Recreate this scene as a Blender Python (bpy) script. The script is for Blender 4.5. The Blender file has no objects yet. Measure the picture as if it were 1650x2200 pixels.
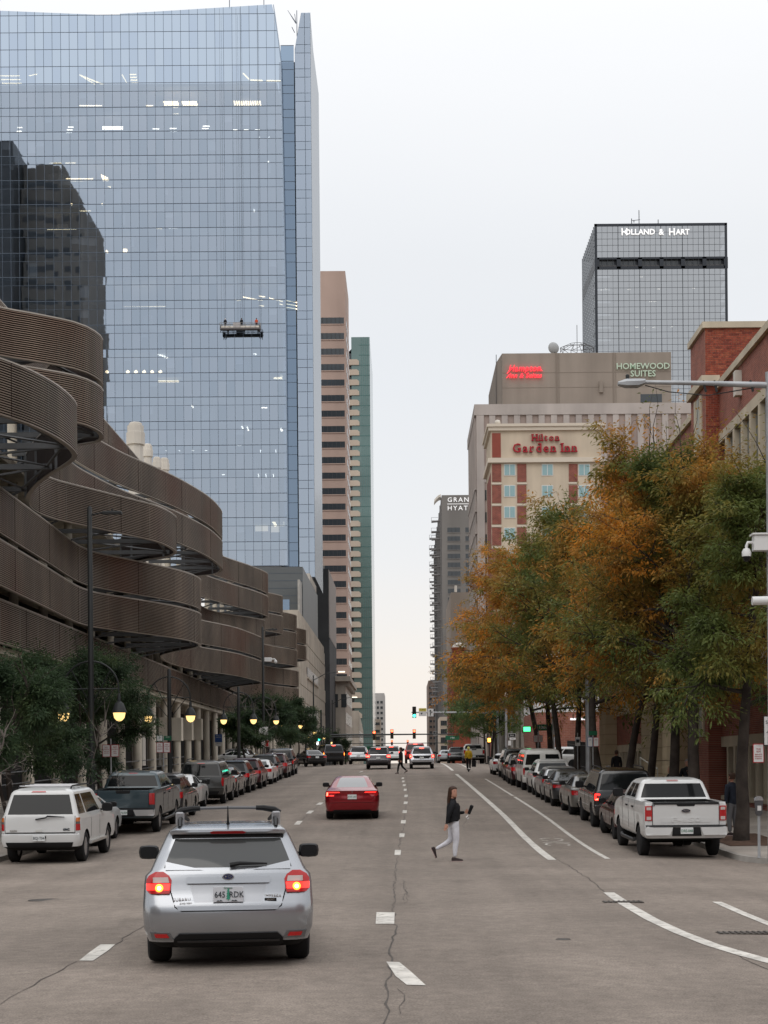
import bpy, bmesh, math, random
import numpy as np
from mathutils import Vector, Matrix

# ------------------------------------------------------------------ camera, sky, sun, exposure
sc = bpy.context.scene
COL = sc.collection
random.seed(7)
R = math.radians
FPX, PX, PY, CZ, ROLL = 3400.0, 868.0, 1640.0, 2.0, R(0.5)   # focal length, vanishing point (photo pixels), eye height

cam_d = bpy.data.cameras.new('camera')
cam = bpy.data.objects.new('camera', cam_d)
COL.objects.link(cam)
cam.location = (0, 0, CZ)
cam.rotation_euler = (math.pi / 2, ROLL, 0)
cam_d.sensor_width = 36
cam_d.lens = FPX * 36 / 2200
cam_d.shift_x = (825 - PX) / 2200
cam_d.shift_y = (PY - 1100) / 2200
cam_d.clip_start, cam_d.clip_end = 0.5, 9000
sc.camera = cam

world = bpy.data.worlds.new('World')
sc.world = world
world.use_nodes = True
wn, wl = world.node_tree.nodes, world.node_tree.links
wn.clear()
out = wn.new('ShaderNodeOutputWorld')
bg = wn.new('ShaderNodeBackground')
wl.new(bg.outputs[0], out.inputs[0])
SUN_EL, SUN_AZ = R(48), R(200)
sky = wn.new('ShaderNodeTexSky')
sky.sky_type = 'NISHITA'
sky.sun_disc = False
sky.sun_elevation = SUN_EL
sky.sun_rotation = SUN_AZ
skym = wn.new('ShaderNodeMix'); skym.data_type = 'RGBA'; skym.blend_type = 'MULTIPLY'
skym.inputs[0].default_value = 1.0
wl.new(sky.outputs[0], skym.inputs[6]); skym.inputs[7].default_value = (0.08, 0.08, 0.08, 1)
tc = wn.new('ShaderNodeTexCoord')
sep = wn.new('ShaderNodeSeparateXYZ')
wl.new(tc.outputs['Generated'], sep.inputs[0])
# thin uneven cloud deck: shift the elevation a little with noise
mp = wn.new('ShaderNodeMapping'); mp.inputs['Scale'].default_value = (1.5, 1.5, 7.0)
wl.new(tc.outputs['Generated'], mp.inputs[0])
nz = wn.new('ShaderNodeTexNoise'); nz.inputs['Scale'].default_value = 1.6; nz.inputs['Detail'].default_value = 5
wl.new(mp.outputs[0], nz.inputs['Vector'])
ma = wn.new('ShaderNodeMath'); ma.operation = 'MULTIPLY_ADD'
wl.new(nz.outputs[0], ma.inputs[0]); ma.inputs[1].default_value = 0.16
ma2 = wn.new('ShaderNodeMath'); ma2.operation = 'SUBTRACT'
wl.new(sep.outputs[2], ma2.inputs[0]); ma2.inputs[1].default_value = 0.08
wl.new(ma2.outputs[0], ma.inputs[2])
ramp = wn.new('ShaderNodeValToRGB')
cr = ramp.color_ramp
cr.elements[0].position, cr.elements[0].color = 0.0, (0.97, 0.87, 0.78, 1)
cr.elements[1].position, cr.elements[1].color = 1.0, (0.97, 0.97, 0.98, 1)
for p, c in ((0.05, (0.94, 0.885, 0.835)), (0.13, (0.88, 0.875, 0.875)), (0.24, (0.845, 0.865, 0.89)), (0.42, (0.915, 0.92, 0.93))):
    e = cr.elements.new(p); e.color = (*c, 1)
wl.new(ma.outputs[0], ramp.inputs[0])
mix = wn.new('ShaderNodeMix'); mix.data_type = 'RGBA'; mix.inputs[0].default_value = 0.90
wl.new(skym.outputs[2], mix.inputs[6]); wl.new(ramp.outputs[0], mix.inputs[7])
wl.new(mix.outputs[2], bg.inputs[0])
# an overcast sky grows brighter towards the zenith
mr = wn.new('ShaderNodeMapRange')
wl.new(sep.outputs[2], mr.inputs[0])
mr.inputs[1].default_value, mr.inputs[2].default_value = 0.30, 1.0
mr.inputs[3].default_value, mr.inputs[4].default_value = 1.06, 1.75
wl.new(mr.outputs[0], bg.inputs[1])

sun_d = bpy.data.lights.new('sun', 'SUN')
sun = bpy.data.objects.new('sun', sun_d)
COL.objects.link(sun)
sun_d.energy, sun_d.angle, sun_d.color = 0.6, R(40), (1.0, 0.95, 0.88)
_sd = Vector((math.sin(SUN_AZ) * math.cos(SUN_EL), math.cos(SUN_AZ) * math.cos(SUN_EL), math.sin(SUN_EL)))
sun.rotation_euler = _sd.to_track_quat('Z', 'Y').to_euler()

vs = sc.view_settings
vs.view_transform, vs.look, vs.exposure, vs.gamma = 'Standard', 'None', 0.0, 1.0
vs.use_curve_mapping = False
sc.render.engine = 'CYCLES'
sc.cycles.use_denoising = True
sc.cycles.max_bounces = 8
sc.cycles.transparent_max_bounces = 12
sc.cycles.caustics_reflective = sc.cycles.caustics_refractive = False

# ------------------------------------------------------------------ helpers
def P(x, y, d):
    """photo pixel (1650x2200) at street distance d -> world point"""
    up, vp = x - PX, PY - y
    c, s = math.cos(ROLL), math.sin(ROLL)
    u, v = up * c + vp * s, -up * s + vp * c
    return Vector((u * d / FPX, d, CZ + v * d / FPX))
def PXx(x, y, d): return P(x, y, d).x
def PZ(x, y, d): return P(x, y, d).z

_py = np.array([-400, -40, 0, 10, 16, 26, 38, 46, 54, 68, 90, 108, 119, 135, 150, 170, 200, 260, 400, 700, 1500, 6000.])
_pz = np.array([-2.05, -2.0, -2.0, -2.02, -2.06, -2.18, -2.33, -2.18, -1.90, -1.56, -1.06, -0.68, -0.40, -0.10, 0.02, -0.05, -0.45, -1.7, -4.2, -8, -16, -40.])
_yy = np.concatenate([np.arange(-400, 400, 1.0), np.arange(400, 6001, 20.0)])
_zz = np.interp(_yy, _py, _pz)
_k = np.hanning(15); _k /= _k.sum()
_zs = np.convolve(np.pad(_zz[:800], 7, mode='edge'), _k, 'valid')
_zz[:800] = _zs
def zc(Y): return float(np.interp(Y, _yy, _zz))
def gz(X, Y): return CZ + zc(Y) - 0.0022 * min(abs(X), 8.2) ** 2
KERB = 0.13
def sz(X, Y): return gz(X, Y) + KERB      # sidewalk level

def link(o): COL.objects.link(o); return o
def thing(name, label, cat, loc=(0, 0, 0), rz=0.0, group=None, rx=0.0):
    o = bpy.data.objects.new(name, None)
    o.empty_display_size = 0.2
    o.location = loc; o.rotation_euler = (rx, 0, rz)
    tag(o, label, cat, group)
    return link(o)
def tag(o, label=None, cat=None, group=None, kind=None):
    if label: o['label'] = label
    if cat: o['category'] = cat
    if group: o['group'] = group
    if kind: o['kind'] = kind
    return o
def copy_tree(o, parent=None):
    c = o.copy(); link(c); c.parent = parent
    for ch in o.children: copy_tree(ch, c)
    return c

class MB:
    """collects geometry for one mesh object"""
    def __init__(self): self.v, self.f, self.m = [], [], []
    def add(self, vs, fs, mi=0):
        b = len(self.v)
        self.v += [tuple(p) for p in vs]
        self.f += [tuple(b + i for i in f) for f in fs]
        self.m += [mi] * len(fs)
        return self
    def box(self, x0, x1, y0, y1, z0, z1, mi=0):
        if x0 > x1: x0, x1 = x1, x0
        if y0 > y1: y0, y1 = y1, y0
        if z0 > z1: z0, z1 = z1, z0
        v = [(x0, y0, z0), (x1, y0, z0), (x1, y1, z0), (x0, y1, z0), (x0, y0, z1), (x1, y0, z1), (x1, y1, z1), (x0, y1, z1)]
        return self.add(v, [(3, 2, 1, 0), (4, 5, 6, 7), (0, 1, 5, 4), (1, 2, 6, 5), (2, 3, 7, 6), (3, 0, 4, 7)], mi)
    def rbox(self, x0, x1, y0, y1, z0, z1, b, mi=0):
        """box with the vertical and upper edges chamfered"""
        def ring(i, z): return [(x0 + i, y0, z), (x1 - i, y0, z), (x1, y0 + i, z), (x1, y1 - i, z), (x1 - i, y1, z), (x0 + i, y1, z), (x0, y1 - i, z), (x0, y0 + i, z)]
        def ins(z, e): return [(x0 + b + e, y0 + e, z), (x1 - b - e, y0 + e, z), (x1 - e, y0 + b + e, z), (x1 - e, y1 - b - e, z), (x1 - b - e, y1 - e, z), (x0 + b + e, y1 - e, z), (x0 + e, y1 - b - e, z), (x0 + e, y0 + b + e, z)]
        return self.loft([ins(z0, 0), ins(z1 - b, 0), ins(z1, b * .8)], mi=mi)
    def loft(self, rings, caps=True, mi=0, closed=True):
        n = len(rings[0]); vs = [p for r in rings for p in r]; fs = []
        for i in range(len(rings) - 1):
            for j in range(n if closed else n - 1):
                a, b2 = i * n + j, i * n + (j + 1) % n
                fs.append((a, b2, b2 + n, a + n))
        if caps:
            fs.append(tuple(reversed(range(n)))); fs.append(tuple(range((len(rings) - 1) * n, len(rings) * n)))
        return self.add(vs, fs, mi)
    def prism(self, poly, axis, a, b, mi=0):
        """extrude a 2-D polygon; axis 0/1/2 is the extrusion axis"""
        def pt(p, h):
            return (h, p[0], p[1]) if axis == 0 else (p[0], h, p[1]) if axis == 1 else (p[0], p[1], h)
        n = len(poly)
        area = sum(poly[i][0] * poly[(i + 1) % n][1] - poly[(i + 1) % n][0] * poly[i][1] for i in range(n))
        if (area < 0) != (axis == 1): poly = poly[::-1]
        return self.loft([[pt(p, a) for p in poly], [pt(p, b) for p in poly]], mi=mi)
    def path(self, pts, radii, n=8, mi=0, caps=True):
        pts = [Vector(p) for p in pts]
        if not hasattr(radii, '__len__'): radii = [radii] * len(pts)
        rings = []; ref = None
        for i, p in enumerate(pts):
            t = (pts[min(i + 1, len(pts) - 1)] - pts[max(i - 1, 0)]).normalized()
            if ref is None: ref = Vector((1, 0, 0)) if abs(t.x) < .8 else Vector((0, 1, 0))
            u = (ref - t * ref.dot(t)).normalized(); ref = u; w = t.cross(u)
            rings.append([p + (u * math.cos(a) + w * math.sin(a)) * radii[i] for a in (2 * math.pi * k / n for k in range(n))])
        return self.loft(rings, caps, mi)
    def lathe(self, prof, n=16, c=(0, 0, 0), axis=2, mi=0):
        rings = []
        for r, h in prof:
            ring = []
            for k in range(n):
                a = 2 * math.pi * k / n; q = (r * math.cos(a), r * math.sin(a))
                p = (q[0], q[1], h) if axis == 2 else (h, q[0], q[1]) if axis == 0 else (q[1], h, q[0])
                ring.append((p[0] + c[0], p[1] + c[1], p[2] + c[2]))
            rings.append(ring)
        return self.loft(rings, mi=mi)
    def build(self, name, mats, parent=None, smooth=None, world=False):
        me = bpy.data.meshes.new(name)
        v = self.v
        if world and parent is not None:
            L = parent.location if parent.parent is None else parent.parent.location
            if parent.parent is not None: L = Vector(L) + Vector(parent.location)
            v = [(p[0] - L[0], p[1] - L[1], p[2] - L[2]) for p in v]
        me.from_pydata(v, [], self.f)
        if not isinstance(mats, (list, tuple)): mats = [mats]
        for m in mats: me.materials.append(m)
        if len(mats) > 1: me.polygons.foreach_set('material_index', self.m)
        if smooth is not None:
            me.polygons.foreach_set('use_smooth', [True] * len(me.polygons))
            me.set_sharp_from_angle(angle=R(smooth))
        me.update()
        o = link(bpy.data.objects.new(name, me))
        o.parent = parent
        return o

def inst(src, name, parent, loc=(0, 0, 0), rot=(0, 0, 0), scale=(1, 1, 1), mat=None):
    """another object on the same mesh data"""
    o = bpy.data.objects.new(name, src); link(o)
    o.parent = parent; o.location = loc; o.rotation_euler = rot; o.scale = scale
    if mat: o.material_slots[0].link = 'OBJECT'; o.material_slots[0].material = mat
    return o

# ------------------------------------------------------------------ materials
MATS = {}
def mat(name, col, rough=.6, metal=0.0, var=None, bump=None, emit=None, spec=.5, coat=0.0, streak=None):
    """procedural Principled material; var=(scale, amount), bump=(scale, strength), streak=(scale, amount) vertical weathering"""
    if name in MATS: return MATS[name]
    if spec == .5 and rough >= .45 and metal < .2: spec = .22      # dusty matt surfaces carry little sheen
    m = bpy.data.materials.new(name); m.use_nodes = True
    nt = m.node_tree; b = nt.nodes['Principled BSDF']
    b.inputs['Base Color'].default_value = (*col, 1)
    b.inputs['Roughness'].default_value = rough
    b.inputs['Metallic'].default_value = metal
    b.inputs['Specular IOR Level'].default_value = spec
    b.inputs['Coat Weight'].default_value = coat
    b.inputs['Coat Roughness'].default_value = .04
    tcn = None
    def coords():
        nonlocal tcn
        if tcn is None:
            tcn = nt.nodes.new('ShaderNodeNewGeometry')
        return tcn.outputs['Position']
    last = None
    def darken(fac_socket, lo, hi):
        nonlocal last
        r = nt.nodes.new('ShaderNodeMapRange'); nt.links.new(fac_socket, r.inputs[0])
        r.inputs[1].default_value, r.inputs[2].default_value = .3, .7
        r.inputs[3].default_value, r.inputs[4].default_value = lo, hi
        mx = nt.nodes.new('ShaderNodeMix'); mx.data_type = 'RGBA'; mx.blend_type = 'MULTIPLY'; mx.inputs[0].default_value = 1
        if last: nt.links.new(last, mx.inputs[6])
        else: mx.inputs[6].default_value = (*col, 1)
        nt.links.new(r.outputs[0], mx.inputs[7]); last = mx.outputs[2]
    for spec_, sx in ((var, (1, 1, 1)), (streak, (1, 1, .08))):
        if spec_:
            mpn = nt.nodes.new('ShaderNodeMapping'); mpn.inputs['Scale'].default_value = sx
            nt.links.new(coords(), mpn.inputs[0])
            n = nt.nodes.new('ShaderNodeTexNoise'); n.inputs['Scale'].default_value = spec_[0]; n.inputs['Detail'].default_value = 6
            nt.links.new(mpn.outputs[0], n.inputs['Vector'])
            darken(n.outputs[0], 1 - spec_[1], 1 + spec_[1])
    if last: nt.links.new(last, b.inputs['Base Color'])
    if bump:
        n = nt.nodes.new('ShaderNodeTexNoise'); n.inputs['Scale'].default_value = bump[0]; n.inputs['Detail'].default_value = 4
        nt.links.new(coords(), n.inputs['Vector'])
        bp = nt.nodes.new('ShaderNodeBump'); bp.inputs['Strength'].default_value = bump[1]; bp.inputs['Distance'].default_value = .02
        nt.links.new(n.outputs[0], bp.inputs['Height']); nt.links.new(bp.outputs[0], b.inputs['Normal'])
    if emit:
        b.inputs['Emission Color'].default_value = (*emit[0], 1)
        b.inputs['Emission Strength'].default_value = emit[1]
    MATS[name] = m
    return m

def glass_mat(name, tint, refl, through, wob=0.0, wob_scale=.6):
    """facade glass: part mirror, part see-through"""
    m = bpy.data.materials.new(name); m.use_nodes = True
    nt = m.node_tree; nt.nodes.clear()
    o = nt.nodes.new('ShaderNodeOutputMaterial')
    g = nt.nodes.new('ShaderNodeBsdfGlossy'); g.inputs[0].default_value = (*tint, 1); g.inputs['Roughness'].default_value = .015
    t = nt.nodes.new('ShaderNodeBsdfTransparent'); t.inputs[0].default_value = (*through, 1)
    mx = nt.nodes.new('ShaderNodeMixShader'); mx.inputs[0].default_value = refl
    nt.links.new(t.outputs[0], mx.inputs[1]); nt.links.new(g.outputs[0], mx.inputs[2]); nt.links.new(mx.outputs[0], o.inputs[0])
    if wob:
        geo = nt.nodes.new('ShaderNodeNewGeometry')
        n = nt.nodes.new('ShaderNodeTexNoise'); n.inputs['Scale'].default_value = wob_scale; n.inputs['Detail'].default_value = 2
        nt.links.new(geo.outputs['Position'], n.inputs['Vector'])
        bp = nt.nodes.new('ShaderNodeBump'); bp.inputs['Strength'].default_value = wob; bp.inputs['Distance'].default_value = .05
        nt.links.new(n.outputs[0], bp.inputs['Height']); nt.links.new(bp.outputs[0], g.inputs['Normal'])
    return m

def emis(name, col, s): return mat(name, tuple(c * .8 for c in col), .4, emit=(col, s))

def brick_mat(name, c1, c2, mortar, axes, bw=.215, bh=.073):
    """brickwork for walls too oblique to pick the bricks apart; axes = which world axes run along / up"""
    m = bpy.data.materials.new(name); m.use_nodes = True
    nt = m.node_tree; b = nt.nodes['Principled BSDF']; b.inputs['Roughness'].default_value = .85
    geo = nt.nodes.new('ShaderNodeNewGeometry'); s = nt.nodes.new('ShaderNodeSeparateXYZ'); c = nt.nodes.new('ShaderNodeCombineXYZ')
    nt.links.new(geo.outputs['Position'], s.inputs[0])
    nt.links.new(s.outputs[axes[0]], c.inputs[0]); nt.links.new(s.outputs[axes[1]], c.inputs[1])
    t = nt.nodes.new('ShaderNodeTexBrick')
    nt.links.new(c.outputs[0], t.inputs['Vector'])
    t.inputs['Scale'].default_value = 1; t.inputs['Brick Width'].default_value = bw; t.inputs['Row Height'].default_value = bh
    t.inputs['Mortar Size'].default_value = .007; t.inputs['Mortar Smooth'].default_value = .2
    t.inputs['Color1'].default_value = (*c1, 1); t.inputs['Color2'].default_value = (*c2, 1); t.inputs['Mortar'].default_value = (*mortar, 1)
    n = nt.nodes.new('ShaderNodeTexNoise'); n.inputs['Scale'].default_value = 1.3; n.inputs['Detail'].default_value = 5
    nt.links.new(geo.outputs['Position'], n.inputs['Vector'])
    r = nt.nodes.new('ShaderNodeMapRange'); nt.links.new(n.outputs[0], r.inputs[0])
    r.inputs[1].default_value, r.inputs[2].default_value, r.inputs[3].default_value, r.inputs[4].default_value = .3, .7, .8, 1.15
    mx = nt.nodes.new('ShaderNodeMix'); mx.data_type = 'RGBA'; mx.blend_type = 'MULTIPLY'; mx.inputs[0].default_value = 1
    nt.links.new(t.outputs[0], mx.inputs[6]); nt.links.new(r.outputs[0], mx.inputs[7])
    nt.links.new(mx.outputs[2], b.inputs['Base Color'])
    bp = nt.nodes.new('ShaderNodeBump'); bp.invert = True; bp.inputs['Strength'].default_value = .6; bp.inputs['Distance'].default_value = .01
    nt.links.new(t.outputs['Fac'], bp.inputs['Height']); nt.links.new(bp.outputs[0], b.inputs['Normal'])
    return m

def text(name, s, size, loc, m, parent=None, depth=.02, rot=(math.pi / 2, 0, 0), bold=0.0, align='CENTER', sx=1.0, world=False, spacing=1.0):
    c = bpy.data.curves.new(name, 'FONT')
    c.body = s; c.size = size; c.align_x = align; c.align_y = 'CENTER'; c.extrude = depth / 2; c.offset = bold; c.space_character = spacing
    c.resolution_u = 2
    t = bpy.data.objects.new(name, c)
    me = bpy.data.meshes.new_from_object(t)
    bpy.data.objects.remove(t); bpy.data.curves.remove(c)
    me.name = name; me.materials.clear(); me.materials.append(m)
    o = link(bpy.data.objects.new(name, me))
    if world and parent is not None:
        loc = Vector(loc) - parent.location
    o.location = loc; o.rotation_euler = rot; o.scale = (sx, 1, 1)
    o.parent = parent
    return o
# ------------------------------------------------------------------ ground, road, pavements, markings
def G(x, y):
    """photo pixel -> point on the road surface"""
    lo, hi = 6.0, 145.0
    f = lambda d: P(x, y, d).z - gz(P(x, y, d).x, d)
    d = lo
    while d < hi and f(d) > 0: d += .05
    p = P(x, y, d); return (p.x, p.y)

def asphalt():
    m = bpy.data.materials.new('asphalt'); m.use_nodes = True
    nt = m.node_tree; b = nt.nodes['Principled BSDF']; b.inputs['Roughness'].default_value = .85; b.inputs['Specular IOR Level'].default_value = .22
    geo = nt.nodes.new('ShaderNodeNewGeometry')
    def noise(scale, sc3, det, rough=.5):
        mpn = nt.nodes.new('ShaderNodeMapping'); mpn.inputs['Scale'].default_value = sc3
        nt.links.new(geo.outputs['Position'], mpn.inputs[0])
        n = nt.nodes.new('ShaderNodeTexNoise'); n.inputs['Scale'].default_value = scale; n.inputs['Detail'].default_value = det; n.inputs['Roughness'].default_value = rough
        nt.links.new(mpn.outputs[0], n.inputs['Vector']); return n.outputs[0]
    def rng(s, a, b_, lo, hi):
        r = nt.nodes.new('ShaderNodeMapRange'); nt.links.new(s, r.inputs[0])
        for i, v in enumerate((a, b_, lo, hi)): r.inputs[i + 1].default_value = v
        return r.outputs[0]
    def mul(a, b_):
        x = nt.nodes.new('ShaderNodeMath'); x.operation = 'MULTIPLY'; nt.links.new(a, x.inputs[0]); nt.links.new(b_, x.inputs[1]); return x.outputs[0]
    grain = rng(noise(55, (1, 1, 1), 3, .7), .28, .72, .58, 1.46)
    blotch = rng(noise(.35, (1, 1, 1), 5), .3, .7, .86, 1.12)
    lanes = rng(noise(.75, (1, .03, 1), 4), .32, .68, .82, 1.12)      # wear along the lanes
    cross = rng(noise(.22, (.12, 1.6, 1), 5, .65), .35, .75, 1.03, .91)  # old joints and repairs across
    mottle = rng(noise(5.5, (1, 1, 1), 4, .65), .3, .7, .84, 1.16)
    oil = rng(noise(1.1, (1, .35, 1), 4, .6), .60, .76, 1.0, .74)       # drips and old stains
    tot = mul(mul(mul(grain, blotch), mul(lanes, cross)), mul(mottle, oil))
    mx = nt.nodes.new('ShaderNodeMix'); mx.data_type = 'RGBA'; mx.blend_type = 'MULTIPLY'; mx.inputs[0].default_value = 1
    mx.inputs[6].default_value = (.216, .182, .155, 1); nt.links.new(tot, mx.inputs[7]); nt.links.new(mx.outputs[2], b.inputs['Base Color'])
    bp = nt.nodes.new('ShaderNodeBump'); bp.inputs['Strength'].default_value = .5; bp.inputs['Distance'].default_value = .008
    nt.links.new(grain, bp.inputs['Height']); nt.links.new(bp.outputs[0], b.inputs['Normal'])
    return m
ASPH = asphalt()
CONC = mat('sidewalk_concrete', (.36, .325, .29), .85, var=(.7, .18), bump=(40, .3))
KERBM = mat('kerb_stone', (.33, .31, .285), .8, var=(1.5, .2), bump=(30, .3))
PAINT = mat('road_paint', (.58, .555, .51), .7, var=(3.0, .22), bump=(60, .4))
_nt = PAINT.node_tree; _b = _nt.nodes['Principled BSDF']; _src = _b.inputs['Base Color'].links[0].from_socket      # the paint is worn through in places
_g = _nt.nodes.new('ShaderNodeNewGeometry'); _n = _nt.nodes.new('ShaderNodeTexNoise'); _n.inputs['Scale'].default_value = 7.0; _n.inputs['Detail'].default_value = 8; _n.inputs['Roughness'].default_value = .75; _nt.links.new(_g.outputs['Position'], _n.inputs['Vector'])
_r = _nt.nodes.new('ShaderNodeMapRange'); _nt.links.new(_n.outputs[0], _r.inputs[0]); _r.inputs[1].default_value, _r.inputs[2].default_value, _r.inputs[3].default_value, _r.inputs[4].default_value = .53, .64, 0, .85
_m = _nt.nodes.new('ShaderNodeMix'); _m.data_type = 'RGBA'; _nt.links.new(_r.outputs[0], _m.inputs[0]); _nt.links.new(_src, _m.inputs[6]); _m.inputs[7].default_value = (.21, .18, .155, 1); _nt.links.new(_m.outputs[2], _b.inputs['Base Color'])
TAR = mat('crack_tar', (.075, .064, .056), .7, var=(6, .3))
IRON = mat('cast_iron', (.09, .08, .072), .55, .6, var=(8, .3))
SOIL = mat('planting_soil', (.10, .062, .045), .95, var=(5, .35), bump=(30, .8))

ys = list(np.arange(-60, 160, 2.0)) + list(np.arange(160, 420, 10.0)) + [450, 520, 620, 760, 950, 1300, 2000, 3500, 6000]
xs = [-4000, -600, -150, -40, -16, -10.3, -8.2, -6, -4, -2, 0, 2, 4, 6, 8.2, 13, 40, 150, 600, 4000]
vv = [(x, y, gz(x, y)) for y in ys for x in xs]
nx = len(xs)
ff = [(j * nx + i, j * nx + i + 1, (j + 1) * nx + i + 1, (j + 1) * nx + i) for j in range(len(ys) - 1) for i in range(nx - 1)]
road = MB().add(vv, ff).build('road', ASPH, smooth=60)
tag(road, 'grey brown asphalt road running straight uphill', 'road', kind='structure')

def slab(name, y0, y1, inner, outer, label):
    """raised pavement; inner(Y) is the kerb line, outer the building line"""
    yl = list(np.arange(y0, min(y0 + 4, y1), .25)) + list(np.arange(min(y0 + 4, y1), y1, 2.0)) + [y1]
    s = 1 if outer > 0 else -1
    a, k = MB(), MB()
    top, kb = [], []
    for y in yl:
        xi = inner(y)
        top.append([(xi + s * .16, y, sz(xi, y)), (outer, y, sz(xi, y) + .03)])
        kb.append([(xi, y, gz(xi, y) - .05), (xi + s * .02, y, sz(xi, y) + .004), (xi + s * .16, y, sz(xi, y) + .004), (xi + s * .16, y, gz(xi, y) - .05)])
    for r in (top, kb):
        if s < 0:
            for i in range(len(r)): r[i] = r[i][::-1]
    a.loft(top, caps=False, closed=False)
    a.f = [tuple(reversed(f)) for f in a.f]
    # closing edge towards the crossing
    e = top[0]; a.add([e[0], e[1], (e[1][0], e[1][1], e[1][2] - .2), (e[0][0], e[0][1], e[0][2] - .2)], [(0, 1, 2, 3)])
    k.loft(kb)
    o = a.build(name, CONC); tag(o, label, 'sidewalk', kind='structure')
    k.build('kerb', KERBM, o, smooth=30)
    return o
def r_in(y): return 8.1 if y > 39.0 else 8.1 + 3.6 * (1 - math.sqrt(max(0, 1 - ((39.0 - y) / 3.6) ** 2)))
side_r = slab('sidewalk', 35.6, 128, r_in, 13.4, 'pale concrete sidewalk in front of the brick building')
side_l = slab('sidewalk', 34, 131, lambda y: -10.3 if y < 128 else -10.3 - (y - 128) * .5, -18, 'concrete sidewalk under the slatted parking garage')
slab('sidewalk', 150, 420, lambda y: 8.1, 13, 'far concrete sidewalk beyond the crossing by the hotels')
slab('sidewalk', 150, 420, lambda y: -10.3, -15, 'far concrete sidewalk beyond the crossing below the glass tower')
# joints between the pavement flags
j = MB()
for y in np.arange(37, 128, 1.5):
    xi = r_in(y); z = sz(xi, y) + .003
    j.add([(xi + .2, y - .008, z), (13.2, y - .008, z + .03), (13.2, y + .008, z + .03), (xi + .2, y + .008, z)], [(0, 1, 2, 3)])
o = j.build('slab_joint', mat('joint_dark', (.12, .11, .1), .9), side_r); o['kind'] = 'stuff'
# planting strips round the street trees and the tactile plate on the corner ramp
for y0, y1 in ((41.8, 46.5), (49, 57), (59, 67), (74, 80), (83, 96), (103, 108)):
    MB().add([(8.6, y0, sz(8.1, y0) + .012), (10.3, y0, sz(8.1, y0) + .02), (10.3, y1, sz(8.1, y1) + .02), (8.6, y1, sz(8.1, y1) + .012)], [(0, 1, 2, 3)]).build('planting_strip', SOIL, side_r)
t = MB()
for i in range(6):
    for k in range(5):
        x, y = 8.95 + i * .3, 37.0 + k * .25
        t.box(x, x + .28, y, y + .23, sz(8.1, 37.2), sz(8.1, 37.2) + .03)
o = t.build('tactile_paving', mat('tactile_red', (.20, .085, .06), .8, var=(4, .25)), side_r); o['kind'] = 'stuff'

def strip(name, pts, width, m=PAINT, jitter=0.0, lift=.004, broken=0.0, label=None):
    """ribbon lying on the road along pts [(X, Y)]"""
    dense = []
    for (a, b) in zip(pts[:-1], pts[1:]):
        n = max(1, int(math.dist(a, b) / (.35 if jitter else 1.0)))
        dense += [(a[0] + (b[0] - a[0]) * k / n, a[1] + (b[1] - a[1]) * k / n) for k in range(n)]
    dense.append(pts[-1])
    mb = MB(); L, Rr = [], []
    rnd = random.Random(len(pts) + int(pts[0][1] * 10))
    for i, p in enumerate(dense):
        a, b = dense[max(0, i - 1)], dense[min(len(dense) - 1, i + 1)]
        dx, dy = b[0] - a[0], b[1] - a[1]; l = math.hypot(dx, dy) or 1
        nx_, ny_ = -dy / l, dx / l
        jx = rnd.uniform(-1, 1) * jitter
        w = width / 2 * (1 + (rnd.uniform(-.6, .5) if jitter else rnd.uniform(-.06, .06)))
        for s, arr in ((1, L), (-1, Rr)):
            q = (p[0] + nx_ * (w * s + jx), p[1] + ny_ * (w * s + jx)); arr.append((q[0], q[1], gz(*q) + lift))
    n = len(L)
    mb.add(L + Rr, [(i, n + i, n + i + 1, i + 1) for i in range(n - 1) if not (broken and rnd.random() < broken)])
    o = mb.build(name, m); o['kind'] = 'structure'
    if label: o['label'] = label
    return o
def patch(name, px, m=PAINT, lift=.005):
    q = [G(*p) for p in px]
    o = MB().add([(a, b, gz(a, b) + lift) for a, b in q], [tuple(range(len(q)))]).build(name, m); o['kind'] = 'structure'
    return o
# centre-lane dashes
patch('lane_marking', [(830, 2068), (858, 2068), (884, 2090), (915, 2118), (874, 2118), (850, 2098)])
patch('lane_marking', [(809, 1961), (848, 1961), (847, 1986), (807, 1986)])
for x, y, w, h in ((855, 1832, 13, 11), (864, 1795, 11, 8), (867, 1766, 10, 7), (870, 1744, 9, 6), (872, 1725, 8, 5.5), (873, 1710, 7, 5), (871, 1697, 6, 4.5), (869, 1687, 6, 4), (867, 1679, 5, 3.5), (866, 1672, 5, 3)):
    patch('lane_marking', [(x - w / 2, y - h / 2), (x + w / 2, y - h / 2), (x + w / 2 - 1, y + h / 2), (x - w / 2 - 1, y + h / 2)])
# left-lane dashes
patch('lane_marking', [(216, 2030), (247, 2030), (233, 2043), (200, 2065), (170, 2065), (190, 2049)])
for x, y, w, h in ((641, 1768, 13, 8), (666, 1745, 12, 6), (687, 1727, 11, 5), (742, 1680, 8, 4), (757, 1669, 6, 3), (776, 1658, 5, 2.4)):
    patch('lane_marking', [(x - w / 2 + 4, y - h / 2), (x + w / 2 + 3, y - h / 2), (x + w / 2 - 4, y + h / 2), (x - w / 2 - 3, y + h / 2)])
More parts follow.
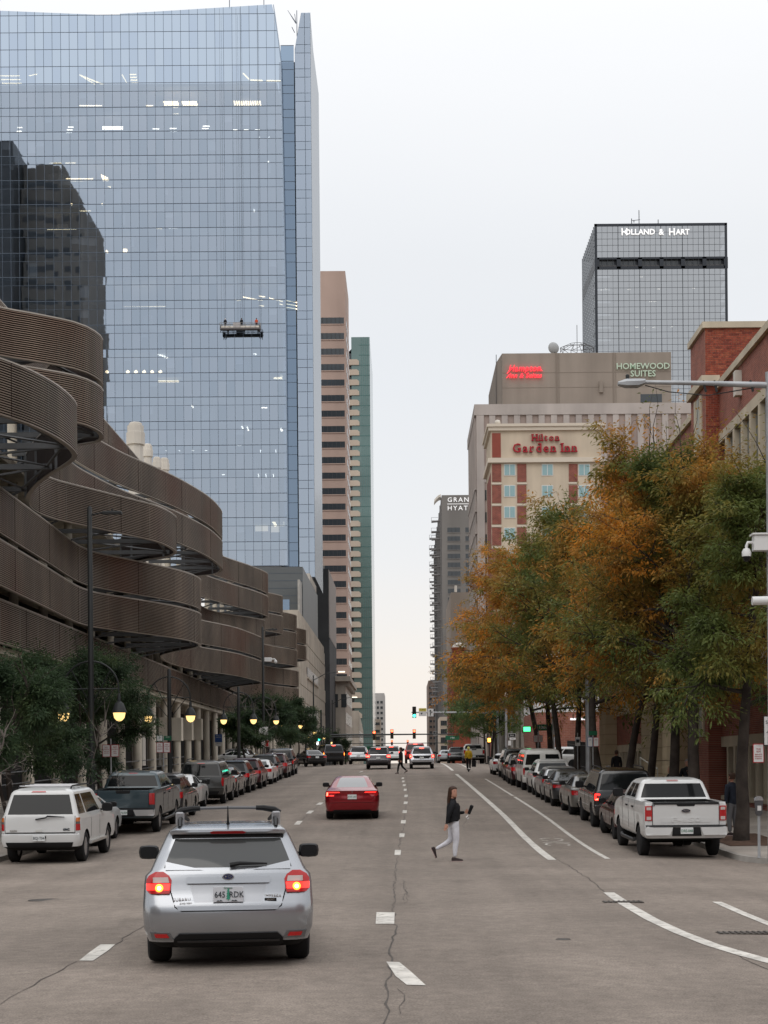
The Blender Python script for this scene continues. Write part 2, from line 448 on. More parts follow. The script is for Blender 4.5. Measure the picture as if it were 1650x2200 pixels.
# bicycle lane
strip('lane_marking', [(3.5, 37.6), (3.52, 60), (3.5, 106)], .2, broken=.015)
strip('lane_marking', [(4.9, 37.2), (4.95, 60), (4.92, 96)], .13, broken=.02)
strip('lane_marking', [(3.5, 114), (3.45, 150)], .2); strip('lane_marking', [(4.92, 118), (4.9, 150)], .13)
strip('lane_marking', [G(*p) for p in ((1308, 1918), (1345, 1944), (1400, 1976), (1460, 2004), (1530, 2031), (1600, 2052), (1660, 2068), (1800, 2104), (2000, 2150))], .19)
strip('lane_marking', [G(*p) for p in ((1540, 1938), (1595, 1962), (1660, 1989), (1800, 2040), (1980, 2100))], .15)
bk = [(4.2 + .33 * math.cos(a), 43.4 + .55 * math.sin(a)) for a in np.linspace(0, 2 * math.pi, 17)]
strip('bicycle_symbol', bk, .06, broken=.35)
strip('bicycle_symbol', [(p[0], p[1] + 1.9) for p in bk], .06, broken=.4)
strip('bicycle_symbol', [(3.85, 44.1), (4.25, 44.4), (4.6, 44.1)], .07, broken=.2)
for x in np.linspace(-2.8, 2.8, 6):            # stop line remains of the far crossing
    strip('lane_marking', [(x - .5, 127.5), (x + .5, 127.5)], .3)
# cracks
for pl, w in (([(872, 1664), (877, 1700), (872, 1735), (866, 1780), (857, 1820), (850, 1870), (846, 1920), (848, 1990), (841, 2050), (835, 2120), (826, 2205)], .028),
              ([(1190, 1842), (1225, 1862), (1262, 1886), (1303, 1917)], .03), ([(0, 2160), (90, 2106), (168, 2066)], .022), ([(248, 2029), (312, 1986)], .02),
              ([(1520, 2026), (1580, 2052), (1655, 2087)], .022), ([(868, 1892), (872, 1915), (866, 1935)], .018), ([(868, 1905), (876, 1922), (873, 1944)], .014),
              ([(640, 1769), (668, 1744), (690, 1727), (745, 1679), (790, 1650)], .03), ([(680, 1766), (790, 1771)], .03), ([(1090, 1915), (1300, 1911), (1560, 1917)], .025),
              ([(700, 1884), (745, 1885)], .03), ([(860, 2125), (868, 2150), (852, 2180)], .014)):
    strip('road_crack', [G(*p) for p in pl], w * .62, TAR, jitter=.035, lift=.003, label='thin dark crack in the asphalt')
# drain grates and covers
def grate(name, xa, xb, y, dep, label):
    (X0, Y0), (X1, _) = G(xa, y), G(xb, y)
    t = thing(name, label, 'drain', (X0, Y0, gz(X0, Y0)))
    MB().box(0, X1 - X0, 0, dep, -.02, .004).build('frame', TAR, t)
    n = max(4, int((X1 - X0) / .07)); bar = MB()
    for i in range(n):
        x = (X1 - X0) * (i + .2) / n; bar.box(x, x + .03, .01, dep - .01, 0, .014)
    o = bar.build('grate_bar', IRON, t); o['kind'] = 'stuff'
grate('drain_grate', 1298, 1383, 1940, .28, 'iron drain grate crossing the curved white line')
grate('drain_grate', 1546, 1670, 2008, .26, 'iron drain grate at the bottom right of the road')
for (x, y, r, lab) in ((95, 1934, .27, 'round iron manhole cover in the road below the white SUV'), (1210, 2019, .09, 'small round valve cover in the road below the curved line')):
    X, Y = G(x, y)
    o = MB().lathe([(r, -.02), (r, .004), (r * .92, .006), (r * .9, .002), (r * .3, .002), (.01, .004)], 24, (X, Y, gz(X, Y))).build('manhole_cover', IRON, smooth=30)
    tag(o, lab, 'manhole cover')
# ------------------------------------------------------------------ left side: slatted parking garage
K = 1.143
def catmull(pts, step=.35):
    """smooth plan curve through (Y, X) control points"""
    out_ = []
    p = [pts[0]] + list(pts) + [pts[-1]]
    for i in range(1, len(p) - 2):
        a, b, c, d = (np.array(q, float) for q in p[i - 1:i + 3])
        n = max(2, int(np.linalg.norm(c - b) / step))
        for k in range(n):
            t = k / n
            out_.append(tuple(.5 * ((2 * b) + (-a + c) * t + (2 * a - 5 * b + 4 * c - d) * t * t + (-a + 3 * b - 3 * c + d) * t ** 3)))
    out_.append(tuple(pts[-1])); return out_
SLAT = mat('bronze_slat', (.25, .192, .148), .42, .3, var=(.22, .30), streak=(.7, .32))
GAPDARK = mat('gap_and_seam_dark', (.022, .015, .013), .85, var=(.5, .3))
_nt = SLAT.node_tree; _b = _nt.nodes['Principled BSDF']; _src = _b.inputs['Base Color'].links[0].from_socket
_g = _nt.nodes.new('ShaderNodeNewGeometry'); _n = _nt.nodes.new('ShaderNodeTexNoise'); _n.inputs['Scale'].default_value = .13; _nt.links.new(_g.outputs['Position'], _n.inputs['Vector'])
_r = _nt.nodes.new('ShaderNodeMapRange'); _nt.links.new(_n.outputs[0], _r.inputs[0]); _r.inputs[1].default_value, _r.inputs[2].default_value, _r.inputs[3].default_value, _r.inputs[4].default_value = .52, .74, 0, .8
_m = _nt.nodes.new('ShaderNodeMix'); _m.data_type = 'RGBA'; _nt.links.new(_r.outputs[0], _m.inputs[0]); _nt.links.new(_src, _m.inputs[6]); _m.inputs[7].default_value = (.23, .105, .066, 1); _nt.links.new(_m.outputs[2], _b.inputs['Base Color'])   # noise patches mixed towards a redder brown
SLATR = mat('bronze_rail', (.34, .30, .26), .4, .5, var=(.4, .2))
STEEL = mat('garage_steel', (.085, .088, .092), .55, .3, var=(1, .2))
GCONC = mat('garage_concrete', (.56, .505, .42), .85, var=(.5, .15), streak=(1.2, .2))
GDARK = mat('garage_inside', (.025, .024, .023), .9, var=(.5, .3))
garage = thing('parking_garage', 'long parking garage wrapped in wavy bronze slat bands on concrete columns', 'parking garage', (-16.5, 45, sz(-16, 60)))

def tips(ctrl): return [(y * K, x * K) for y, x in ctrl]
T12 = tips([(44, -14.6), (48.4, -13.9), (50.2, -12.8), (50.9, -11.95), (52, -10.76), (53.1, -10.3), (54.2, -10.24), (55.3, -10.6), (56, -11.6), (58, -12.9), (62, -13.8), (67, -14.0), (70.7, -13.6), (74, -13.0), (77.6, -12.05), (81, -11.3), (85.4, -10.62), (89, -10.4), (92, -10.5), (94, -11.2), (95, -12.4), (97, -13.4), (101, -13.9), (105, -13.7), (111, -12.5), (116, -11.2), (119.5, -10.5), (121.8, -10.4), (123.2, -11.2), (125, -12.8), (128, -13.6), (132, -12.4), (136, -10.8), (138, -10.5), (140, -11.4), (143, -13.4), (148, -13.2), (153, -11.0), (156, -10.5), (158, -11.6), (161, -13.3), (166, -12.9), (170, -11.2), (173, -10.6), (175, -11.8), (177, -13.8)])
T3 = tips([(38, -13.2), (41, -11.9), (42.9, -10.95), (44.4, -10.37), (46.2, -10.02), (48, -9.95), (49.2, -10.15), (50.6, -10.8), (52.1, -11.6), (54.1, -12.5), (56.8, -13.42), (59, -13.75), (60.9, -13.5), (62, -13.1), (64.5, -11.9), (66.2, -11.1), (67.6, -10.5), (69.5, -10.18), (71.3, -10.2), (72.8, -10.9), (74, -12.2), (77, -13.6), (84, -14.0), (100, -14.1), (110, -14.1), (114, -13.7), (117, -12.6), (119.5, -11.4), (121.5, -10.7), (123.2, -11.0), (125, -12.6), (129, -13.9), (140, -13.8), (147, -12.6), (152, -10.9), (155, -10.4), (157, -11.2), (159, -12.9), (165, -13.9), (177, -14)])
T45 = tips([(38, -13.2), (46, -13.3), (52.6, -13.45), (60.3, -13.6), (66, -13.75), (68.4, -13.6), (69.9, -13.2), (73.8, -11.5), (75.6, -10.8), (77.2, -10.4), (79, -10.2), (80.7, -10.35), (82.5, -11.0), (84.6, -12.2), (87.5, -13.3), (92, -13.8), (97, -13.7), (101.9, -13.0), (105, -12.1), (107.8, -11.4), (111.5, -10.9), (114.8, -10.55), (117.5, -10.45), (119.2, -10.8), (121, -12.0), (124, -13.4), (130, -13.9), (145, -13.7), (152, -12.6), (157, -11.0), (160, -10.6), (162, -11.5), (164, -13.2), (170, -13.9), (177, -14)])
T06 = tips([(36, -14.05), (70, -14.05), (110, -14.05), (177, -14.05)])
NS = 22
BAND_H = 1.52 * K
def band(level, plan, steps=.5, label=None):
    top = 2.0 + (14.6 - 1.75 * level) * K
    if level == -1: top = 2.0 + 16.35 * K
    if level == 5: top = 2.0 + 5.85 * K
    path_ = catmull(plan, steps); n = len(path_)
    ctr = np.array(path_)                                     # (Y, X)
    tan = np.gradient(ctr, axis=0); tan /= np.linalg.norm(tan, axis=1)[:, None]
    nor = np.stack([-tan[:, 1], tan[:, 0]], 1)                # outward = +X when running along +Y
    # backing structure: upright ribs and the dark top and bottom channels
    root = MB()
    for (z0, z1, w0, w1) in ((top - .03, top + .022, -.09, .07), (top - BAND_H - .02, top - BAND_H + .02, -.12, .05)):
        rings = []
        for i in range(n):
            a, b = ctr[i] + nor[i] * w0, ctr[i] + nor[i] * w1
            rings.append([(a[1], a[0], z0), (b[1], b[0], z0), (b[1], b[0], z1), (a[1], a[0], z1)])
        root.loft(rings)
    o = root.build('cladding_band', SLATR, garage, smooth=40, world=True)
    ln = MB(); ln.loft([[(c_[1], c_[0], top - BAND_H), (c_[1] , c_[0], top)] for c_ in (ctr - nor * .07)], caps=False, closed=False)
    ln.build('dark_backing', GAPDARK, o).location = tuple(-q for q in garage.location)  # near-black sheet added behind the slats to keep their gaps dark
    up = MB(); acc = 0.0
    for i in range(1, n):
        acc += float(np.linalg.norm(ctr[i] - ctr[i - 1]))
        if acc > 3.0:
            acc = 0; c = ctr[i] - nor[i] * .1
            up.box(c[1] - .05, c[1] + .05, c[0] - .05, c[0] + .05, top - BAND_H, top)
    u = up.build('upright', STEEL, o, world=False); u['kind'] = 'stuff'
    L = garage.location
    u.location = (-L[0], -L[1], -L[2])
    # one slat mesh shared by all the slats of the band
    h = BAND_H / NS
    rings = []
    for i in range(n):
        a, b = ctr[i] - nor[i] * .04, ctr[i] + nor[i] * .06
        rings.append([(a[1], a[0], .02), (b[1], b[0], -.012), (b[1], b[0], h * .34 - .012), (a[1], a[0], h * .66)])
    s = MB().loft(rings).build('slat', SLAT, o, smooth=40)
    s.location = (-L[0], -L[1], -L[2] + top - h * .9)
    for k in range(1, NS):
        inst(s.data, 'slat', o, (-L[0], -L[1], -L[2] + top - h * (k + .9)))
    # panel seams every few metres
    pj = MB(); acc = 0.0
    for i in range(1, n):
        acc += float(np.linalg.norm(ctr[i] - ctr[i - 1]))
        if acc > 6.2:
            acc = 0; c = ctr[i] + nor[i] * .055; pj.box(c[1] - .012, c[1] + .012, c[0] - .012, c[0] + .012, top - BAND_H, top)
    pj = pj.build('panel_seam', GAPDARK, o); pj['kind'] = 'stuff'; pj.location = (-L[0], -L[1], -L[2])
    return path_, top
def trusses(plan, z, skip):
    """steel outriggers carrying the bulges"""
    mb = MB()
    pts = catmull(plan, 4.5)
    prev = None
    ylast = -99
    for (y, x) in pts:
        if abs(y - ylast) < 3.4: continue
        ylast = y
        if x > -15.3:
            mb.box(-16.3, x - .15, y - .07, y + .07, z - .12, z + .08)
            mb.path([(-16.3, y, z - .55), (x - .2, y, z)], .05, 5)
            if prev: mb.path([prev, (x - .35, y, z)], .06, 5)
            if prev and (y - prev[1]) < 6: mb.path([(-15.9, prev[1], z), (x - .3, y, z)], .045, 5)
        prev = (x - .35, y, z) if x > -15.3 else None
    mb.build('outrigger_truss', STEEL, garage, world=True)['kind'] = 'stuff'
for lev, plan in ((-1, T06), (0, T12), (1, T12), (2, T3), (3, T45), (4, T45), (5, T06)):
    band(lev, plan, .55)
for lev, plan in ((0, T12), (1, T12), (2, T3), (3, T45), (4, T45)):
    zb = 2.0 + (14.6 - 1.75 * lev) * K - BAND_H
    trusses(plan, zb + .18, 0)
# decks, columns, inside
GY0, GY1 = 38.0, 205.0
for lev in range(6):
    z = 2.0 + (14.6 - 1.75 * lev) * K - BAND_H - .05
    if lev in (1, 3, 5): MB().box(-46, -16.35, GY0, GY1, z - .28, z).build('deck', GCONC, garage, world=True)
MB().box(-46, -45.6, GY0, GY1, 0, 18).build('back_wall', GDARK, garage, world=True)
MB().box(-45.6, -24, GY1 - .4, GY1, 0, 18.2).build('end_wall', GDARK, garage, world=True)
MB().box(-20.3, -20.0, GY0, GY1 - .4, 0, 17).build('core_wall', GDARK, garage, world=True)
ztop6 = 2.0 + (5.85) * K - BAND_H
colm = None
for i, y in enumerate(np.arange(47, 204, 5.8)):
    g0 = sz(-16, y)
    mb = MB()
    prof = [(.27 * math.cos(a), .3 + .34 * math.sin(a)) for a in np.linspace(0, 2 * math.pi, 15)[:-1]]
    if colm is None:
        mb.loft([[(px_, py_, 0) for px_, py_ in prof], [(px_, py_, 1) for px_, py_ in prof]])
        o = mb.build('column', GCONC, garage, smooth=40); colm = o.data
    else:
        o = inst(colm, 'column', garage)
    L = garage.location
    o.location = (-16.75 - L[0], y - L[1], g0 - L[2]); o.scale = (1, 1, ztop6 + 1.2 - g0)
    # uprights through the upper decks
    u = inst(colm, 'column', garage, (-17.3 - L[0], y - L[1], ztop6 + 1.2 - L[2]), scale=(.8, .6, 16.5 - ztop6))
    if 110 < y < 130:    # sleeves round two of the columns
        MB().box(-17.12, -16.38, y - .08, y + .95, g0 + 2.3, g0 + 4.0).build('column_sleeve', GCONC, garage, world=True)
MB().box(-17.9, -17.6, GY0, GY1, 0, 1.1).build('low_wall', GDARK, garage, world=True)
# hand rail in the column bays
rl = MB()
for z in (.55, 1.05): rl.path([(-16.6, GY0, sz(-16, 60) + z), (-16.6, 120, sz(-16, 120) + z)], .03, 5)
rl.build('hand_rail', STEEL, garage, world=True)
GL = emis('garage_lamp', (1.0, .72, .38), 6.0)
for y in np.arange(60, 190, 14): MB().box(-21, -20.6, y, y + .5, ztop6 + .2, ztop6 + .28).build('ceiling_lamp', GL, garage, world=True)
# white capped stair towers above the roof
WST = mat('white_concrete', (.62, .58, .52), .8, var=(.4, .1), streak=(1, .12))
for k, (x, y, w, d) in enumerate(((291, 908, 40, 108), (317, 954, 23, 118), (337, 982, 20, 126), (353, 984, 22, 132))):
    p = P(x, y, d); r = w / 2 * d / FPX
    t = thing('stair_tower', ['tallest white capped concrete stack above the garage roof', 'second white capped stack stepping down behind the garage roof', 'third white stack behind the garage roof edge', 'lowest and rightmost white stack behind the garage roof edge'][k], 'tower', (p.x, d, 16), group='white stacks behind the garage')
    MB().lathe([(r * .8, -14), (r * .8, p.z - 16 - 2.4 * r)], 8).build('shaft', WST, t)
    MB().lathe([(r, p.z - 16 - 2.4 * r), (r, p.z - 16 - 1.1 * r), (r * .88, p.z - 16 - 1.05 * r), (r * .88, p.z - 16 - .35 * r)], 8).build('collar', WST, t)
    MB().lathe([(r * .7, p.z - 16 - .35 * r), (r * .7, p.z - 16 - .1 * r), (r * .55, p.z - 16)], 8).build('cap', WST, t)

# ------------------------------------------------------------------ blue glass tower
DT = 274.0
TZ0 = PZ(400, 1222, DT)
def X_at(x, y, d=DT): return P(x, y, d).x
tower = thing('glass_tower', 'tall blue glass office tower with slanted crown behind the garage', 'tower', (-40, DT, gz(-40, DT)))
TGL = [glass_mat('tower_glass_%s' % n, t, r, th, wob=.02) for n, t, r, th in (('clear', (.69, .785, .915), .53, (.55, .60, .65)), ('cool', (.67, .77, .90), .525, (.52, .58, .64)), ('shade', (.65, .755, .89), .515, (.48, .54, .62)))]
TSP = [glass_mat('tower_spandrel', (.67, .77, .90), .53, (.30, .36, .42), wob=.02), glass_mat('tower_spandrel_deep', (.65, .75, .88), .52, (.26, .32, .40), wob=.02)]
TFR = mat('tower_mullion', (.08, .105, .14), .4, .5)
TDK = glass_mat('tower_glass_return', (.40, .52, .68), .5, (.2, .26, .32))
xL, xR = X_at(-70, 1000), X_at(617, 1000)
PW = 18.42 * DT / FPX
FL = 52.0 * DT / FPX
zfloor0 = PZ(300, 1218, DT)
NF = 20
ztopA = zfloor0 + NF * FL
# outline of the facade: (X, Z) of the sloping crown
def crown_z(X):
    a, b, c = P(-70, 20, DT), P(218, 32, DT), P(590, 9, DT)
    return a.z + (b.z - a.z) * (X - a.x) / (b.x - a.x) if X < b.x else b.z + (c.z - b.z) * (X - b.x) / (c.x - b.x)
def right_x(z):
    a, b, c = P(587, 10, DT), P(603, 125, DT), P(613, 620, DT)
    if z > b.z: return b.x + (a.x - b.x) * (z - b.z) / (a.z - b.z)
    if z > c.z: return c.x + (b.x - c.x) * (z - c.z) / (b.z - c.z)
    return c.x
rows = []
z = zfloor0
for k in range(NF):
    rows.append((z, z + FL * .655, 'v')); rows.append((z + FL * .655, z + FL, 's')); z += FL
while z < 2 + 145: rows.append((z, z + 2.95, 'p')); z += 2.95
NCOL = int((xR - xL) / PW) + 1
x_edges = [xR - i * PW for i in range(NCOL + 1)][::-1]
rnd = random.Random(3)
big, rest, restg = [], [MB(), MB()], [MB(), MB(), MB()]
G_ = .02
for (z0, z1, kind) in rows:
    for i in range(len(x_edges) - 1):
        a, b = x_edges[i], x_edges[i + 1]
        # clip to the crown and to the leaning right edge
        def clip(xx, zz): return (min(xx, right_x(zz) - .05), min(zz, crown_z(min(xx, right_x(zz)))))
        q = [clip(a + G_, z0 + G_), clip(b - G_, z0 + G_), clip(b - G_, z1 - G_), clip(a + G_, z1 - G_)]
        if q[1][0] - q[0][0] < .15 or q[3][1] - q[0][1] < .1: continue
        ty, tx = rnd.gauss(0, .0016), rnd.gauss(0, .0016)
        cx, cz = (a + b) / 2, (z0 + z1) / 2
        quad_ = [(x_, DT + (x_ - cx) * tx + (z_ - cz) * ty, z_) for x_, z_ in q]
        if kind == 'v':
            if len(big) < 300 and z0 < zfloor0 + FL * 12 and i > NCOL - 26: big.append((quad_, rnd.choice((0, 0, 1, 1, 2))))
            else: restg[rnd.choice((0, 0, 1, 1, 2))].add(quad_, [(0, 1, 2, 3)])
        else: rest[0 if rnd.random() < .65 else 1].add(quad_, [(0, 1, 2, 3)])
for q, g in big: MB().add(q, [(0, 1, 2, 3)]).build('pane', TGL[g], tower, world=True)
for r_, g in zip(restg, TGL):
    o = r_.build('pane_field', g, tower, world=True); o['kind'] = 'stuff'
for r_, g in zip(rest, TSP):
    o = r_.build('spandrel_field', g, tower, world=True); o['kind'] = 'stuff'
# mullions: real bars between the panes
mu = MB()
for x_ in x_edges[1:]:
    zt = crown_z(x_) if x_ < right_x(140) else None
    if zt is None:
        zt = zfloor0
        while zt < 146 and right_x(zt) > x_ and crown_z(min(x_, right_x(zt))) > zt: zt += .5
    mu.box(x_ - .028, x_ + .028, DT - .05, DT + .12, zfloor0, zt)
for (z0, z1, kind) in rows:
    if z0 > min(crown_z(xL), crown_z(xR)) - .2: continue
    w = .05 if kind == 'v' else .026
    mu.box(xL - 1, right_x(z0), DT - .045, DT + .13, z0 - w, z0 + w)
mu.build('mullion_grid', TFR, tower, world=True)
# crown edge, right-hand edge and roof
edge = MB()
zs_ = np.linspace(zfloor0, P(587, 10, DT).z, 30)
edge.loft([[(right_x(z) - .05, DT - .04, z), (right_x(z) + .1, DT - .04, z), (right_x(z) + .1, DT + 3.6, z), (right_x(z) - .05, DT + 3.6, z)] for z in zs_])
edge.build('edge_fin', mat('tower_edge', (.26, .32, .40), .3, .6), tower, world=True)
# floors and rooms behind the glass
inn = MB(); inw = MB()
ICEIL = mat('office_ceiling', (.42, .42, .42), .8); IWALL = mat('office_wall', (.20, .205, .22), .85, var=(.12, .5))
z = zfloor0
for k in range(NF + 1):
    inn.box(xL - 2, xR - 1.2, DT + .35, DT + 14, z - .55, z - .05); z += FL
inn.build('floor_slab', ICEIL, tower, world=True)
inw.box(xL - 2, xR - 1.2, DT + 14, DT + 14.4, zfloor0, ztopA)
for k in range(NF):
    for i in range(9):
        x_ = xL + (xR - xL - 4) * rnd.random()
        inw.box(x_, x_ + rnd.uniform(.1, 3.5), DT + rnd.uniform(2, 9), DT + 9.5, zfloor0 + k * FL, zfloor0 + k * FL + rnd.uniform(1.2, 2.7))
inw.build('office_partition', IWALL, tower, world=True)
blm = mat('roller_blind', (.45, .47, .50), .7)
bl = MB()
for k in range(NF):
    for i in range(NCOL):
        if rnd.random() < .08:
            a = x_edges[i]; h = rnd.uniform(.4, 2.6)
            bl.box(a + .06, a + PW - .06 if rnd.random() < .8 else a + .5, DT + .2, DT + .25, zfloor0 + k * FL + 2.65 - h, zfloor0 + k * FL + 2.65)
o = bl.build('blind', blm, tower, world=True); o['kind'] = 'stuff'
WARM, COOL = emis('office_lamp_warm', (1.0, .76, .44), 5.0), emis('office_lamp_cool', (1.0, .90, .74), 5.0)
def lamp(x, y, w, h=2, m=WARM, dep=1.6, slant=0, n=1, dx=0, dy=0):
    for k in range(n):
        dep = 1.6; p = P(x + dx * k, y + dy * k, DT + dep); q = P(x + dx * k + w, y + dy * k + slant, DT + dep); t = h * (DT + dep) / FPX / 2
        o = MB().path([(p.x, p.y, p.z), (q.x, q.y, q.z)], [max(t, .07)] * 2, 6).build('ceiling_light', m, tower, world=True)
for a in ((0, 163, 42, 2, WARM, 3, 0, 4, 2, 8), (62, 163, 18, 2, WARM, 3, -4), (171, 161, 56, 3, WARM, 3, 23), (174, 163, 30, 2, WARM, 3, 18), (262, 160, 10, 2, WARM, 3, 18), (279, 160, 14, 2, WARM, 3, 0, 4, 1, 6),
          (522, 157, 14, 3, WARM, 3, 14), (538, 172, 26, 3, WARM, 3, 1), (572, 173, 34, 3, WARM, 3, 1), (171, 227, 48, 2, WARM), (314, 227, 15, 2, WARM), (352, 218, 3, 4, WARM, 3, 8, 8, 4, 0), (392, 218, 3, 4, WARM, 3, 8, 8, 4, 0),
          (370, 232, 12, 2, WARM, 3, 0, 3, 1, 6), (393, 233, 25, 2, WARM, 3, 0, 3, 0, 5), (503, 217, 2, 3, WARM, 3, 9, 12, 5, 0), (220, 273, 44, 3, COOL, 3, 0, 2, 0, 4), (38, 274, 10, 2, COOL, 3, 0, 3, -2, 8), (146, 273, 12, 2, COOL, 3, 0, 3, -2, 6),
          (328, 277, 14, 2, COOL), (365, 276, 14, 2, COOL, 3, 0, 4, 1, 6), (436, 271, 14, 2, COOL, 3, 0, 3, -2, 5), (500, 279, 10, 2, COOL, 3, 0, 3, 24, 0), (555, 287, 2, 3, COOL, 3, 8, 2, 21, 0), (103, 342, 26, 2, WARM, 3, 0, 3, 2, 4), (138, 342, 22, 2, WARM, 3, 0, 3, 1, 4),
          (142, 384, 58, 2, WARM), (150, 390, 52, 2, WARM, 3, 0, 3, 3, 5), (218, 375, 7, 3, WARM, 3, 22, 4, 4, 2), (165, 443, 24, 2, WARM, 3, 0, 3, 3, 5), (152, 440, 3, 6, WARM), (218, 440, 3, 6, WARM), (102, 494, 62, 3, WARM), (335, 492, 14, 2, WARM), (362, 492, 20, 2, COOL), (575, 340, 2, 3, COOL, 3, 9),
          (545, 447, 2, 3, COOL, 3, 8), (355, 550, 22, 2, COOL), (432, 548, 12, 2, COOL), (505, 546, 12, 2, WARM), (265, 538, 8, 7, WARM), (228, 538, 4, 4, WARM, 3, 6), (505, 644, 62, 2, WARM, 3, 14), (522, 638, 46, 2, WARM, 3, 9), (556, 636, 14, 2, WARM, 3, 2), (578, 640, 30, 2, WARM, 3, 8, 2, 0, 7), (615, 646, 34, 2, WARM, 3, 6, 3, 0, 7),
          (236, 650, 38, 3, WARM), (285, 652, 70, 4, WARM), (238, 658, 118, 2, WARM), (328, 755, 2, 4, COOL, 3, 3, 7, 5, 2), (540, 755, 2, 4, COOL, 3, 3, 3, 4, 2), (273, 797, 3, 7, WARM, 3, 4, 5, 17.5, 0), (340, 819, 44, 4, WARM), (228, 797, 4, 6, WARM, 3, 4), (588, 812, 18, 5, WARM), (375, 861, 14, 3, COOL), (556, 859, 14, 3, COOL), (562, 876, 12, 2, COOL), (412, 870, 3, 3, COOL, 3, 6),
          (358, 912, 4, 3, COOL, 3, 0, 2, 40, -2), (492, 909, 3, 3, COOL), (548, 909, 3, 3, COOL), (519, 914, 3, 3, COOL, 3, 8), (531, 917, 3, 3, COOL, 3, 8), (603, 920, 3, 4, COOL, 3, 6), (350, 960, 6, 3, COOL, 3, 2, 4, 29, 0), (352, 966, 6, 3, COOL, 3, 2, 4, 29, 0), (509, 957, 10, 2, COOL), (559, 963, 1, 2, COOL, 3, 9), (592, 963, 1, 2, COOL, 3, 9),
          (555, 1016, 1, 2, COOL, 3, 9, 3, 16, 0), (477, 1020, 6, 2, COOL), (587, 1120, 6, 6, WARM, 3, 10)):
    lamp(*a)
for (x, y, w, h) in ((548, 1121, 28, 20), (582, 1121, 30, 22), (590, 805, 18, 12), (404, 220, 20, 24), (286, 650, 70, 14)):   # lit meeting rooms
    p, q = P(x, y, DT + 5), P(x + w, y + h, DT + 5)
    MB().box(p.x, q.x, DT + 5, DT + 5.2, q.z, p.z).build('lit_room_wall', emis('lit_room', (1.0, .86, .62), .75), tower, world=True)
# recess, right-hand fin and street face
t = MB()
zr = PZ(620, 128, DT + 4)
xa, xb = X_at(612, 900, DT + 4), X_at(640, 900, DT + 4)
fin_x0, fin_x1 = X_at(640, 900), X_at(674, 900)
zb = PZ(640, 1240, DT)
k = 0; z = zfloor0
pr = MB(); pd = MB(); fr = MB()
while z < zr:
    for (u0, u1) in ((0, .655), (.655, 1)):
        z0, z1 = z + FL * u0, min(z + FL * u1, zr)
        pd.add([(xa, DT + 1.5, z0 + .04), (xb, DT + 1.5, z0 + .04), (xb, DT + 1.5, z1 - .04), (xa, DT + 1.5, z1 - .04)], [(0, 1, 2, 3)])
        fr.box(xa, xb, DT + 1.45, DT + 1.6, z0 - .03, z0 + .03)
    z += FL
pd.build('recess_glazing', TDK, tower, world=True)
fr.build('recess_transom', TFR, tower, world=True)
z = zb; ztf = PZ(650, 27, DT)
while z < ztf - .3:
    for (u0, u1) in (((0, .655), (.655, 1)) if z < zr else ((0, .7),)):
        z0, z1 = z + FL * u0, min(z + FL * u1, ztf)
        if z1 - z0 < .3: continue
        def lx(zz): return fin_x0 if zz < zr else fin_x0 + (zz - zr) / (ztf - zr) * 1.15
        mid = (fin_x0 + fin_x1) / 2 + .35
        for (p0, p1, w0, w1) in ((lx(z0), mid, lx(z1), mid), (mid, fin_x1, mid, fin_x1)):
            MB().add([(p0 + .04, DT, z0 + .04), (p1 - .04, DT, z0 + .04), (w1 - .04, DT + rnd.gauss(0, .006), z1 - .04), (w0 + .04, DT, z1 - .04)], [(0, 1, 2, 3)]).build('fin_pane', TSP[0] if u0 or z > zr else TGL[0], tower, world=True)
    z += FL * (1 if z < zr else .7)
fb = MB()
fb.box(fin_x0, fin_x1, DT + .1, DT + .25, zb, zr)
fb.prism([(fin_x0, zr), (fin_x1, zr), (fin_x1, ztf), (fin_x0 + 1.15, ztf)], 1, DT + .1, DT + .25)
fb.build('fin_backing', TFR, tower, world=True)
sd = MB()   # receding street face with its sloping top
ya, yb = DT + .05, DT + 27
ztop_far = PZ(672, 105, DT + 8)
sd.prism([(ya, zb), (yb, zb), (yb, ztop_far), (DT + 9, ztop_far), (ya, ztf)], 0, fin_x1 - .4, fin_x1)
sd.build('street_face', mat('tower_street_face', (.16, .20, .25), .25, .55), tower, world=True)
bk_ = MB(); bk_.box(xL - 2, xR - 1.2, DT + 14.4, DT + 30, zfloor0, ztopA - 2); bk_.box(xR - 1.2, fin_x1 - .5, DT + 5, DT + 28, zfloor0, zr)
bk_.build('core', mat('tower_core', (.14, .17, .21), .6), tower, world=True)
ms = MB()
for x, y in ((493, 0), (567, 0), (638, 60)):
    p = P(x, y + 18, DT + 2); ms.path([p, (p.x, p.y, p.z + 4.5)], .07, 5)
p = P(636, 50, DT + 1); ms.path([p, P(618, 22, DT + 1)], [.12, .03], 5); ms.path([p, P(633, 30, DT + 1)], .05, 4); ms.path([P(633, 70, DT + 1), P(627, 58, DT + 1)], .06, 4)
ms.build('roof_mast', TFR, tower, world=True)
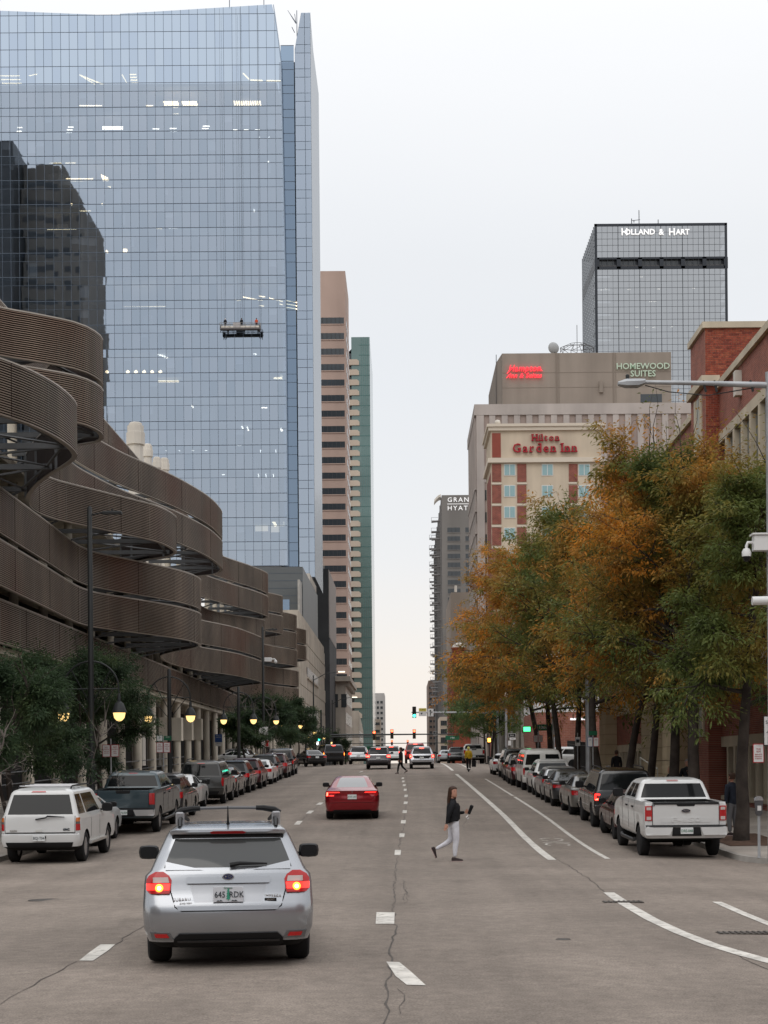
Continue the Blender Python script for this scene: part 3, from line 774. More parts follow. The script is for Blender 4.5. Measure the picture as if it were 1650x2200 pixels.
# podium
PODM = mat('podium_metal', (.115, .125, .13), .45, .3, var=(.4, .06)); STONE = mat('podium_stone', (.46, .41, .345), .85, var=(.35, .14), streak=(.8, .15))
pod = thing('podium_block', 'grey metal and beige stone podium at the foot of the glass tower', 'building', (-20, 235, gz(-15, 235)))
DP = 232.0
x0, x1 = X_at(440, 1300, DP), X_at(651, 1300, DP); zt = PZ(600, 1218, DP)
MB().box(x0, x1, DP, DP + 40, 0, zt).build('upper_block', PODM, pod, world=True)
jn = MB()
for z in np.arange(8, zt, 1.1): jn.box(x0, x1, DP - .03, DP, z, z + .05)
jn.build('panel_joint', TFR, pod, world=True)
fw = MB(); fw.box(X_at(601, 1300, DP), X_at(622, 1300, DP), DP - .08, DP - .02, PZ(610, 1340, DP), PZ(610, 1288, DP)); fw.build('window', TDK, pod, world=True)
xs_ = X_at(690, 1380, 262)
DS = 205.0
st = thing('stone_block', 'beige stone street front with dark slot windows beside the garage', 'building', (xs_ - 3, DS, gz(xs_, DS)))
zA = PZ(655, 1310, DS)
MB().box(xs_ - 9, xs_, DS, DS + 66, 0, zA).build('wall', STONE, st, world=True)
pn = MB()
for r_ in range(9):
    for c in range(22):
        yy = DS + c * 3.0 + (1.5 if r_ % 2 else 0); pn.box(xs_, xs_ + .05 + .03 * ((r_ * 7 + c * 3) % 3), yy + .03, yy + 2.95, 2 + r_ * 2.1 + .03, 2 + r_ * 2.1 + 2.06) if 2 + r_ * 2.1 + 2.1 < zA else None
o = pn.build('stone_panel', STONE, st, world=True); o['kind'] = 'stuff'
SLOT = mat('slot_window', (.03, .034, .04), .15)
for z0, y0, y1 in ((14.2, DS + 16, DS + 44), (8.8, DS + 16, DS + 44), (3.4, DS + 10, DS + 34)):
    w = MB().box(xs_ - .2, xs_ + .16, y0, y1, z0, z0 + 1.35).build('slot_window', SLOT, st, world=True)
    MB().box(xs_ + .1, xs_ + .3, y0 - .3, y1 + .3, z0 - .25, z0 - .02).build('sill', STONE, st, world=True)
MB().box(xs_ - 1.5, xs_ - 1.2, DS + 22, DS + 62, zA, zA + 6.5).build('set_back_screen', mat('metal_screen', (.36, .345, .32), .45, .5, var=(1.2, .2), bump=(3, .5)), st, world=True)
MB().box(xs_ - 7, xs_ - 3.5, DS - .2, DS, zA - 8, zA - .5).build('corner_window', TDK, st, world=True)
# terrace slab under the tower fin
MB().box(X_at(632, 1240, 255), fin_x1 + .2, 255, DT - .2, PZ(650, 1247, 255), PZ(650, 1232, 255)).build('terrace_slab', WST, pod, world=True)

# ------------------------------------------------------------------ window-cleaning platform with its crew
p0, p1 = P(473, 709, DT - 2.2), P(560, 707, DT - 2.2)
gon = thing('cleaning_platform', 'grey window cleaning platform hanging on the glass tower', 'platform', ((p0.x + p1.x) / 2, DT - 2.2, p0.z))
GM = mat('platform_metal', (.28, .27, .26), .5, .4, var=(3, .3)); hw = (p1.x - p0.x) / 2
MB().box(-hw, hw, -.45, .45, 0, .28).build('deck', mat('platform_dark', (.12, .11, .11), .6), gon)
MB().box(-hw + .2, hw - .2, -.40, -.36, .28, .62).build('kick_panel', mat('platform_panel', (.55, .52, .47), .6, var=(3, .2)), gon)
MB().box(-hw * .35, hw * .02, -.42, -.38, .35, 1.2).build('mesh_panel', mat('platform_mesh', (.42, .40, .40), .7), gon)
g = MB()
for z in (.75, 1.15): g.path([(-hw, -.42, z), (hw, -.42, z)], .035, 5); g.path([(-hw, .42, z), (hw, .42, z)], .035, 5)
for x in np.linspace(-hw, hw, 9):
    for y in (-.42, .42): g.path([(x, y, .2), (x, y, 1.15)], .03, 5)
g.build('guard_rail', GM, gon)
g = MB()
for s in (-1, 1):
    for dx in (0, .35): g.path([(s * (hw - .2 - dx), -.2, 0), (s * (hw - .1 - dx), -.2, -.45)], [.12, .05], 6)
    g.box(s * (hw - .25) - .2, s * (hw - .25) + .2, -.2, .3, .25, .75)
g.build('hoist', mat('hoist_dark', (.05, .05, .055), .5), gon)
g = MB()
for x in (-hw * .93, -.4, .3, hw * .93): g.path([(x, 0, .9), (x, 1.0, P(500, 25, DT).z - p0.z)], .018, 4)
g.build('cable', mat('steel_cable', (.12, .13, .15), .5), gon)
# ------------------------------------------------------------------ tall neighbours outside the frame that the glass tower mirrors
REFC = mat('mirrored_concrete', (.20, .185, .165), .8, var=(.05, .2), streak=(.1, .2)); REFW = mat('mirrored_window', (.035, .04, .045), .3)
def slab_tower(name, label, X0, X1, Y0, Y1, steps, wall, win, fl=4.0):
    t = thing(name, label, 'building', ((X0 + X1) / 2, Y1, gz(X0, Y1)))
    for (a, b, h) in steps:
        MB().box(X0 + (X1 - X0) * a, X0 + (X1 - X0) * b, Y0, Y1, 0, h).build('wall', wall, t, world=True)
        w = MB()
        for z in np.arange(5, h - 4, fl): w.box(X0 + (X1 - X0) * a + .8, X0 + (X1 - X0) * b - .8, Y1, Y1 + .06, z, z + 1.5)
        w.build('window_strip', win, t, world=True)
YB = 130.0; DV = 2 * DT - YB
def VX(x, y): return P(x, y, DV).x
slab_tower('concrete_tower', 'brown concrete high-rise seen only as a mirror image in the glass tower', VX(50, 800), P(228, 800, DV + 30).x, YB - 30, YB, ((0, .62, P(100, 352, DV).z), (.62, .82, P(180, 400, DV).z), (.82, 1, P(205, 440, DV).z)), REFC, REFW, 4.4)
slab_tower('dark_tower', 'dark glass high-rise seen only as a mirror image at the edge of the glass tower', VX(-60, 800), VX(46, 800), YB - 20, YB + 8, ((0, 1, P(30, 328, DV).z),), mat('mirrored_dark', (.045, .05, .055), .4), REFW, 4.0)

# ------------------------------------------------------------------ left side, beyond the glass tower
def front_tower(name, label, d, xl, xr, ytop, depth, wall, win, floor_px, win_px, win_x, ybot=1600, ytw=None, panes=5, side_win=None, group=None):
    """a tower whose front faces us and whose street side recedes; windows are real recessed strips with panes"""
    Xl, Xr = P(xl, 1200, d).x, P(xr, 1200, d).x
    zt = P(xr, ytop, d).z
    t = thing(name, label, 'building', ((Xl + Xr) / 2, d, gz(Xr, d)), group=group)
    body = MB().box(Xl, Xr, d, d + depth, gz(Xr, d) - 2, zt).build('wall', wall, t, world=True)
    fh, wh = floor_px * d / FPX, win_px * d / FPX
    z = P(xr, ytw or ytop, d).z
    fr = mat('window_frame_dark', (.05, .05, .055), .5)
    first = None
    while z > P(xr, ybot, d).z:
        for (a, b) in win_x:
            Xa, Xb = Xl + (Xr - Xl) * a, Xl + (Xr - Xl) * b
            w = MB().box(Xa, Xb, d - .05, d + .05, z - wh, z).build('window', win, t, world=True)
            if panes > 1:
                m = MB()
                for k in range(1, panes):
                    x = Xa + (Xb - Xa) * k / panes; m.box(x - .07, x + .07, d - .10, d - .02, z - wh, z)
                o = m.build('mullion', fr, w); o['kind'] = 'stuff'
                o.location = (-t.location[0], -t.location[1], -t.location[2])
            MB().box(Xa - .1, Xb + .1, d - .16, d, z - wh - .25, z - wh - .02).build('sill', wall, t, world=True)
        if side_win:
            for s in np.arange(2, depth - 3, side_win):
                MB().box(Xr - .1, Xr + .05, d + s, d + s + side_win * .55, z - wh, z).build('side_window', win, t, world=True)
        z -= fh
    return t, Xl, Xr, zt
PINK = mat('pink_granite', (.44, .325, .275), .7, var=(.06, .12), streak=(.15, .1)); DKW = mat('dark_window', (.035, .042, .048), .12, spec=.7)
front_tower('granite_tower', 'pink granite office tower with dark strip windows behind the glass tower', 400, 640, 747, 582, 24, PINK, DKW, 33.3, 13.5, ((.02, .965),), 1480, 682, 11, side_win=6)
SLATE = mat('black_slate', (.045, .047, .05), .6, var=(.15, .25))
t, Xl, Xr, zt = front_tower('dark_slab_building', 'windowless dark slate slab building in front of the pink tower', 325, 655, 705, 1222, 34, SLATE, DKW, 500, 1, (), 1500)
MB().box(Xr, Xr + .12, 325 + .5, 359, zt - 14, zt - .1).build('light_side_panel', mat('slab_side', (.30, .27, .25), .7), t, world=True)
MB().box(Xr, Xr + .10, 325 + .5, 359, 0, zt - 14.1).build('dark_side_panel', SLATE, t, world=True)
r_ = MB()
for k in range(3): r_.box(Xr - 2.0 + k * .5, Xr - 1.9 + k * .5, 326, 326.1, zt, zt + 1.6)
r_.build('roof_rail', WST, t, world=True)
# teal tower: stacked pale spandrels on a glass prism
TEAL = mat('teal_glass', (.125, .195, .185), .12, .3, var=(.05, .2), spec=.9); CREAM = mat('cream_panel', (.50, .42, .345), .75, var=(.08, .1))
d = 620.0
t = thing('teal_tower', 'slim teal glass tower with pale zigzag panels at the end of the street', 'building', (P(780, 1400, d).x, d, gz(-12, d)))
X0, X1, X2 = P(744, 1300, d).x, P(776, 1300, d).x, P(799, 1300, d).x; zt = P(792, 724, d).z
MB().box(X1 - 3, X2, d, d + 60, -10, zt).build('glass_prism', TEAL, t, world=True)
MB().box(X0, X1, d + 1.5, d + 50, -10, zt - 6).build('core', DKW, t, world=True)
gl = MB()
for z in np.arange(4, zt, 3.95): gl.box(X1, X2 + .05, d - .12, d, z, z + .18)
for x in np.linspace(X1 + .9, X2 - .9, 4): gl.box(x - .06, x + .06, d - .1, d, 0, zt)
gl.build('mullion_grid', mat('teal_mullion', (.07, .17, .16), .3, .3), t, world=True)
spn = None; zz = 12.0; nfl = 0
while zz < zt - 8:
    if spn is None:
        spn = MB().prism([(0, 0), (5.8, 0), (5.8, 1.5), (5.0, 2.2), (0, 2.2)], 1, 0, 4).build('spandrel_panel', CREAM, t); o = spn
    else: o = inst(spn.data, 'spandrel_panel', t)
    o.location = (X0 - t.location[0], d - .5 - d, zz - t.location[2])
    MB().box(X0, X1 - .2, d + 1.2, d + 1.45, zz + 2.25, zz + 3.85).build('window', DKW, t, world=True)
    zz += 3.95; nfl += 1
MB().add([(X0 + 1, d + 2, zt - 6), (X1, d, zt - 1.5), (X2, d, zt), (X2, d + 50, zt), (X0 + 1, d + 50, zt - 6)], [(0, 1, 2, 3, 4)]).build('roof', TEAL, t, world=True)
# old stone block with a cornice
d = 352.0
OLD = mat('old_limestone', (.43, .385, .33), .85, var=(.2, .18), streak=(.5, .2))
t = thing('cornice_building', 'old limestone block with a heavy cornice below the pink tower', 'building', (P(730, 1550, d).x, d, gz(-14, d)))
Xl, Xr = P(705, 1500, d).x, P(742, 1500, d).x; zt = P(740, 1462, d).z
MB().box(Xl, Xr, d, d + 45, -3, zt).build('wall', OLD, t, world=True)
MB().prism([(d - 1.2, zt - .2), (d + 46, zt - .2), (d + 46, zt + .9), (d - 1.2, zt + .9)], 0, Xl, Xr + 1.2).build('cornice', OLD, t, world=True)
b = MB()
for k in range(14): b.box(Xr + .02, Xr + .9, d + k * 3.2, d + k * 3.2 + .8, zt - 1.3, zt - .22)
o = b.build('bracket', OLD, t, world=True)
for k in range(8):
    for lv in range(3): MB().box(Xr - .1, Xr + .06, d + 2 + k * 5.2, d + 4.4 + k * 5.2, zt - 5 - lv * 4.6, zt - 2.4 - lv * 4.6).build('window', DKW, t, world=True)
for k in range(2): MB().box(Xl + 1 + k * 1.9, Xl + 2.2 + k * 1.9, d - .05, d + .05, zt - 6, zt - 3).build('window', DKW, t, world=True)
d = 470.0
t = thing('gabled_stone_building', 'small pale stone building stepping down before the teal tower', 'building', (P(768, 1560, d).x, d, gz(-13, d)))
Xl, Xr = P(755, 1540, d).x, P(771, 1540, d).x; zt = P(765, 1527, d).z
MB().prism([(d, -4), (d + 50, -4), (d + 50, zt - 5), (d, zt)], 0, Xl, Xr).build('wall', OLD, t, world=True)
for k in range(6): MB().box(Xr - .1, Xr + .07, d + 3 + k * 7, d + 6 + k * 7, zt - 9, zt - 6).build('window', DKW, t, world=True)
WMID = mat('pale_apartment', (.47, .455, .44), .8, var=(.06, .15))
front_tower('white_apartment_block', 'pale grey apartment block closing the far end of the street', 760, 799, 823, 1489, 40, WMID, DKW, 11.5, 5.5, ((.04, .22), (.32, .52), (.64, .86)), 1610, 1506, 2)
front_tower('low_cream_building', 'low cream building with a sign board before the pale apartment block', 700, 801, 814, 1545, 25, CREAM, DKW, 16, 6, ((.1, .9),), 1610, 1552, 3)

# ------------------------------------------------------------------ right side, far to near
HYG = mat('hyatt_concrete', (.19, .18, .17), .8, var=(.06, .12), streak=(.2, .12)); HYS = mat('hyatt_side', (.155, .15, .15), .7)
WHT = mat('sign_white', (.8, .8, .8), .5, emit=((1, 1, 1), .35))
t, Xl, Xr, zt = front_tower('grand_hotel_tower', 'grey hotel tower with white letters in two lines and stacked balconies', 545, 950, 1040, 1063, 150, HYG, DKW, 18.75, 10, ((.13, .43), (.56, .86)), 1560, 1133, 3)
text('sign_lettering', 'GRAND', 2.2, (P(961, 1074, 545).x, 544.9, P(1000, 1074, 545).z), WHT, t, .3, world=True, bold=.01, spacing=1.3, sx=1.05, align='LEFT')
MB().box(P(961, 1083, 545).x, P(1045, 1083, 545).x, 544.7, 544.95, P(1000, 1083.3, 545).z, P(1000, 1082.2, 545).z).build('sign_rule', WHT, t, world=True)
text('sign_lettering', 'HYATT', 2.2, (P(961, 1092, 545).x, 544.9, P(1000, 1092, 545).z), WHT, t, .3, world=True, bold=.01, spacing=1.3, sx=1.05, align='LEFT')
BALC = mat('balcony_slab', (.34, .34, .345), .6); RAILM = mat('balcony_rail', (.30, .31, .33), .4, .3)
bal = MB().prism([(0, 0), (3.0, .25), (3.0, .45), (0, .45)], 1, 0, 3.2).build('balcony_floor', BALC, t)
bal.location = (Xl - 3.0 - t.location[0], 30, 12 - t.location[2]); rl_ = MB()
for y in (0, 1.6, 3.2): rl_.path([(0, y, .45), (0, y, 1.4)], .03, 4)
rl_.path([(0, 0, 1.5), (0, 3.2, 1.5)], .06, 4); rl_.path([(0, 0, 1.5), (3, 0, 1.5)], .06, 4)
rl_ = rl_.build('balcony_rail', RAILM, t); rl_.location = bal.location
for k in range(21):
    for yy in ((30, 74) if k % 2 == 0 else (34, 80)):
        loc = (Xl - 3.0 - t.location[0], yy, P(948, 1125, 580).z - k * 3.25 - t.location[2])
        if loc[2] + t.location[2] < 6: continue
        inst(bal.data, 'balcony_floor', t, loc); inst(rl_.data, 'balcony_rail', t, loc)
for s in range(8): MB().box(Xl - .25, Xl, 550 + s * 17, 551 + s * 17, 0, zt).build('pier', HYS, t, world=True)
c = MB(); pa = [(P(933 + 14 * k / 8, 1075 - 11 * math.sin(math.pi / 2 * k / 8), 600)) for k in range(9)]
c.loft([[(p.x, 598, p.z - .9), (p.x, 606, p.z - .9), (p.x, 606, p.z), (p.x, 598, p.z)] for p in pa])
c.build('curved_canopy', WST, t, world=True)
BRN = mat('brown_brick_far', (.22, .17, .145), .85, var=(.1, .15))
front_tower('brown_apartment_block', 'dark brown apartment block far down the street on the right', 720, 918, 936, 1462, 60, BRN, DKW, 12, 5, ((.1, .4), (.55, .85)), 1600, 1475, 2)
front_tower('pale_low_office', 'low pale office front below the hotel balconies', 500, 942, 975, 1540, 30, CREAM, DKW, 18, 11, ((.05, .95),), 1620, 1548, 7)
TAU = mat('taupe_stucco', (.255, .215, .18), .85, var=(.1, .1), streak=(.2, .12))
t, Xl, Xr, zt = front_tower('taupe_block', 'blank taupe block with a white roof pipe before the hotel tower', 420, 968, 1060, 1272, 50, TAU, DKW, 400, 1, (), 1600)
MB().path([P(979, 1272, 421), P(979, 1258, 421)], .35, 8).build('roof_pipe', WST, t, world=True)
REDB = mat('old_red_brick', (.33, .085, .055), .85, var=(.2, .2))
d = 330.0
t = thing('brick_turret_building', 'old red brick building with a domed corner turret behind the trees', 'building', (P(1000, 1500, d).x, d, gz(13, d)))
MB().box(P(972, 1450, d).x, P(1060, 1450, d).x, d, d + 40, 0, P(980, 1402, d).z).build('wall', REDB, t, world=True)
c_ = P(983, 1378, d); MB().lathe([(1.4, c_.z - 5), (1.4, c_.z - 1.6), (1.6, c_.z - 1.5), (1.6, c_.z - 1.2)], 12, (c_.x + .3, d + 1.4, 0)).build('turret', REDB, t, world=True, smooth=30)
MB().lathe([(1.45, c_.z - 1.19), (1.2, c_.z - .6), (.4, c_.z - .2)], 12, (c_.x + .3, d + 1.4, 0)).build('turret_cap', WST, t, world=True, smooth=30)
# dark glass tower with the rooftop name
HHG = glass_mat('hh_glass', (.58, .59, .60), .74, (.28, .30, .32), wob=.02); HHD = mat('hh_frame', (.022, .027, .036), .4, .3)
d = 320.0
t = thing('gridded_glass_tower', 'dark gridded glass tower with white letters on its crown', 'tower', (P(1420, 1500, d).x, d, gz(40, d)))
Xl, Xr = P(1279, 700, d).x, P(1563, 600, d).x; zt = P(1420, 480, d).z
pw = (Xr - Xl - .8) / 24; ph = 13.6 * d / FPX
zb = P(1400, 1000, d).z
z = zt - .5; rown = 0; rest = MB(); npan = 0
while z > zb:
    if rown == 5:      # the open plant floor
        z2 = z - 1.75 * ph
        for k in range(6): MB().box(Xl + .9 + k * 4 * pw, Xl + .4 + (k + 1) * 4 * pw - .8, d + .6, d + .7, z2 + .5, z - .3).build('plant_floor_window', DKW, t, world=True)
        z = z2; rown += 1; continue
    for k in range(24):
        a = Xl + .4 + k * pw; e = .02
        q = [(a + e, d + rnd.gauss(0, .004), z - ph + e), (a + pw - e, d + rnd.gauss(0, .004), z - ph + e), (a + pw - e, d + rnd.gauss(0, .004), z - e), (a + e, d, z - e)]
        if npan < 300 and k < 24: MB().add(q, [(0, 1, 2, 3)]).build('pane', HHG, t, world=True); npan += 1
        else: rest.add(q, [(0, 1, 2, 3)])
    z -= ph; rown += 1
yb_ = Xl * FPX / (P(1252, 700, 1).x * FPX)
depth = Xl / P(1252, 700, 1).x - d
ncol = 12; cw = depth / ncol
z = zt - .5; rown = 0
while z > zb:
    if rown == 5: z -= 1.75 * ph; rown += 1; continue
    for k in range(ncol): rest.add([(Xl, d + (k + 1) * cw - .07, z - ph + .07), (Xl, d + k * cw + .07, z - ph + .07), (Xl, d + k * cw + .07, z - .07), (Xl, d + (k + 1) * cw - .07, z - .07)], [(0, 1, 2, 3)])
    z -= ph; rown += 1
o = rest.build('pane_field', HHG, t, world=True); o['kind'] = 'stuff'
g = MB()
for k in range(25): g.box(Xl + .4 + k * pw - (.06 if k % 4 == 0 else .022), Xl + .4 + k * pw + (.06 if k % 4 == 0 else .022), d - .06, d + .1, zb, zt)
z = zt - .5; rown = 0
while z > zb:
    g.box(Xl, Xr, d - .04, d + .1, z - .026, z + .026); z -= ph * (1.75 if rown == 5 else 1); rown += 1
g.box(Xl, Xl + .5, d - .1, d + .3, zb, zt); g.box(Xr - .5, Xr, d - .1, d + .3, zb, zt); g.box(Xl, Xr, d - .1, d + .3, zt - .5, zt)
z5 = zt - .5 - 5 * ph; g.box(Xl, Xr, d + .72, d + 1.2, z5 - 1.75 * ph, z5)
for k in range(7): g.box(Xl + .1 + k * 4 * pw, Xl + .9 + k * 4 * pw, d - .08, d + .7, z5 - 1.75 * ph, z5)
g.box(Xl, Xr, d - .08, d + .7, z5 - .3, z5 + .1); g.box(Xl, Xr, d - .08, d + .7, z5 - 1.75 * ph - .1, z5 - 1.75 * ph + .5)
g.box(Xl - .02, Xl + .3, d, d + depth, z5 - 1.75 * ph, z5)
for k in range(ncol + 1): g.box(Xl - .05, Xl + .1, d + k * cw - .06, d + k * cw + .06, zb, zt)
g.build('mullion_grid', HHD, t, world=True)
c = MB(); c.box(Xl + 6, Xr - .3, d + 6, d + depth, 0, zt - .4); c.box(Xl + .3, Xr - .3, d + .8, d + depth, zt - .6, zt - .2)
z = zt - .5
while z > zb: c.box(Xl + .3, Xr - .3, d + .3, d + 6, z - .5, z - .1); z -= ph * 2
c.build('core', mat('hh_core', (.10, .10, .105), .7), t, world=True)
SIGNW = mat('letter_white', (.85, .85, .85), .5, emit=((1, 1, 1), .5))
for s, x, sz_ in (('H', 1341, 2.0), ('OLLAND', 1374, 1.55), ('&', 1420, 1.7), ('H', 1443, 2.0), ('ART', 1466, 1.55)):
    text('sign_lettering', s, sz_, (P(x, 500, d).x, d - .3, P(x, 500, d).z), SIGNW, t, .25, world=True, bold=.03, sx=.95 if s != 'OLLAND' else 1.0)
ap = MB()
for x, y, h in ((1373, 480, 2.7), (1357, 480, 1.0), (1414, 480, .8), (1362, 478, .4)): p = P(x, y, d + 4); ap.path([p, (p.x, p.y, p.z + h)], .08, 4)
p = P(1357, 474, d + 4); ap.path([p, P(1375, 472, d + 4)], .06, 4)
ap.build('roof_antenna', HHD, t, world=True)
for (x, y) in ((1375, 595), (1395, 648), (1404, 648), (1365, 703), (1380, 705), (1402, 703), (1440, 702), (1365, 711), (1290, 623), (1300, 621), (1348, 622), (1487, 619), (1412, 621), (1500, 678)):
    p = P(x, y, d + 2.5); MB().path([p, (p.x + .6, p.y, p.z)], .06, 4).build('ceiling_light', COOL, t, world=True)
# taupe hotel penthouse with two names
d = 262.0
t = thing('hotel_penthouse_block', 'taupe stucco hotel block with glowing red and pale green sign letters', 'building', (P(1250, 1000, d).x, d, gz(20, d)))
Xl, Xr = P(1079, 800, d).x, P(1442, 800, d).x; zt = P(1250, 758, d).z
STU = mat('penthouse_stucco', (.275, .235, .20), .85, var=(.15, .08), streak=(.4, .12))
XL2 = P(1066, 800, 268).x
MB().prism([(Xl, d), (Xr, d), (Xr, d + 30), (XL2, d + 30), (XL2, d + 6)], 2, 5, zt).build('wall', STU, t, world=True)
pj = MB()
for x in (1196, 1318): X = P(x, 800, d).x; pj.box(X - .12, X + .12, d - .08, d, 40, zt); pj.box(X + .35, X + .42, d - .05, d, 40, zt)
for y in (800, 832): z = P(1250, y, d).z; pj.box(Xl, Xr, d - .03, d, z - .03, z + .03)
pj.build('wall_joint', mat('stucco_joint', (.22, .185, .155), .9), t, world=True)
REDS = emis('sign_red', (1.0, .03, .05), 1.5)
def script_letters(s, x, y, size, m, sh=.25):
    o = text('sign_lettering', s, size, (P(x, y, d).x, d - .3, P(x, y, d).z), m, t, .3, world=True, bold=.004, sx=.9, spacing=1.1)
    me = o.data
    for v in me.vertices: v.co.x += v.co.y * sh        # slant like brush script
    return o
script_letters('Hampton', 1128, 792.5, 1.45, REDS); script_letters('Inn & Suites', 1129, 808, 1.12, REDS)
sw = MB()
for (xa, ya, xb, yb2) in ((1089, 803, 1100, 790), (1150, 790, 1165, 797), (1088, 812, 1098, 803)):
    a_, b_ = P(xa, ya, d - .3), P(xb, yb2, d - .3); sw.path([a_, (a_ + b_) / 2 + Vector((.1, 0, .15)), b_], [.05, .12, .05], 5)
sw.build('sign_flourish', REDS, t, world=True)
PGR = mat('sign_pale_green', (.42, .50, .40), .5, emit=((.7, .9, .7), .12))
text('sign_lettering', 'HOMEWOOD', 1.42, (P(1381, 788, d).x, d - .25, P(1381, 788, d).z), PGR, t, .25, world=True, bold=.006, sx=1.0)
text('sign_lettering', 'SUITES', 1.42, (P(1381, 804, d).x, d - .25, P(1381, 804, d).z), PGR, t, .25, world=True, bold=.006)
dk = MB(); a_, b_ = P(1376, 847, d), P(1422, 864, d); dk.box(a_.x, b_.x, d - .05, d + .02, b_.z, a_.z); dk.build('louvre_opening', DKW, t, world=True)
a_, b_ = P(1287, 820, d), P(1295, 844, d); MB().box(a_.x, b_.x, d - .5, d, b_.z, a_.z).build('wall_light_box', STU, t, world=True)
# dish and lattice frame on its roof
dish = thing('satellite_dish', 'grey satellite dish on the roof of the taupe hotel block', 'satellite dish', P(1192, 757, d + 2))
q = MB(); pts = [(1.02 * math.sin(a), -.45 * (1 - math.cos(a)) * 1.5) for a in np.linspace(0, 1.3, 7)]
q.lathe([(max(r, .01), -h) for r, h in pts], 20, (0, 0, 0), axis=1)
o = q.build('reflector', mat('dish_grey', (.34, .35, .355), .5), dish, smooth=60); o.location = (0, 0, .85); o.rotation_euler = (0, 0, R(18))
MB().path([(0, .4, -.4), (0, .3, .8)], .1, 6).build('mount', HHD, dish)
fr_ = thing('roof_lattice', 'thin steel lattice ring with mast on the roof of the taupe hotel block', 'roof frame', P(1240, 757, d + 4))
q = MB(); n = 10
for k in range(n):
    a0, a1 = 2 * math.pi * k / n, 2 * math.pi * (k + 1) / n
    f = lambda a, r, z: (r * math.cos(a), r * .6 * math.sin(a), z)
    q.path([f(a0, 2.8, 0), f(a0, 2.8, .8)], .05, 4); q.path([f(a0, 2.8, .8), f(a1, 2.8, .8)], .05, 4); q.path([f(a0, 2.8, .8), f(a0, 1.2, 1.45)], .04, 4); q.path([f(a0, 1.2, 1.45), f(a1, 1.2, 1.45)], .04, 4); q.path([f(a0, 2.8, 0), f(a1, 2.8, .8)], .035, 4)
q.path([(0, 0, 0), (0, 0, 4.6)], .05, 4)
q.build('frame', mat('lattice_steel', (.1, .1, .105), .5), fr_)
MB().path([P(1066, 868, 268), P(1066, 762, 268)], .06, 5).build('corner_mast', HHD, t, world=True)
# ribbed granite block
d = 250.0
t = thing('ribbed_stone_building', 'pink grey office block with vertical ribs behind the brick hotel', 'building', (P(1200, 1000, d).x, d, gz(12, d)))
Xl, Xr = P(1024, 1000, d).x, P(1490, 900, d).x; zt = P(1200, 868, d).z; dep = Xl / P(1008, 1000, 1).x - d
RIB1 = mat('rib_pink', (.345, .275, .245), .8, var=(.2, .1), streak=(.4, .1)); RIB2 = mat('rib_grey', (.43, .385, .36), .8, var=(.2, .1), streak=(.4, .1))
MB().box(Xl, Xr, d, d + dep, -2, zt - 1.7).build('wall', RIB1, t, world=True)
MB().box(Xl - .3, Xr, d - .3, d + dep, zt - 1.7, zt).build('parapet', RIB2, t, world=True)
rb = MB().box(0, .95, -.22, 0, 0, 1).build('rib', RIB2, t); w_ = 0
x = Xl + .1; first = True; zrib = zt - 9.6
while x < Xr - 1:
    o = rb if first else inst(rb.data, 'rib', t); first = False
    o.location = (x - t.location[0], -.0, zrib - t.location[2]); o.scale = (1, 1, zt - 1.72 - zrib); x += 1.95
MB().box(Xl, Xr, d - .06, d, zrib - 2.6, zrib - .2).build('window_strip', DKW, t, world=True)
for k in range(12): MB().box(Xl + 1 + k * 3.1, Xl + 1.5 + k * 3.1, d - .15, d - .05, zrib - 2.7, zrib - .1).build('window_mullion', RIB2, t, world=True)
MB().box(Xl, Xl + 1.2, d - .3, d, 0, zt - 1.75).build('corner_pier', RIB2, t, world=True)
for k in range(14):
    yy = d + 1 + k * (dep - 2) / 14
    MB().box(Xl - .25, Xl, yy, yy + .45, 0, zt - 1.8).build('side_rib', RIB2, t, world=True)
for lv in range(14):
    z = zrib - 3.6 - lv * 3.5
    MB().box(Xl + 1.3, Xr, d - .12, d - .02, z - 1.9, z - .3).build('window_strip', DKW, t, world=True)
    MB().box(Xl - .06, Xl - .01, d + 1, d + dep - 1, z - 1.9, z - .3).build('side_window_strip', DKW, t, world=True)
    MB().box(Xl - .3, Xl, d, d + dep, z - .2, z).build('side_string_course', RIB2, t, world=True)
# brick and cream hotel
d = 218.0
t = thing('brick_hotel', 'cream and red brick hotel with dark red letters on its parapet', 'building', (P(1200, 1200, d).x, d, gz(12, d)))
Xl, Xr = P(1055, 1000, d).x, P(1292, 1000, d).x; zt = P(1170, 911, d).z
CRM = mat('cream_stucco', (.56, .475, .37), .85, var=(.25, .07), streak=(.6, .1)); HBR = brick_mat('hotel_brick', (.27, .075, .05), (.21, .055, .04), (.36, .27, .22), (0, 2), .4, .14); HSD = brick_mat('hotel_brick_side', (.25, .07, .05), (.2, .055, .04), (.36, .27, .22), (1, 2), .4, .14)
PIPE = mat('hotel_trim', (.62, .55, .46), .8)
depth = Xl / P(1046, 1000, 1).x - d
MB().box(Xl, Xr, d, d + max(depth, 12), -2, zt - .6).build('wall', CRM, t, world=True)
MB().box(Xl - .02, Xl, d + .3, d + depth, 0, zt - 6.5).build('side_brick', HSD, t, world=True)
for (yt, yb2, o_) in ((911, 917, .55), (917, 925, .35), (984, 994, .45)):
    MB().box(Xl - o_, Xr + o_, d - o_, d + 12.5, P(1170, yb2, d).z, P(1170, yt, d).z).build('cornice', PIPE, t, world=True)
sp = [(1057, 1077), (1111, 1131), (1222, 1241)]
ylev = [993 + 45.6 * k for k in range(14)]
for (xa, xb) in sp:
    for k, y in enumerate(ylev):
        a_, b_ = P(xa, y + 4, d), P(xb, y + 42, d)
        if b_.z < 2: continue
        MB().box(a_.x, b_.x, d - .10, d, b_.z, a_.z).build('brick_panel', HBR, t, world=True)
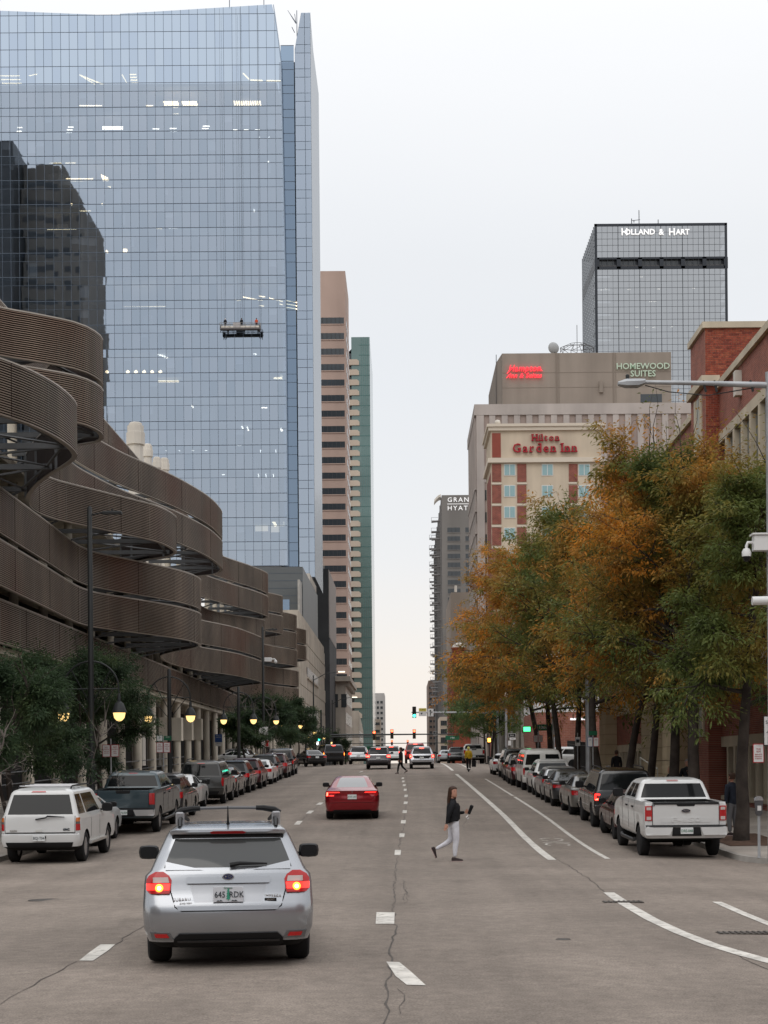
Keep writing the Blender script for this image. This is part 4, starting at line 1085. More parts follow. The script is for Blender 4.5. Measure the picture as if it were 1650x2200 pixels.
a_, b_ = P(1057, 931, d), P(1076, 983, d); MB().box(a_.x, b_.x, d - .10, d, b_.z, a_.z).build('brick_panel', mat('hotel_plain_red', (.27, .075, .055), .8, var=(.5, .1)), t, world=True)
for k, y in enumerate(ylev[1:]):
    z = P(1150, y, d).z
    if z < 2: continue
    for (xa, xb) in sp: MB().box(P(xa, y, d).x - .05, P(xb, y, d).x + .05, d - .14, d, z - .12, z + .12).build('string_course', PIPE, t, world=True)
CURT = mat('hotel_window_pane', (.25, .40, .42), .15, spec=.7); WFR = mat('hotel_window_frame', (.66, .66, .64), .5)
for xc in (1095, 1176, 1255):
    for y in ylev:
        a_, b_ = P(xc - 12.5, y + 4, d), P(xc + 12.5, y + 29, d)
        if b_.z < 2: continue
        w = MB(); w.box(a_.x, b_.x, d - .07, d + .02, b_.z, a_.z); w = w.build('window', WFR, t, world=True)
        for s in (0, 1):
            m_ = (a_.x + b_.x) / 2; xx = (a_.x + .09, m_ - .05) if s == 0 else (m_ + .05, b_.x - .09)
            o = MB().box(xx[0], xx[1], d - .09, d - .05, b_.z + .09, a_.z - .09).build('pane', CURT, w)
            o.location = (-t.location[0], -t.location[1], -t.location[2])
HRED = mat('hotel_sign_red', (.36, .018, .03), .45)
def slab_serif(s, x, y, size, mid):
    """letters with slab feet: a bold face plus serif bars on the stems"""
    pen = 0.0; lets = []
    for ch in s:
        if ch == ' ': pen += size * .30; continue
        o = text('sign_lettering', ch, size, (0, 0, 0), HRED, t, .35, bold=.008 * size, align='LEFT')
        xs_ = [v.co.x for v in o.data.vertices]; zs2 = [v.co.y for v in o.data.vertices]
        lets.append((o, ch, pen - min(xs_), min(xs_), max(xs_), min(zs2), max(zs2))); pen += max(xs_) - min(xs_) + size * .16
    bx, bz = P(x, y, d).x - pen / 2, P(x, y, d).z
    base_ = min(l[5] for l in lets); cap = max(l[6] for l in lets); mid_ = (base_ + cap) / 2
    q = .085 * size; hgt = .075 * size
    for (o, ch, dx, x0, x1, z0, z1) in lets:
        o.location = Vector((bx + dx, d - .3, bz - mid_ )) - t.location
        sb = MB()
        for (e, v) in {'H': ('Lb', 'Lt', 'Rb', 'Rt'), 'i': ('Cb',), 'l': ('Cb', 'lt'), 'n': ('Lb', 'Rb'), 'r': ('Lb',), 'd': ('dt',), 'a': (), 'I': ('Cb', 'Ct'), 't': ()}.get(ch, ()):
            st = .075 * size; cx = {'L': x0 + st, 'R': x1 - st, 'C': (x0 + x1) / 2, 'l': x0 - q * .3, 'r': x1 + q * .2, 'd': x1 - 2.2 * st}[e]
            w2 = .135 * size if e in 'LRC' else .08 * size
            zz_ = z0 + hgt / 2 if v == 'b' else z1 - hgt / 2 if v == 't' else z0 + .52 * size
            sb.box(cx - w2, cx + w2, -.2, .2, zz_ - hgt / 2, zz_ + hgt / 2)
        if sb.v: sb.build('letter_serif', HRED, o).rotation_euler = (-math.pi / 2, 0, 0)
slab_serif('Hilton', 1173, 941, 1.3, 0); slab_serif('Garden Inn', 1172, 963, 1.72, 0)
q = P(1069, 911, d + 1); MB().lathe([(.01, 0), (.3, .05), (.42, .3), (.3, .6), (.01, .7)], 12, (q.x, q.y, q.z - .1)).build('roof_globe', WST, t, world=True, smooth=60)
# fluted base and low brick block behind the fence
d = 150.0
FLU = mat('fluted_concrete', (.33, .30, .265), .85, var=(.4, .1), streak=(.8, .15))
t = thing('fluted_concrete_building', 'fluted concrete building end behind the street trees', 'building', (P(1130, 1600, d).x, d, gz(12, d)))
Xl, Xr = P(1085, 1560, d).x, P(1150, 1560, d).x
MB().box(Xl + .3, Xr, d + .3, d + 25, 0, 14).build('wall', FLU, t, world=True)
for k in range(6): MB().box(Xl + k * .5, Xl + k * .5 + .28, d, d + .32, gz(12, d), 14.2).build('flute', FLU, t, world=True)
for k in range(14): MB().box(Xl, Xl + .32, d + .6 + k * 1.6, d + 1.5 + k * 1.6, gz(12, d), 14.1).build('flute', FLU, t, world=True)
d = 128.0
t = thing('low_brick_block', 'low orange brick block with white band behind the parking lot fence', 'building', (P(1230, 1600, d).x, d, gz(16, d)))
OBR = brick_mat('orange_brick', (.27, .10, .065), (.23, .08, .055), (.34, .25, .2), (0, 2), .4, .14)
MB().box(P(1150, 1560, d).x, P(1300, 1560, d).x, d, d + 12, 0, P(1200, 1530, d).z).build('wall', OBR, t, world=True)
MB().box(P(1150, 1560, d).x, P(1300, 1560, d).x, d - .05, d + 12, P(1200, 1530, d).z, P(1200, 1490, d).z).build('white_upper_wall', mat('white_wall', (.68, .68, .67), .8), t, world=True)
MB().box(P(1225, 1545, d).x, P(1265, 1545, d).x, d - .3, d - .02, P(1240, 1547, d).z, P(1240, 1543, d).z).build('light_bar', emis('strip_white', (1, 1, 1), 1.0), t, world=True)

# ------------------------------------------------------------------ red brick school building on the right
XB = 13.0
bs = thing('brick_school_building', 'long red brick building with stone trim and tall windows behind the street trees', 'building', (XB, 60, sz(13, 60)))
BRK = brick_mat('school_brick', (.31, .085, .052), (.225, .058, .038), (.33, .25, .20), (1, 2)); LIME = mat('limestone', (.52, .45, .345), .8, var=(.5, .1), streak=(1, .12))
LIMEB = mat('limestone_block', (.46, .375, .255), .85, var=(.8, .14), bump=(12, .25))
ztopw = P(1650, 697, XB / P(1650, 697, 1).x).z
Yn, Yp = 44.0, 64.6
Yend = 104.0
MB().box(XB + .3, XB + 22, Yn, Yend, 0, ztopw - .4).build('core', mat('school_core', (.12, .1, .09), .9), bs, world=True)
def wall_band(y0, y1, z0, z1, m=BRK, x=XB, name='brick_wall', th=.3): return MB().box(x, x + th, y0, y1, z0, z1).build(name, m, bs, world=True)
# storeys: window rows between brick bands (heights above the camera level 2.0)
zwin = [(2.0 - 1.4, 2.0 + .55, 1.9), (2.0 + 2.9, 2.0 + 5.5, 2.9), (2.0 + 6.6, 2.0 + 9.3, 2.9), (2.0 + 10.2, 2.0 + 12.9, 2.9)]
segs = [(Yn, Yp), (69.5, 78.0), (84.0, Yend)]
GREY = mat('sash_pane', (.10, .125, .13), .12, spec=.8); SASH = mat('sash_frame', (.42, .415, .37), .6)
for (y0, y1) in segs:
    zprev = sz(13, 60) - 1.2
    for li, (z0, z1, pitch) in enumerate(zwin):
        wall_band(y0, y1, zprev, z0 - .18)
        MB().box(XB - .08, XB + .3, y0, y1, z0 - .18, z0).build('sill_course', LIME, bs, world=True)
        MB().box(XB - .05, XB + .3, y0, y1, z1, z1 + .42).build('lintel_course', LIME, bs, world=True)
        n = max(1, int((y1 - y0) / (1.45 if li else 1.25))); w = (y1 - y0) / n
        for k in range(n):
            a = y0 + k * w
            MB().box(XB - .06, XB + .3, a - .13, a + .13, z0, z1).build('pilaster', LIME, bs, world=True)
            if li:
                fr = MB().box(XB + .16, XB + .26, a + .13, a + w - .13, z0, z1).build('window', SASH, bs, world=True)
                for (u0, u1) in ((.03, .47), (.53, .97)):
                    o = MB().box(XB + .12, XB + .17, a + .21, a + w - .21, z0 + (z1 - z0) * u0, z0 + (z1 - z0) * u1).build('pane', GREY, fr)
                    o.location = (-bs.location[0], -bs.location[1], -bs.location[2])
            else: MB().box(XB + .18, XB + .26, a + .13, a + w - .13, z0, z1).build('window', DKW, bs, world=True)
        zprev = z1 + .42
    wall_band(y0, y1, zprev, ztopw - .28)
    MB().box(XB - .15, XB + .5, y0, y1, ztopw - .28, ztopw).build('coping', LIME, bs, world=True)
wall_band(67.6, 69.5, 0, ztopw - .28); wall_band(78.0, 84.0, 0, ztopw - .28)
MB().box(XB - .15, XB + .5, 67.6, 69.5, ztopw - .28, ztopw).build('coping', LIME, bs, world=True); MB().box(XB - .15, XB + .5, 78, 84, ztopw - .28, ztopw).build('coping', LIME, bs, world=True)
MB().box(XB, XB + 22, Yn - .3, Yn, 0, ztopw - .28).build('end_wall', brick_mat('school_brick_end', (.31, .085, .052), (.225, .058, .038), (.33, .25, .20), (0, 2)), bs, world=True)
MB().box(XB - .15, XB + 22.2, Yn - .45, Yn + .0, ztopw - .28, ztopw).build('coping', LIME, bs, world=True)
# near stair pavilion: individual bricks on the face towards us
XPV = P(1516, 900, Yp).x
zpv = P(1560, 692, Yp).z; zmid = P(1540, 812, Yp).z
Yp2 = XPV / P(1484, 800, 1).x
MB().box(XPV + .03, XB + 9, Yp + .03, Yp2, 0, zpv - .25).build('pavilion_wall', BRK, bs, world=True)
MB().box(XPV, XPV + .03, Yp + .03, Yp2, 0, zpv - .25).build('pavilion_side', BRK, bs, world=True)
MB().box(XPV - .12, XB + 9.2, Yp - .12, Yp2 + .1, zpv - .25, zpv).build('pavilion_coping', LIME, bs, world=True)
MORT = mat('mortar', (.36, .275, .22), .95, var=(4, .15))
MB().box(XPV, XB + 3.6, Yp + .005, Yp + .028, 4, zpv - .25).build('mortar_bed', MORT, bs, world=True)
BR = [mat('brick_%d' % k, c, .85, var=(9, .25)) for k, c in enumerate(((.31, .08, .048), (.26, .064, .042), (.34, .098, .056), (.19, .05, .036), (.285, .07, .044)))]
bw, bh = .215, .075
me_b = MB().box(.005, bw - .007, 0, .03, .004, bh - .008)
proto = me_b.build('brick', BR[0], bs); pm = proto.data
nb = 0; restb = [MB() for _ in BR]; z = zpv - .25 - bh; row = 0
firstb = True
while z > 4.2:
    x = XPV - (bw / 2 if row % 2 else 0)
    while x < XB + 3.5:
        xa = max(x, XPV)
        behind = z < ztopw and x > XB + .1
        if not behind:
            k = rnd.choice((0, 0, 1, 1, 2, 3, 4))
            if nb < 300 and xa == x and z > 2.0 + 11.2:
                o = proto if firstb else inst(pm, 'brick', bs); firstb = False
                o.location = (x - bs.location[0], Yp - .012 + rnd.uniform(-.004, .004) - bs.location[1], z - bs.location[2])
                o.material_slots[0].link = 'OBJECT'; o.material_slots[0].material = BR[k]; nb += 1
            else: restb[k].box(xa + .005, x + bw - .007, Yp - .012, Yp + .01, z + .004, z + bh - .008)
        x += bw
    z -= bh; row += 1
for k, q in enumerate(restb):
    if q.v: o = q.build('brick_field', BR[k], bs, world=True); o['kind'] = 'stuff'
# stone cap course on the pavilion and the small window slot beyond it
MB().box(XPV - .2, XB - .02, Yp - .25, Yp + .2, zmid - .28, zmid + .06).build('stone_course', LIME, bs, world=True)
MB().box(XPV - .2, XPV + .02, Yp + .2, Yp2, zmid - .28, zmid + .06).build('stone_course', LIME, bs, world=True)
for (a, b, m) in ((65.3, 65.7, LIME), (66.5, 66.9, LIME), (65.7, 66.5, SASH)): MB().box(XPV - (.06 if m is LIME else .02), XPV + .1, a, b, 3, zmid - .5).build('slot_surround' if m is LIME else 'slot_window', m, bs, world=True)
# stone entrance bay: separate ashlar blocks
XE = 11.95
def ashlar(y0, y1, z0, z1, x=XE, bl=1.5, h=.62):
    MB().box(x + .04, XB + .6, y0 + .04, y1 - .04, z0, z1).build('bay_core', mat('ashlar_joint', (.22, .18, .13), .9), bs, world=True)
    z = z0; r = 0
    while z < z1 - .1:
        hh = min(h, z1 - z)
        y = y0 - (bl / 2 if r % 2 else 0)
        while y < y1 - .05:
            a, b = max(y, y0), min(y + bl, y1)
            if b - a > .1: MB().box(x + rnd.uniform(-.008, .008), x + .3, a + .012, b - .012, z + .012, z + hh - .012).build('stone_block', LIMEB, bs, world=True)
            y += bl
        MB().box(x, XB + .5, y0 - .02, y0 + .02, z + .012, z + hh - .012).build('stone_block', LIMEB, bs, world=True)
        z += h; r += 1
g0 = sz(13, 70) - .3
ashlar(69.4, 73.2, g0, 9.0); ashlar(76.6, 79.6, g0, 9.0)
MB().box(XE + .5, XB + .5, 73.2, 76.6, 4.6, 9.0).build('entrance_lintel', LIMEB, bs, world=True)
MB().box(XE + .9, XB + .4, 73.2, 76.6, g0, 4.6).build('entrance_recess', mat('entrance_dark', (.12, .06, .045), .8), bs, world=True)
MB().box(XE - .1, XB + .6, 69.2, 79.8, 9.0, 9.4).build('entrance_cornice', LIME, bs, world=True)
ashlar(96.5, 99.5, g0 + .4, 8.4, x=12.3)
hr = MB(); hr.path([(XE - .9, 69.0, g0 + 1.5), (XE - .9, 74, g0 + 2.0)], .035, 6)
for y in (69.0, 71.5, 74): hr.path([(XE - .9, y, g0), (XE - .9, y, g0 + 1.5 + (y - 69) * .1)], .03, 5)
hr.build('stair_rail', SASH, bs, world=True)
p = P(1594, 823, 60.5); MB().box(XB - .25, XB, 60.3, 60.7, p.z - .5, p.z + .45).build('wall_lamp', WST, bs, world=True)
p = P(1650, 668, 52); MB().lathe([(.3, 0), (.3, .8), (.45, .9), (.05, 1.5)], 8, (XB + 1.6, 58.0, ztopw)).build('roof_vent', mat('vent_grey', (.35, .35, .35), .5), bs, world=True)

# ------------------------------------------------------------------ the street behind the photographer, seen only in reflections
for k, (X0, X1, Y0, Y1, h, wall, lab) in enumerate(((-60, -17, -95, -6, 17, BRN, 'brown brick block behind the photographer on the left'), (15, 60, -100, -4, 15, REDB, 'red brick block behind the photographer on the right'), (-70, -14, -200, -112, 24, TAU, 'taupe block farther back on the left behind the photographer'), (13, 70, -210, -115, 20, HYG, 'grey block farther back on the right behind the photographer'), (-50, 50, -300, -260, 26, BRN, 'wide brown block closing the street behind the photographer'))):
    t = thing('rear_street_block', lab, 'building', ((X0 + X1) / 2, Y1, gz(10, Y1)))
    MB().box(X0, X1, Y0, Y1, gz(10, Y1) - 1, h).build('wall', wall, t, world=True)
    for z in np.arange(3.2, h - 2, 3.6):
        MB().box(X0 + 1, X1 - 1, Y1, Y1 + .08, z, z + 1.7).build('window_strip', DKW, t, world=True)
        xf = X1 if X0 < 0 else X0
        if k < 4: MB().box(xf - .08, xf + .08, Y0 + 1, Y1 - 1, z, z + 1.7).build('side_window_strip', DKW, t, world=True)
# ------------------------------------------------------------------ vehicles
RUB = mat('tyre_rubber', (.018, .018, .019), .8, bump=(60, .3)); RIM = mat('wheel_alloy', (.42, .42, .43), .3, .85); RIMD = mat('wheel_dark', (.04, .04, .042), .45, .5)
CGL = mat('car_glass', (.008, .009, .010), .04, spec=.27); CGL3 = mat('car_glass_grey', (.055, .058, .058), .05, spec=.5); BLK = mat('black_plastic', (.014, .014, .015), .5, spec=.18); UND = mat('underbody', (.008, .008, .008), .9)
CHR = mat('chrome', (.7, .7, .71), .12, 1.0); PLT = mat('plate_white', (.66, .68, .68), .5); PLG = mat('plate_green', (.05, .16, .10), .5); PLB = mat('plate_blue', (.03, .06, .18), .5); PLK = mat('plate_ink', (.04, .05, .06), .5)
CGL2 = mat('car_glass_sloping', (.03, .034, .036), .04, spec=1.0, coat=1.0)
LRED = mat('lamp_red', (.40, .013, .016), .12, coat=.5); LCLR = mat('lamp_clear', (.52, .44, .42), .12, coat=.5); LAMB = mat('lamp_amber', (.45, .12, .02), .15)
LREDL = mat('lamp_red_lit', (.34, .010, .012), .15, emit=((1, .03, .025), .09)); LBRK = mat('brake_lit', (.8, .06, .04), .2, emit=((1, .05, .03), 14.0)); LYEL = mat('signal_lit', (.9, .35, .05), .2, emit=((1, .30, .03), 3.0)); LORG = mat('signal_orange', (.9, .3, .05), .2, emit=((1, .3, .03), 5.0)); LREDB = mat('lamp_red_bright', (.7, .02, .02), .2, emit=((1, .03, .02), 2.4))
def paint(name, c, metal=.35, rough=.32): return mat('paint_' + name, c, rough, metal, var=(1.5, .05), coat=.7, spec=.5)

SPEC = {
 # slices: z, rear y, front y, half width, corner radius, bow ; gl = index of the first glass row ; side panes as fractions of the side
 'hatch': dict(L=4.42, W=1.75, H=1.47, wr=.32, ax=(.84, 3.48), belt=.98, sl=[
   (.20, .22, 4.10, .74, .25, .05), (.27, .08, 4.32, .82, .22, .06), (.40, .02, 4.40, .865, .20, .07), (.56, .0, 4.42, .875, .20, .07), (.66, .02, 4.38, .875, .20, .07), (.74, .08, 4.28, .87, .18, .06),
   (.86, .12, 3.95, .862, .15, .05), (.94, .14, 3.55, .85, .14, .05), (.99, .16, 3.25, .80, .13, .05), (1.02, .18, 3.18, .785, .13, .05), (1.16, .27, 2.92, .725, .12, .05), (1.31, .39, 2.56, .655, .11, .05), (1.345, .40, 2.44, .64, .11, .05), (1.40, .36, 2.28, .60, .10, .05), (1.445, .52, 2.0, .52, .12, .04), (1.46, .85, 1.75, .36, .14, .02)], gl=9, gt=11, panes=((.05, .22), (.25, .50), (.53, .84))),
 'small': dict(L=3.85, W=1.72, H=1.42, wr=.31, ax=(.62, 3.1), belt=.95, sl=[
   (.22, .18, 3.6, .74, .25, .05), (.40, .03, 3.83, .85, .22, .06), (.58, 0, 3.85, .86, .22, .06), (.74, .05, 3.72, .86, .2, .06), (.90, .10, 3.2, .84, .18, .05), (.95, .13, 2.85, .80, .16, .05), (.98, .15, 2.8, .785, .16, .05), (1.28, .34, 2.2, .67, .14, .05), (1.34, .38, 2.1, .63, .14, .04), (1.40, .55, 1.85, .52, .15, .03), (1.42, .9, 1.5, .34, .15, .02)], gl=6, gt=7, panes=((.08, .40), (.44, .85))),
 'suv': dict(L=5.10, W=2.0, H=1.90, wr=.39, ax=(1.02, 4.0), belt=1.2, sl=[
   (.34, .20, 4.85, .84, .2, .04), (.44, .04, 5.03, .95, .18, .05), (.58, 0, 5.1, .985, .16, .06), (.74, 0, 5.1, .985, .16, .06), (.77, .09, 5.06, .985, .13, .04), (1.00, .10, 4.9, .99, .12, .04), (1.10, .11, 4.4, .985, .12, .04), (1.17, .12, 3.85, .965, .12, .04), (1.21, .13, 3.72, .945, .12, .04), (1.24, .14, 3.68, .935, .12, .04), (1.48, .22, 3.3, .87, .11, .04), (1.73, .31, 2.98, .795, .1, .04), (1.77, .32, 2.9, .78, .1, .04), (1.83, .36, 2.75, .73, .12, .03), (1.88, .55, 2.45, .62, .15, .02), (1.895, .95, 2.1, .45, .15, .01)], gl=9, gt=11, panes=((.02, .25), (.29, .53), (.56, .84))),
 'cross': dict(L=4.60, W=1.86, H=1.68, wr=.355, ax=(.90, 3.58), belt=1.08, sl=[
   (.28, .22, 4.35, .78, .22, .05), (.38, .06, 4.52, .89, .2, .06), (.54, 0, 4.6, .925, .2, .07), (.70, .01, 4.58, .93, .2, .07), (.76, .07, 4.5, .93, .18, .06), (.92, .11, 4.2, .925, .16, .06), (1.03, .13, 3.6, .90, .15, .05), (1.08, .16, 3.4, .865, .14, .05), (1.12, .18, 3.33, .85, .14, .05), (1.32, .31, 3.0, .775, .12, .05), (1.50, .44, 2.65, .70, .11, .05), (1.545, .44, 2.58, .68, .11, .05), (1.61, .42, 2.4, .63, .12, .04), (1.66, .65, 2.1, .54, .14, .03), (1.675, 1.0, 1.8, .38, .14, .02)], gl=8, gt=10, panes=((.06, .24), (.27, .52), (.55, .84))),
 'sedan': dict(L=4.75, W=1.82, H=1.45, wr=.33, ax=(.98, 3.75), belt=1.0, sl=[
   (.22, .22, 4.5, .78, .25, .06), (.34, .05, 4.68, .88, .22, .08), (.52, 0, 4.75, .905, .22, .09), (.70, .02, 4.68, .91, .22, .09), (.84, .05, 4.45, .905, .2, .08), (.96, .06, 4.0, .89, .18, .08), (1.0, .12, 3.6, .86, .2, .08), (1.025, .55, 3.4, .81, .22, .05), (1.05, .66, 3.35, .79, .2, .05), (1.20, 1.0, 2.95, .71, .18, .04), (1.34, 1.36, 2.55, .63, .16, .04), (1.38, 1.46, 2.45, .61, .16, .03), (1.43, 1.75, 2.2, .50, .16, .02), (1.445, 1.85, 2.1, .40, .12, .01)], gl=8, gt=10, panes=((.04, .28), (.31, .54), (.57, .88))),
 'fast': dict(L=4.70, W=1.86, H=1.44, wr=.34, ax=(.95, 3.82), belt=1.0, sl=[
   (.20, .25, 4.45, .78, .3, .08), (.30, .08, 4.6, .88, .28, .11), (.46, .02, 4.7, .92, .28, .12), (.62, 0, 4.68, .93, .28, .12), (.78, .02, 4.55, .93, .26, .12), (.90, .04, 4.2, .92, .24, .12), (.99, .03, 3.8, .89, .24, .12), (1.015, .10, 3.6, .86, .26, .1), (1.05, .46, 3.45, .81, .26, .06), (1.09, .62, 3.4, .78, .24, .05), (1.22, 1.02, 3.0, .70, .2, .04), (1.35, 1.45, 2.6, .61, .18, .04), (1.39, 1.62, 2.45, .58, .18, .03), (1.43, 1.8, 2.3, .48, .16, .02), (1.44, 1.9, 2.2, .38, .12, .01)], gl=9, gt=12, panes=((.06, .26), (.29, .52), (.55, .88))),
 'pickup': dict(L=5.85, W=2.03, H=1.95, wr=.41, ax=(1.28, 4.95), belt=1.42, sl=[
   (.46, .25, 5.6, .86, .12, .02), (.52, .06, 5.75, .95, .10, .02), (.60, 0, 5.83, 1.0, .08, .02), (.80, 0, 5.85, 1.0, .08, .02), (.83, .12, 5.82, .995, .07, .01), (1.10, .12, 5.7, 1.01, .07, .01), (1.25, .12, 5.4, 1.005, .07, .01), (1.36, .12, 4.75, .995, .07, .01), (1.40, .13, 4.55, .985, .08, .01), (1.41, 1.86, 4.4, .95, .10, .01), (1.45, 1.88, 4.35, .935, .10, .01), (1.62, 1.95, 4.05, .88, .10, .02), (1.80, 2.02, 3.75, .81, .10, .02), (1.83, 2.03, 3.68, .795, .1, .02), (1.89, 2.08, 3.5, .74, .12, .02), (1.935, 2.35, 3.2, .62, .15, .01), (1.945, 2.6, 3.0, .45, .12, .01)], gl=10, gt=12, panes=((.08, .40), (.46, .84))),
 'van': dict(L=5.5, W=2.02, H=2.08, wr=.37, ax=(1.2, 4.7), belt=1.25, sl=[
   (.36, .2, 5.3, .88, .12, .02), (.44, .03, 5.45, .97, .1, .03), (.52, 0, 5.5, .99, .1, .03), (.66, 0, 5.5, .99, .1, .03), (.68, .08, 5.45, .99, .09, .02), (1.05, .08, 5.3, 1.0, .09, .02), (1.20, .09, 4.9, .99, .1, .02), (1.26, .10, 4.75, .975, .1, .02), (1.30, .11, 4.7, .97, .1, .02), (1.55, .15, 4.5, .93, .1, .02), (1.82, .2, 4.25, .885, .1, .02), (1.86, .21, 4.2, .875, .1, .02), (1.98, .26, 4.05, .82, .14, .02), (2.06, .45, 3.8, .7, .2, .01), (2.08, .8, 3.5, .5, .2, .01)], gl=8, gt=10, panes=((.03, .28), (.32, .6), (.66, .9))),
}
NR, NC, NSD = 12, 5, 24     # segments across the rear / front, round a corner, along a side

def ring(s):
    z, yr, yf, w, rc, bow = s
    rc = min(rc, w * .9, (yf - yr) * .45)
    pts = []
    xr = w - rc
    by = lambda x: bow * (x / w) ** 2
    for k in range(NR + 1): x = -xr + 2 * xr * k / NR; pts.append((x, yr + by(x), z))          # rear, left to right
    for k in range(1, NC): a = -math.pi / 2 + (math.pi / 2) * k / NC; pts.append((xr + rc * math.cos(a), yr + by(xr) + rc + rc * math.sin(a), z))
    y0, y1 = yr + by(xr) + rc, yf - rc
    for k in range(NSD + 1): pts.append((w, y0 + (y1 - y0) * k / NSD, z))
    for k in range(1, NC): a = (math.pi / 2) * k / NC; pts.append((xr + rc * math.cos(a), y1 + rc * math.sin(a), z))
    for k in range(NR + 1): x = xr - 2 * xr * k / NR; pts.append((x, yf + bow * (1 - (x / w) ** 2) * .8, z))
    for k in range(1, NC): a = math.pi / 2 + (math.pi / 2) * k / NC; pts.append((-xr + rc * math.cos(a), y1 + rc * math.sin(a), z))
    for k in range(NSD + 1): pts.append((-w, y1 + (y0 - y1) * k / NSD, z))
    for k in range(1, NC): a = math.pi + (math.pi / 2) * k / NC; pts.append((-xr + rc * math.cos(a), yr + by(xr) + rc + rc * math.sin(a), z))
    return pts
I_REAR = (0, NR); I_SR = (NR + NC, NR + NC + NSD); I_FR = (NR + 2 * NC + NSD, 2 * NR + 2 * NC + NSD); I_SL = (2 * NR + 3 * NC + NSD, 2 * NR + 3 * NC + 2 * NSD)

def s_at(sp, z):
    sl = sp['sl']
    for a, b in zip(sl[:-1], sl[1:]):
        if a[0] <= z <= b[0]:
            t = (z - a[0]) / (b[0] - a[0]); return tuple(a[i] + (b[i] - a[i]) * t for i in range(6))
    return sl[0] if z < sl[0][0] else sl[-1]
def rear_y(sp, x, z):
    z_, yr, yf, w, rc, bow = s_at(sp, z); x = min(abs(x), w * .999); xr = w - rc
    y = yr + bow * (min(x, xr) / w) ** 2
    if x > xr: y += rc - math.sqrt(max(0, rc * rc - (x - xr) ** 2))
    return y
def side_x(sp, y, z):
    z_, yr, yf, w, rc, bow = s_at(sp, z); y0 = yr + bow * ((w - rc) / w) ** 2 + rc
    return w if y > y0 else w - rc + math.sqrt(max(0, rc * rc - (y0 - y) ** 2))

def refine(rows, st=.045):
    r = [rows[0]]
    for a, b in zip(rows[:-1], rows[1:]):
        n = max(1, int(math.ceil((b[0] - a[0]) / st)))
        r += [tuple(a[i] + (b[i] - a[i]) * k / n for i in range(3)) for k in range(1, n + 1)]
    return r
def rpatch(sp, rows, off=.012, n=6, mb=None, mi=0):
    """raised panel on the rear face; rows = [(z, xa, xb)] bottom to top"""
    rows = refine(rows)
    mb = mb or MB(); f, bk = [], []
    for (z, xa, xb) in rows:
        for k in range(n + 1):
            x = xa + (xb - xa) * k / n; y = rear_y(sp, x, z)
            f.append((x, y - off, z)); bk.append((x, y + .015, z))
    m = n + 1; fs = []
    for r in range(len(rows) - 1):
        for k in range(n): a = r * m + k; fs.append((a, a + 1, a + 1 + m, a + m))
    N = len(f); per = [k for k in range(m)] + [r * m + n for r in range(1, len(rows))] + [(len(rows) - 1) * m + k for k in range(n - 1, -1, -1)] + [r * m for r in range(len(rows) - 2, 0, -1)]
    for a, b in zip(per, per[1:] + per[:1]): fs.append((b, a, N + a, N + b))
    return mb.add(f + bk, fs, mi)
def spatch(sp, rows, side, off=.006, n=6, mb=None, mi=0):
    """raised panel on the side; rows = [(z, ya, yb)]"""
    rows = refine(rows)
    mb = mb or MB(); f, bk = [], []
    for (z, ya, yb) in rows:
        for k in range(n + 1):
            y = ya + (yb - ya) * k / n; x = side_x(sp, y, z)
            f.append((side * (x + off), y, z)); bk.append((side * (x - .015), y, z))
    m = n + 1; fs = []
    for r in range(len(rows) - 1):
        for k in range(n): a = r * m + k; q = (a, a + 1, a + 1 + m, a + m); fs.append(q if side > 0 else q[::-1])
    N = len(f); per = [k for k in range(m)] + [r * m + n for r in range(1, len(rows))] + [(len(rows) - 1) * m + k for k in range(n - 1, -1, -1)] + [r * m for r in range(len(rows) - 2, 0, -1)]
    for a, b in zip(per, per[1:] + per[:1]): q = (b, a, N + a, N + b); fs.append(q if side > 0 else q[::-1])
    return mb.add(f + bk, fs, mi)

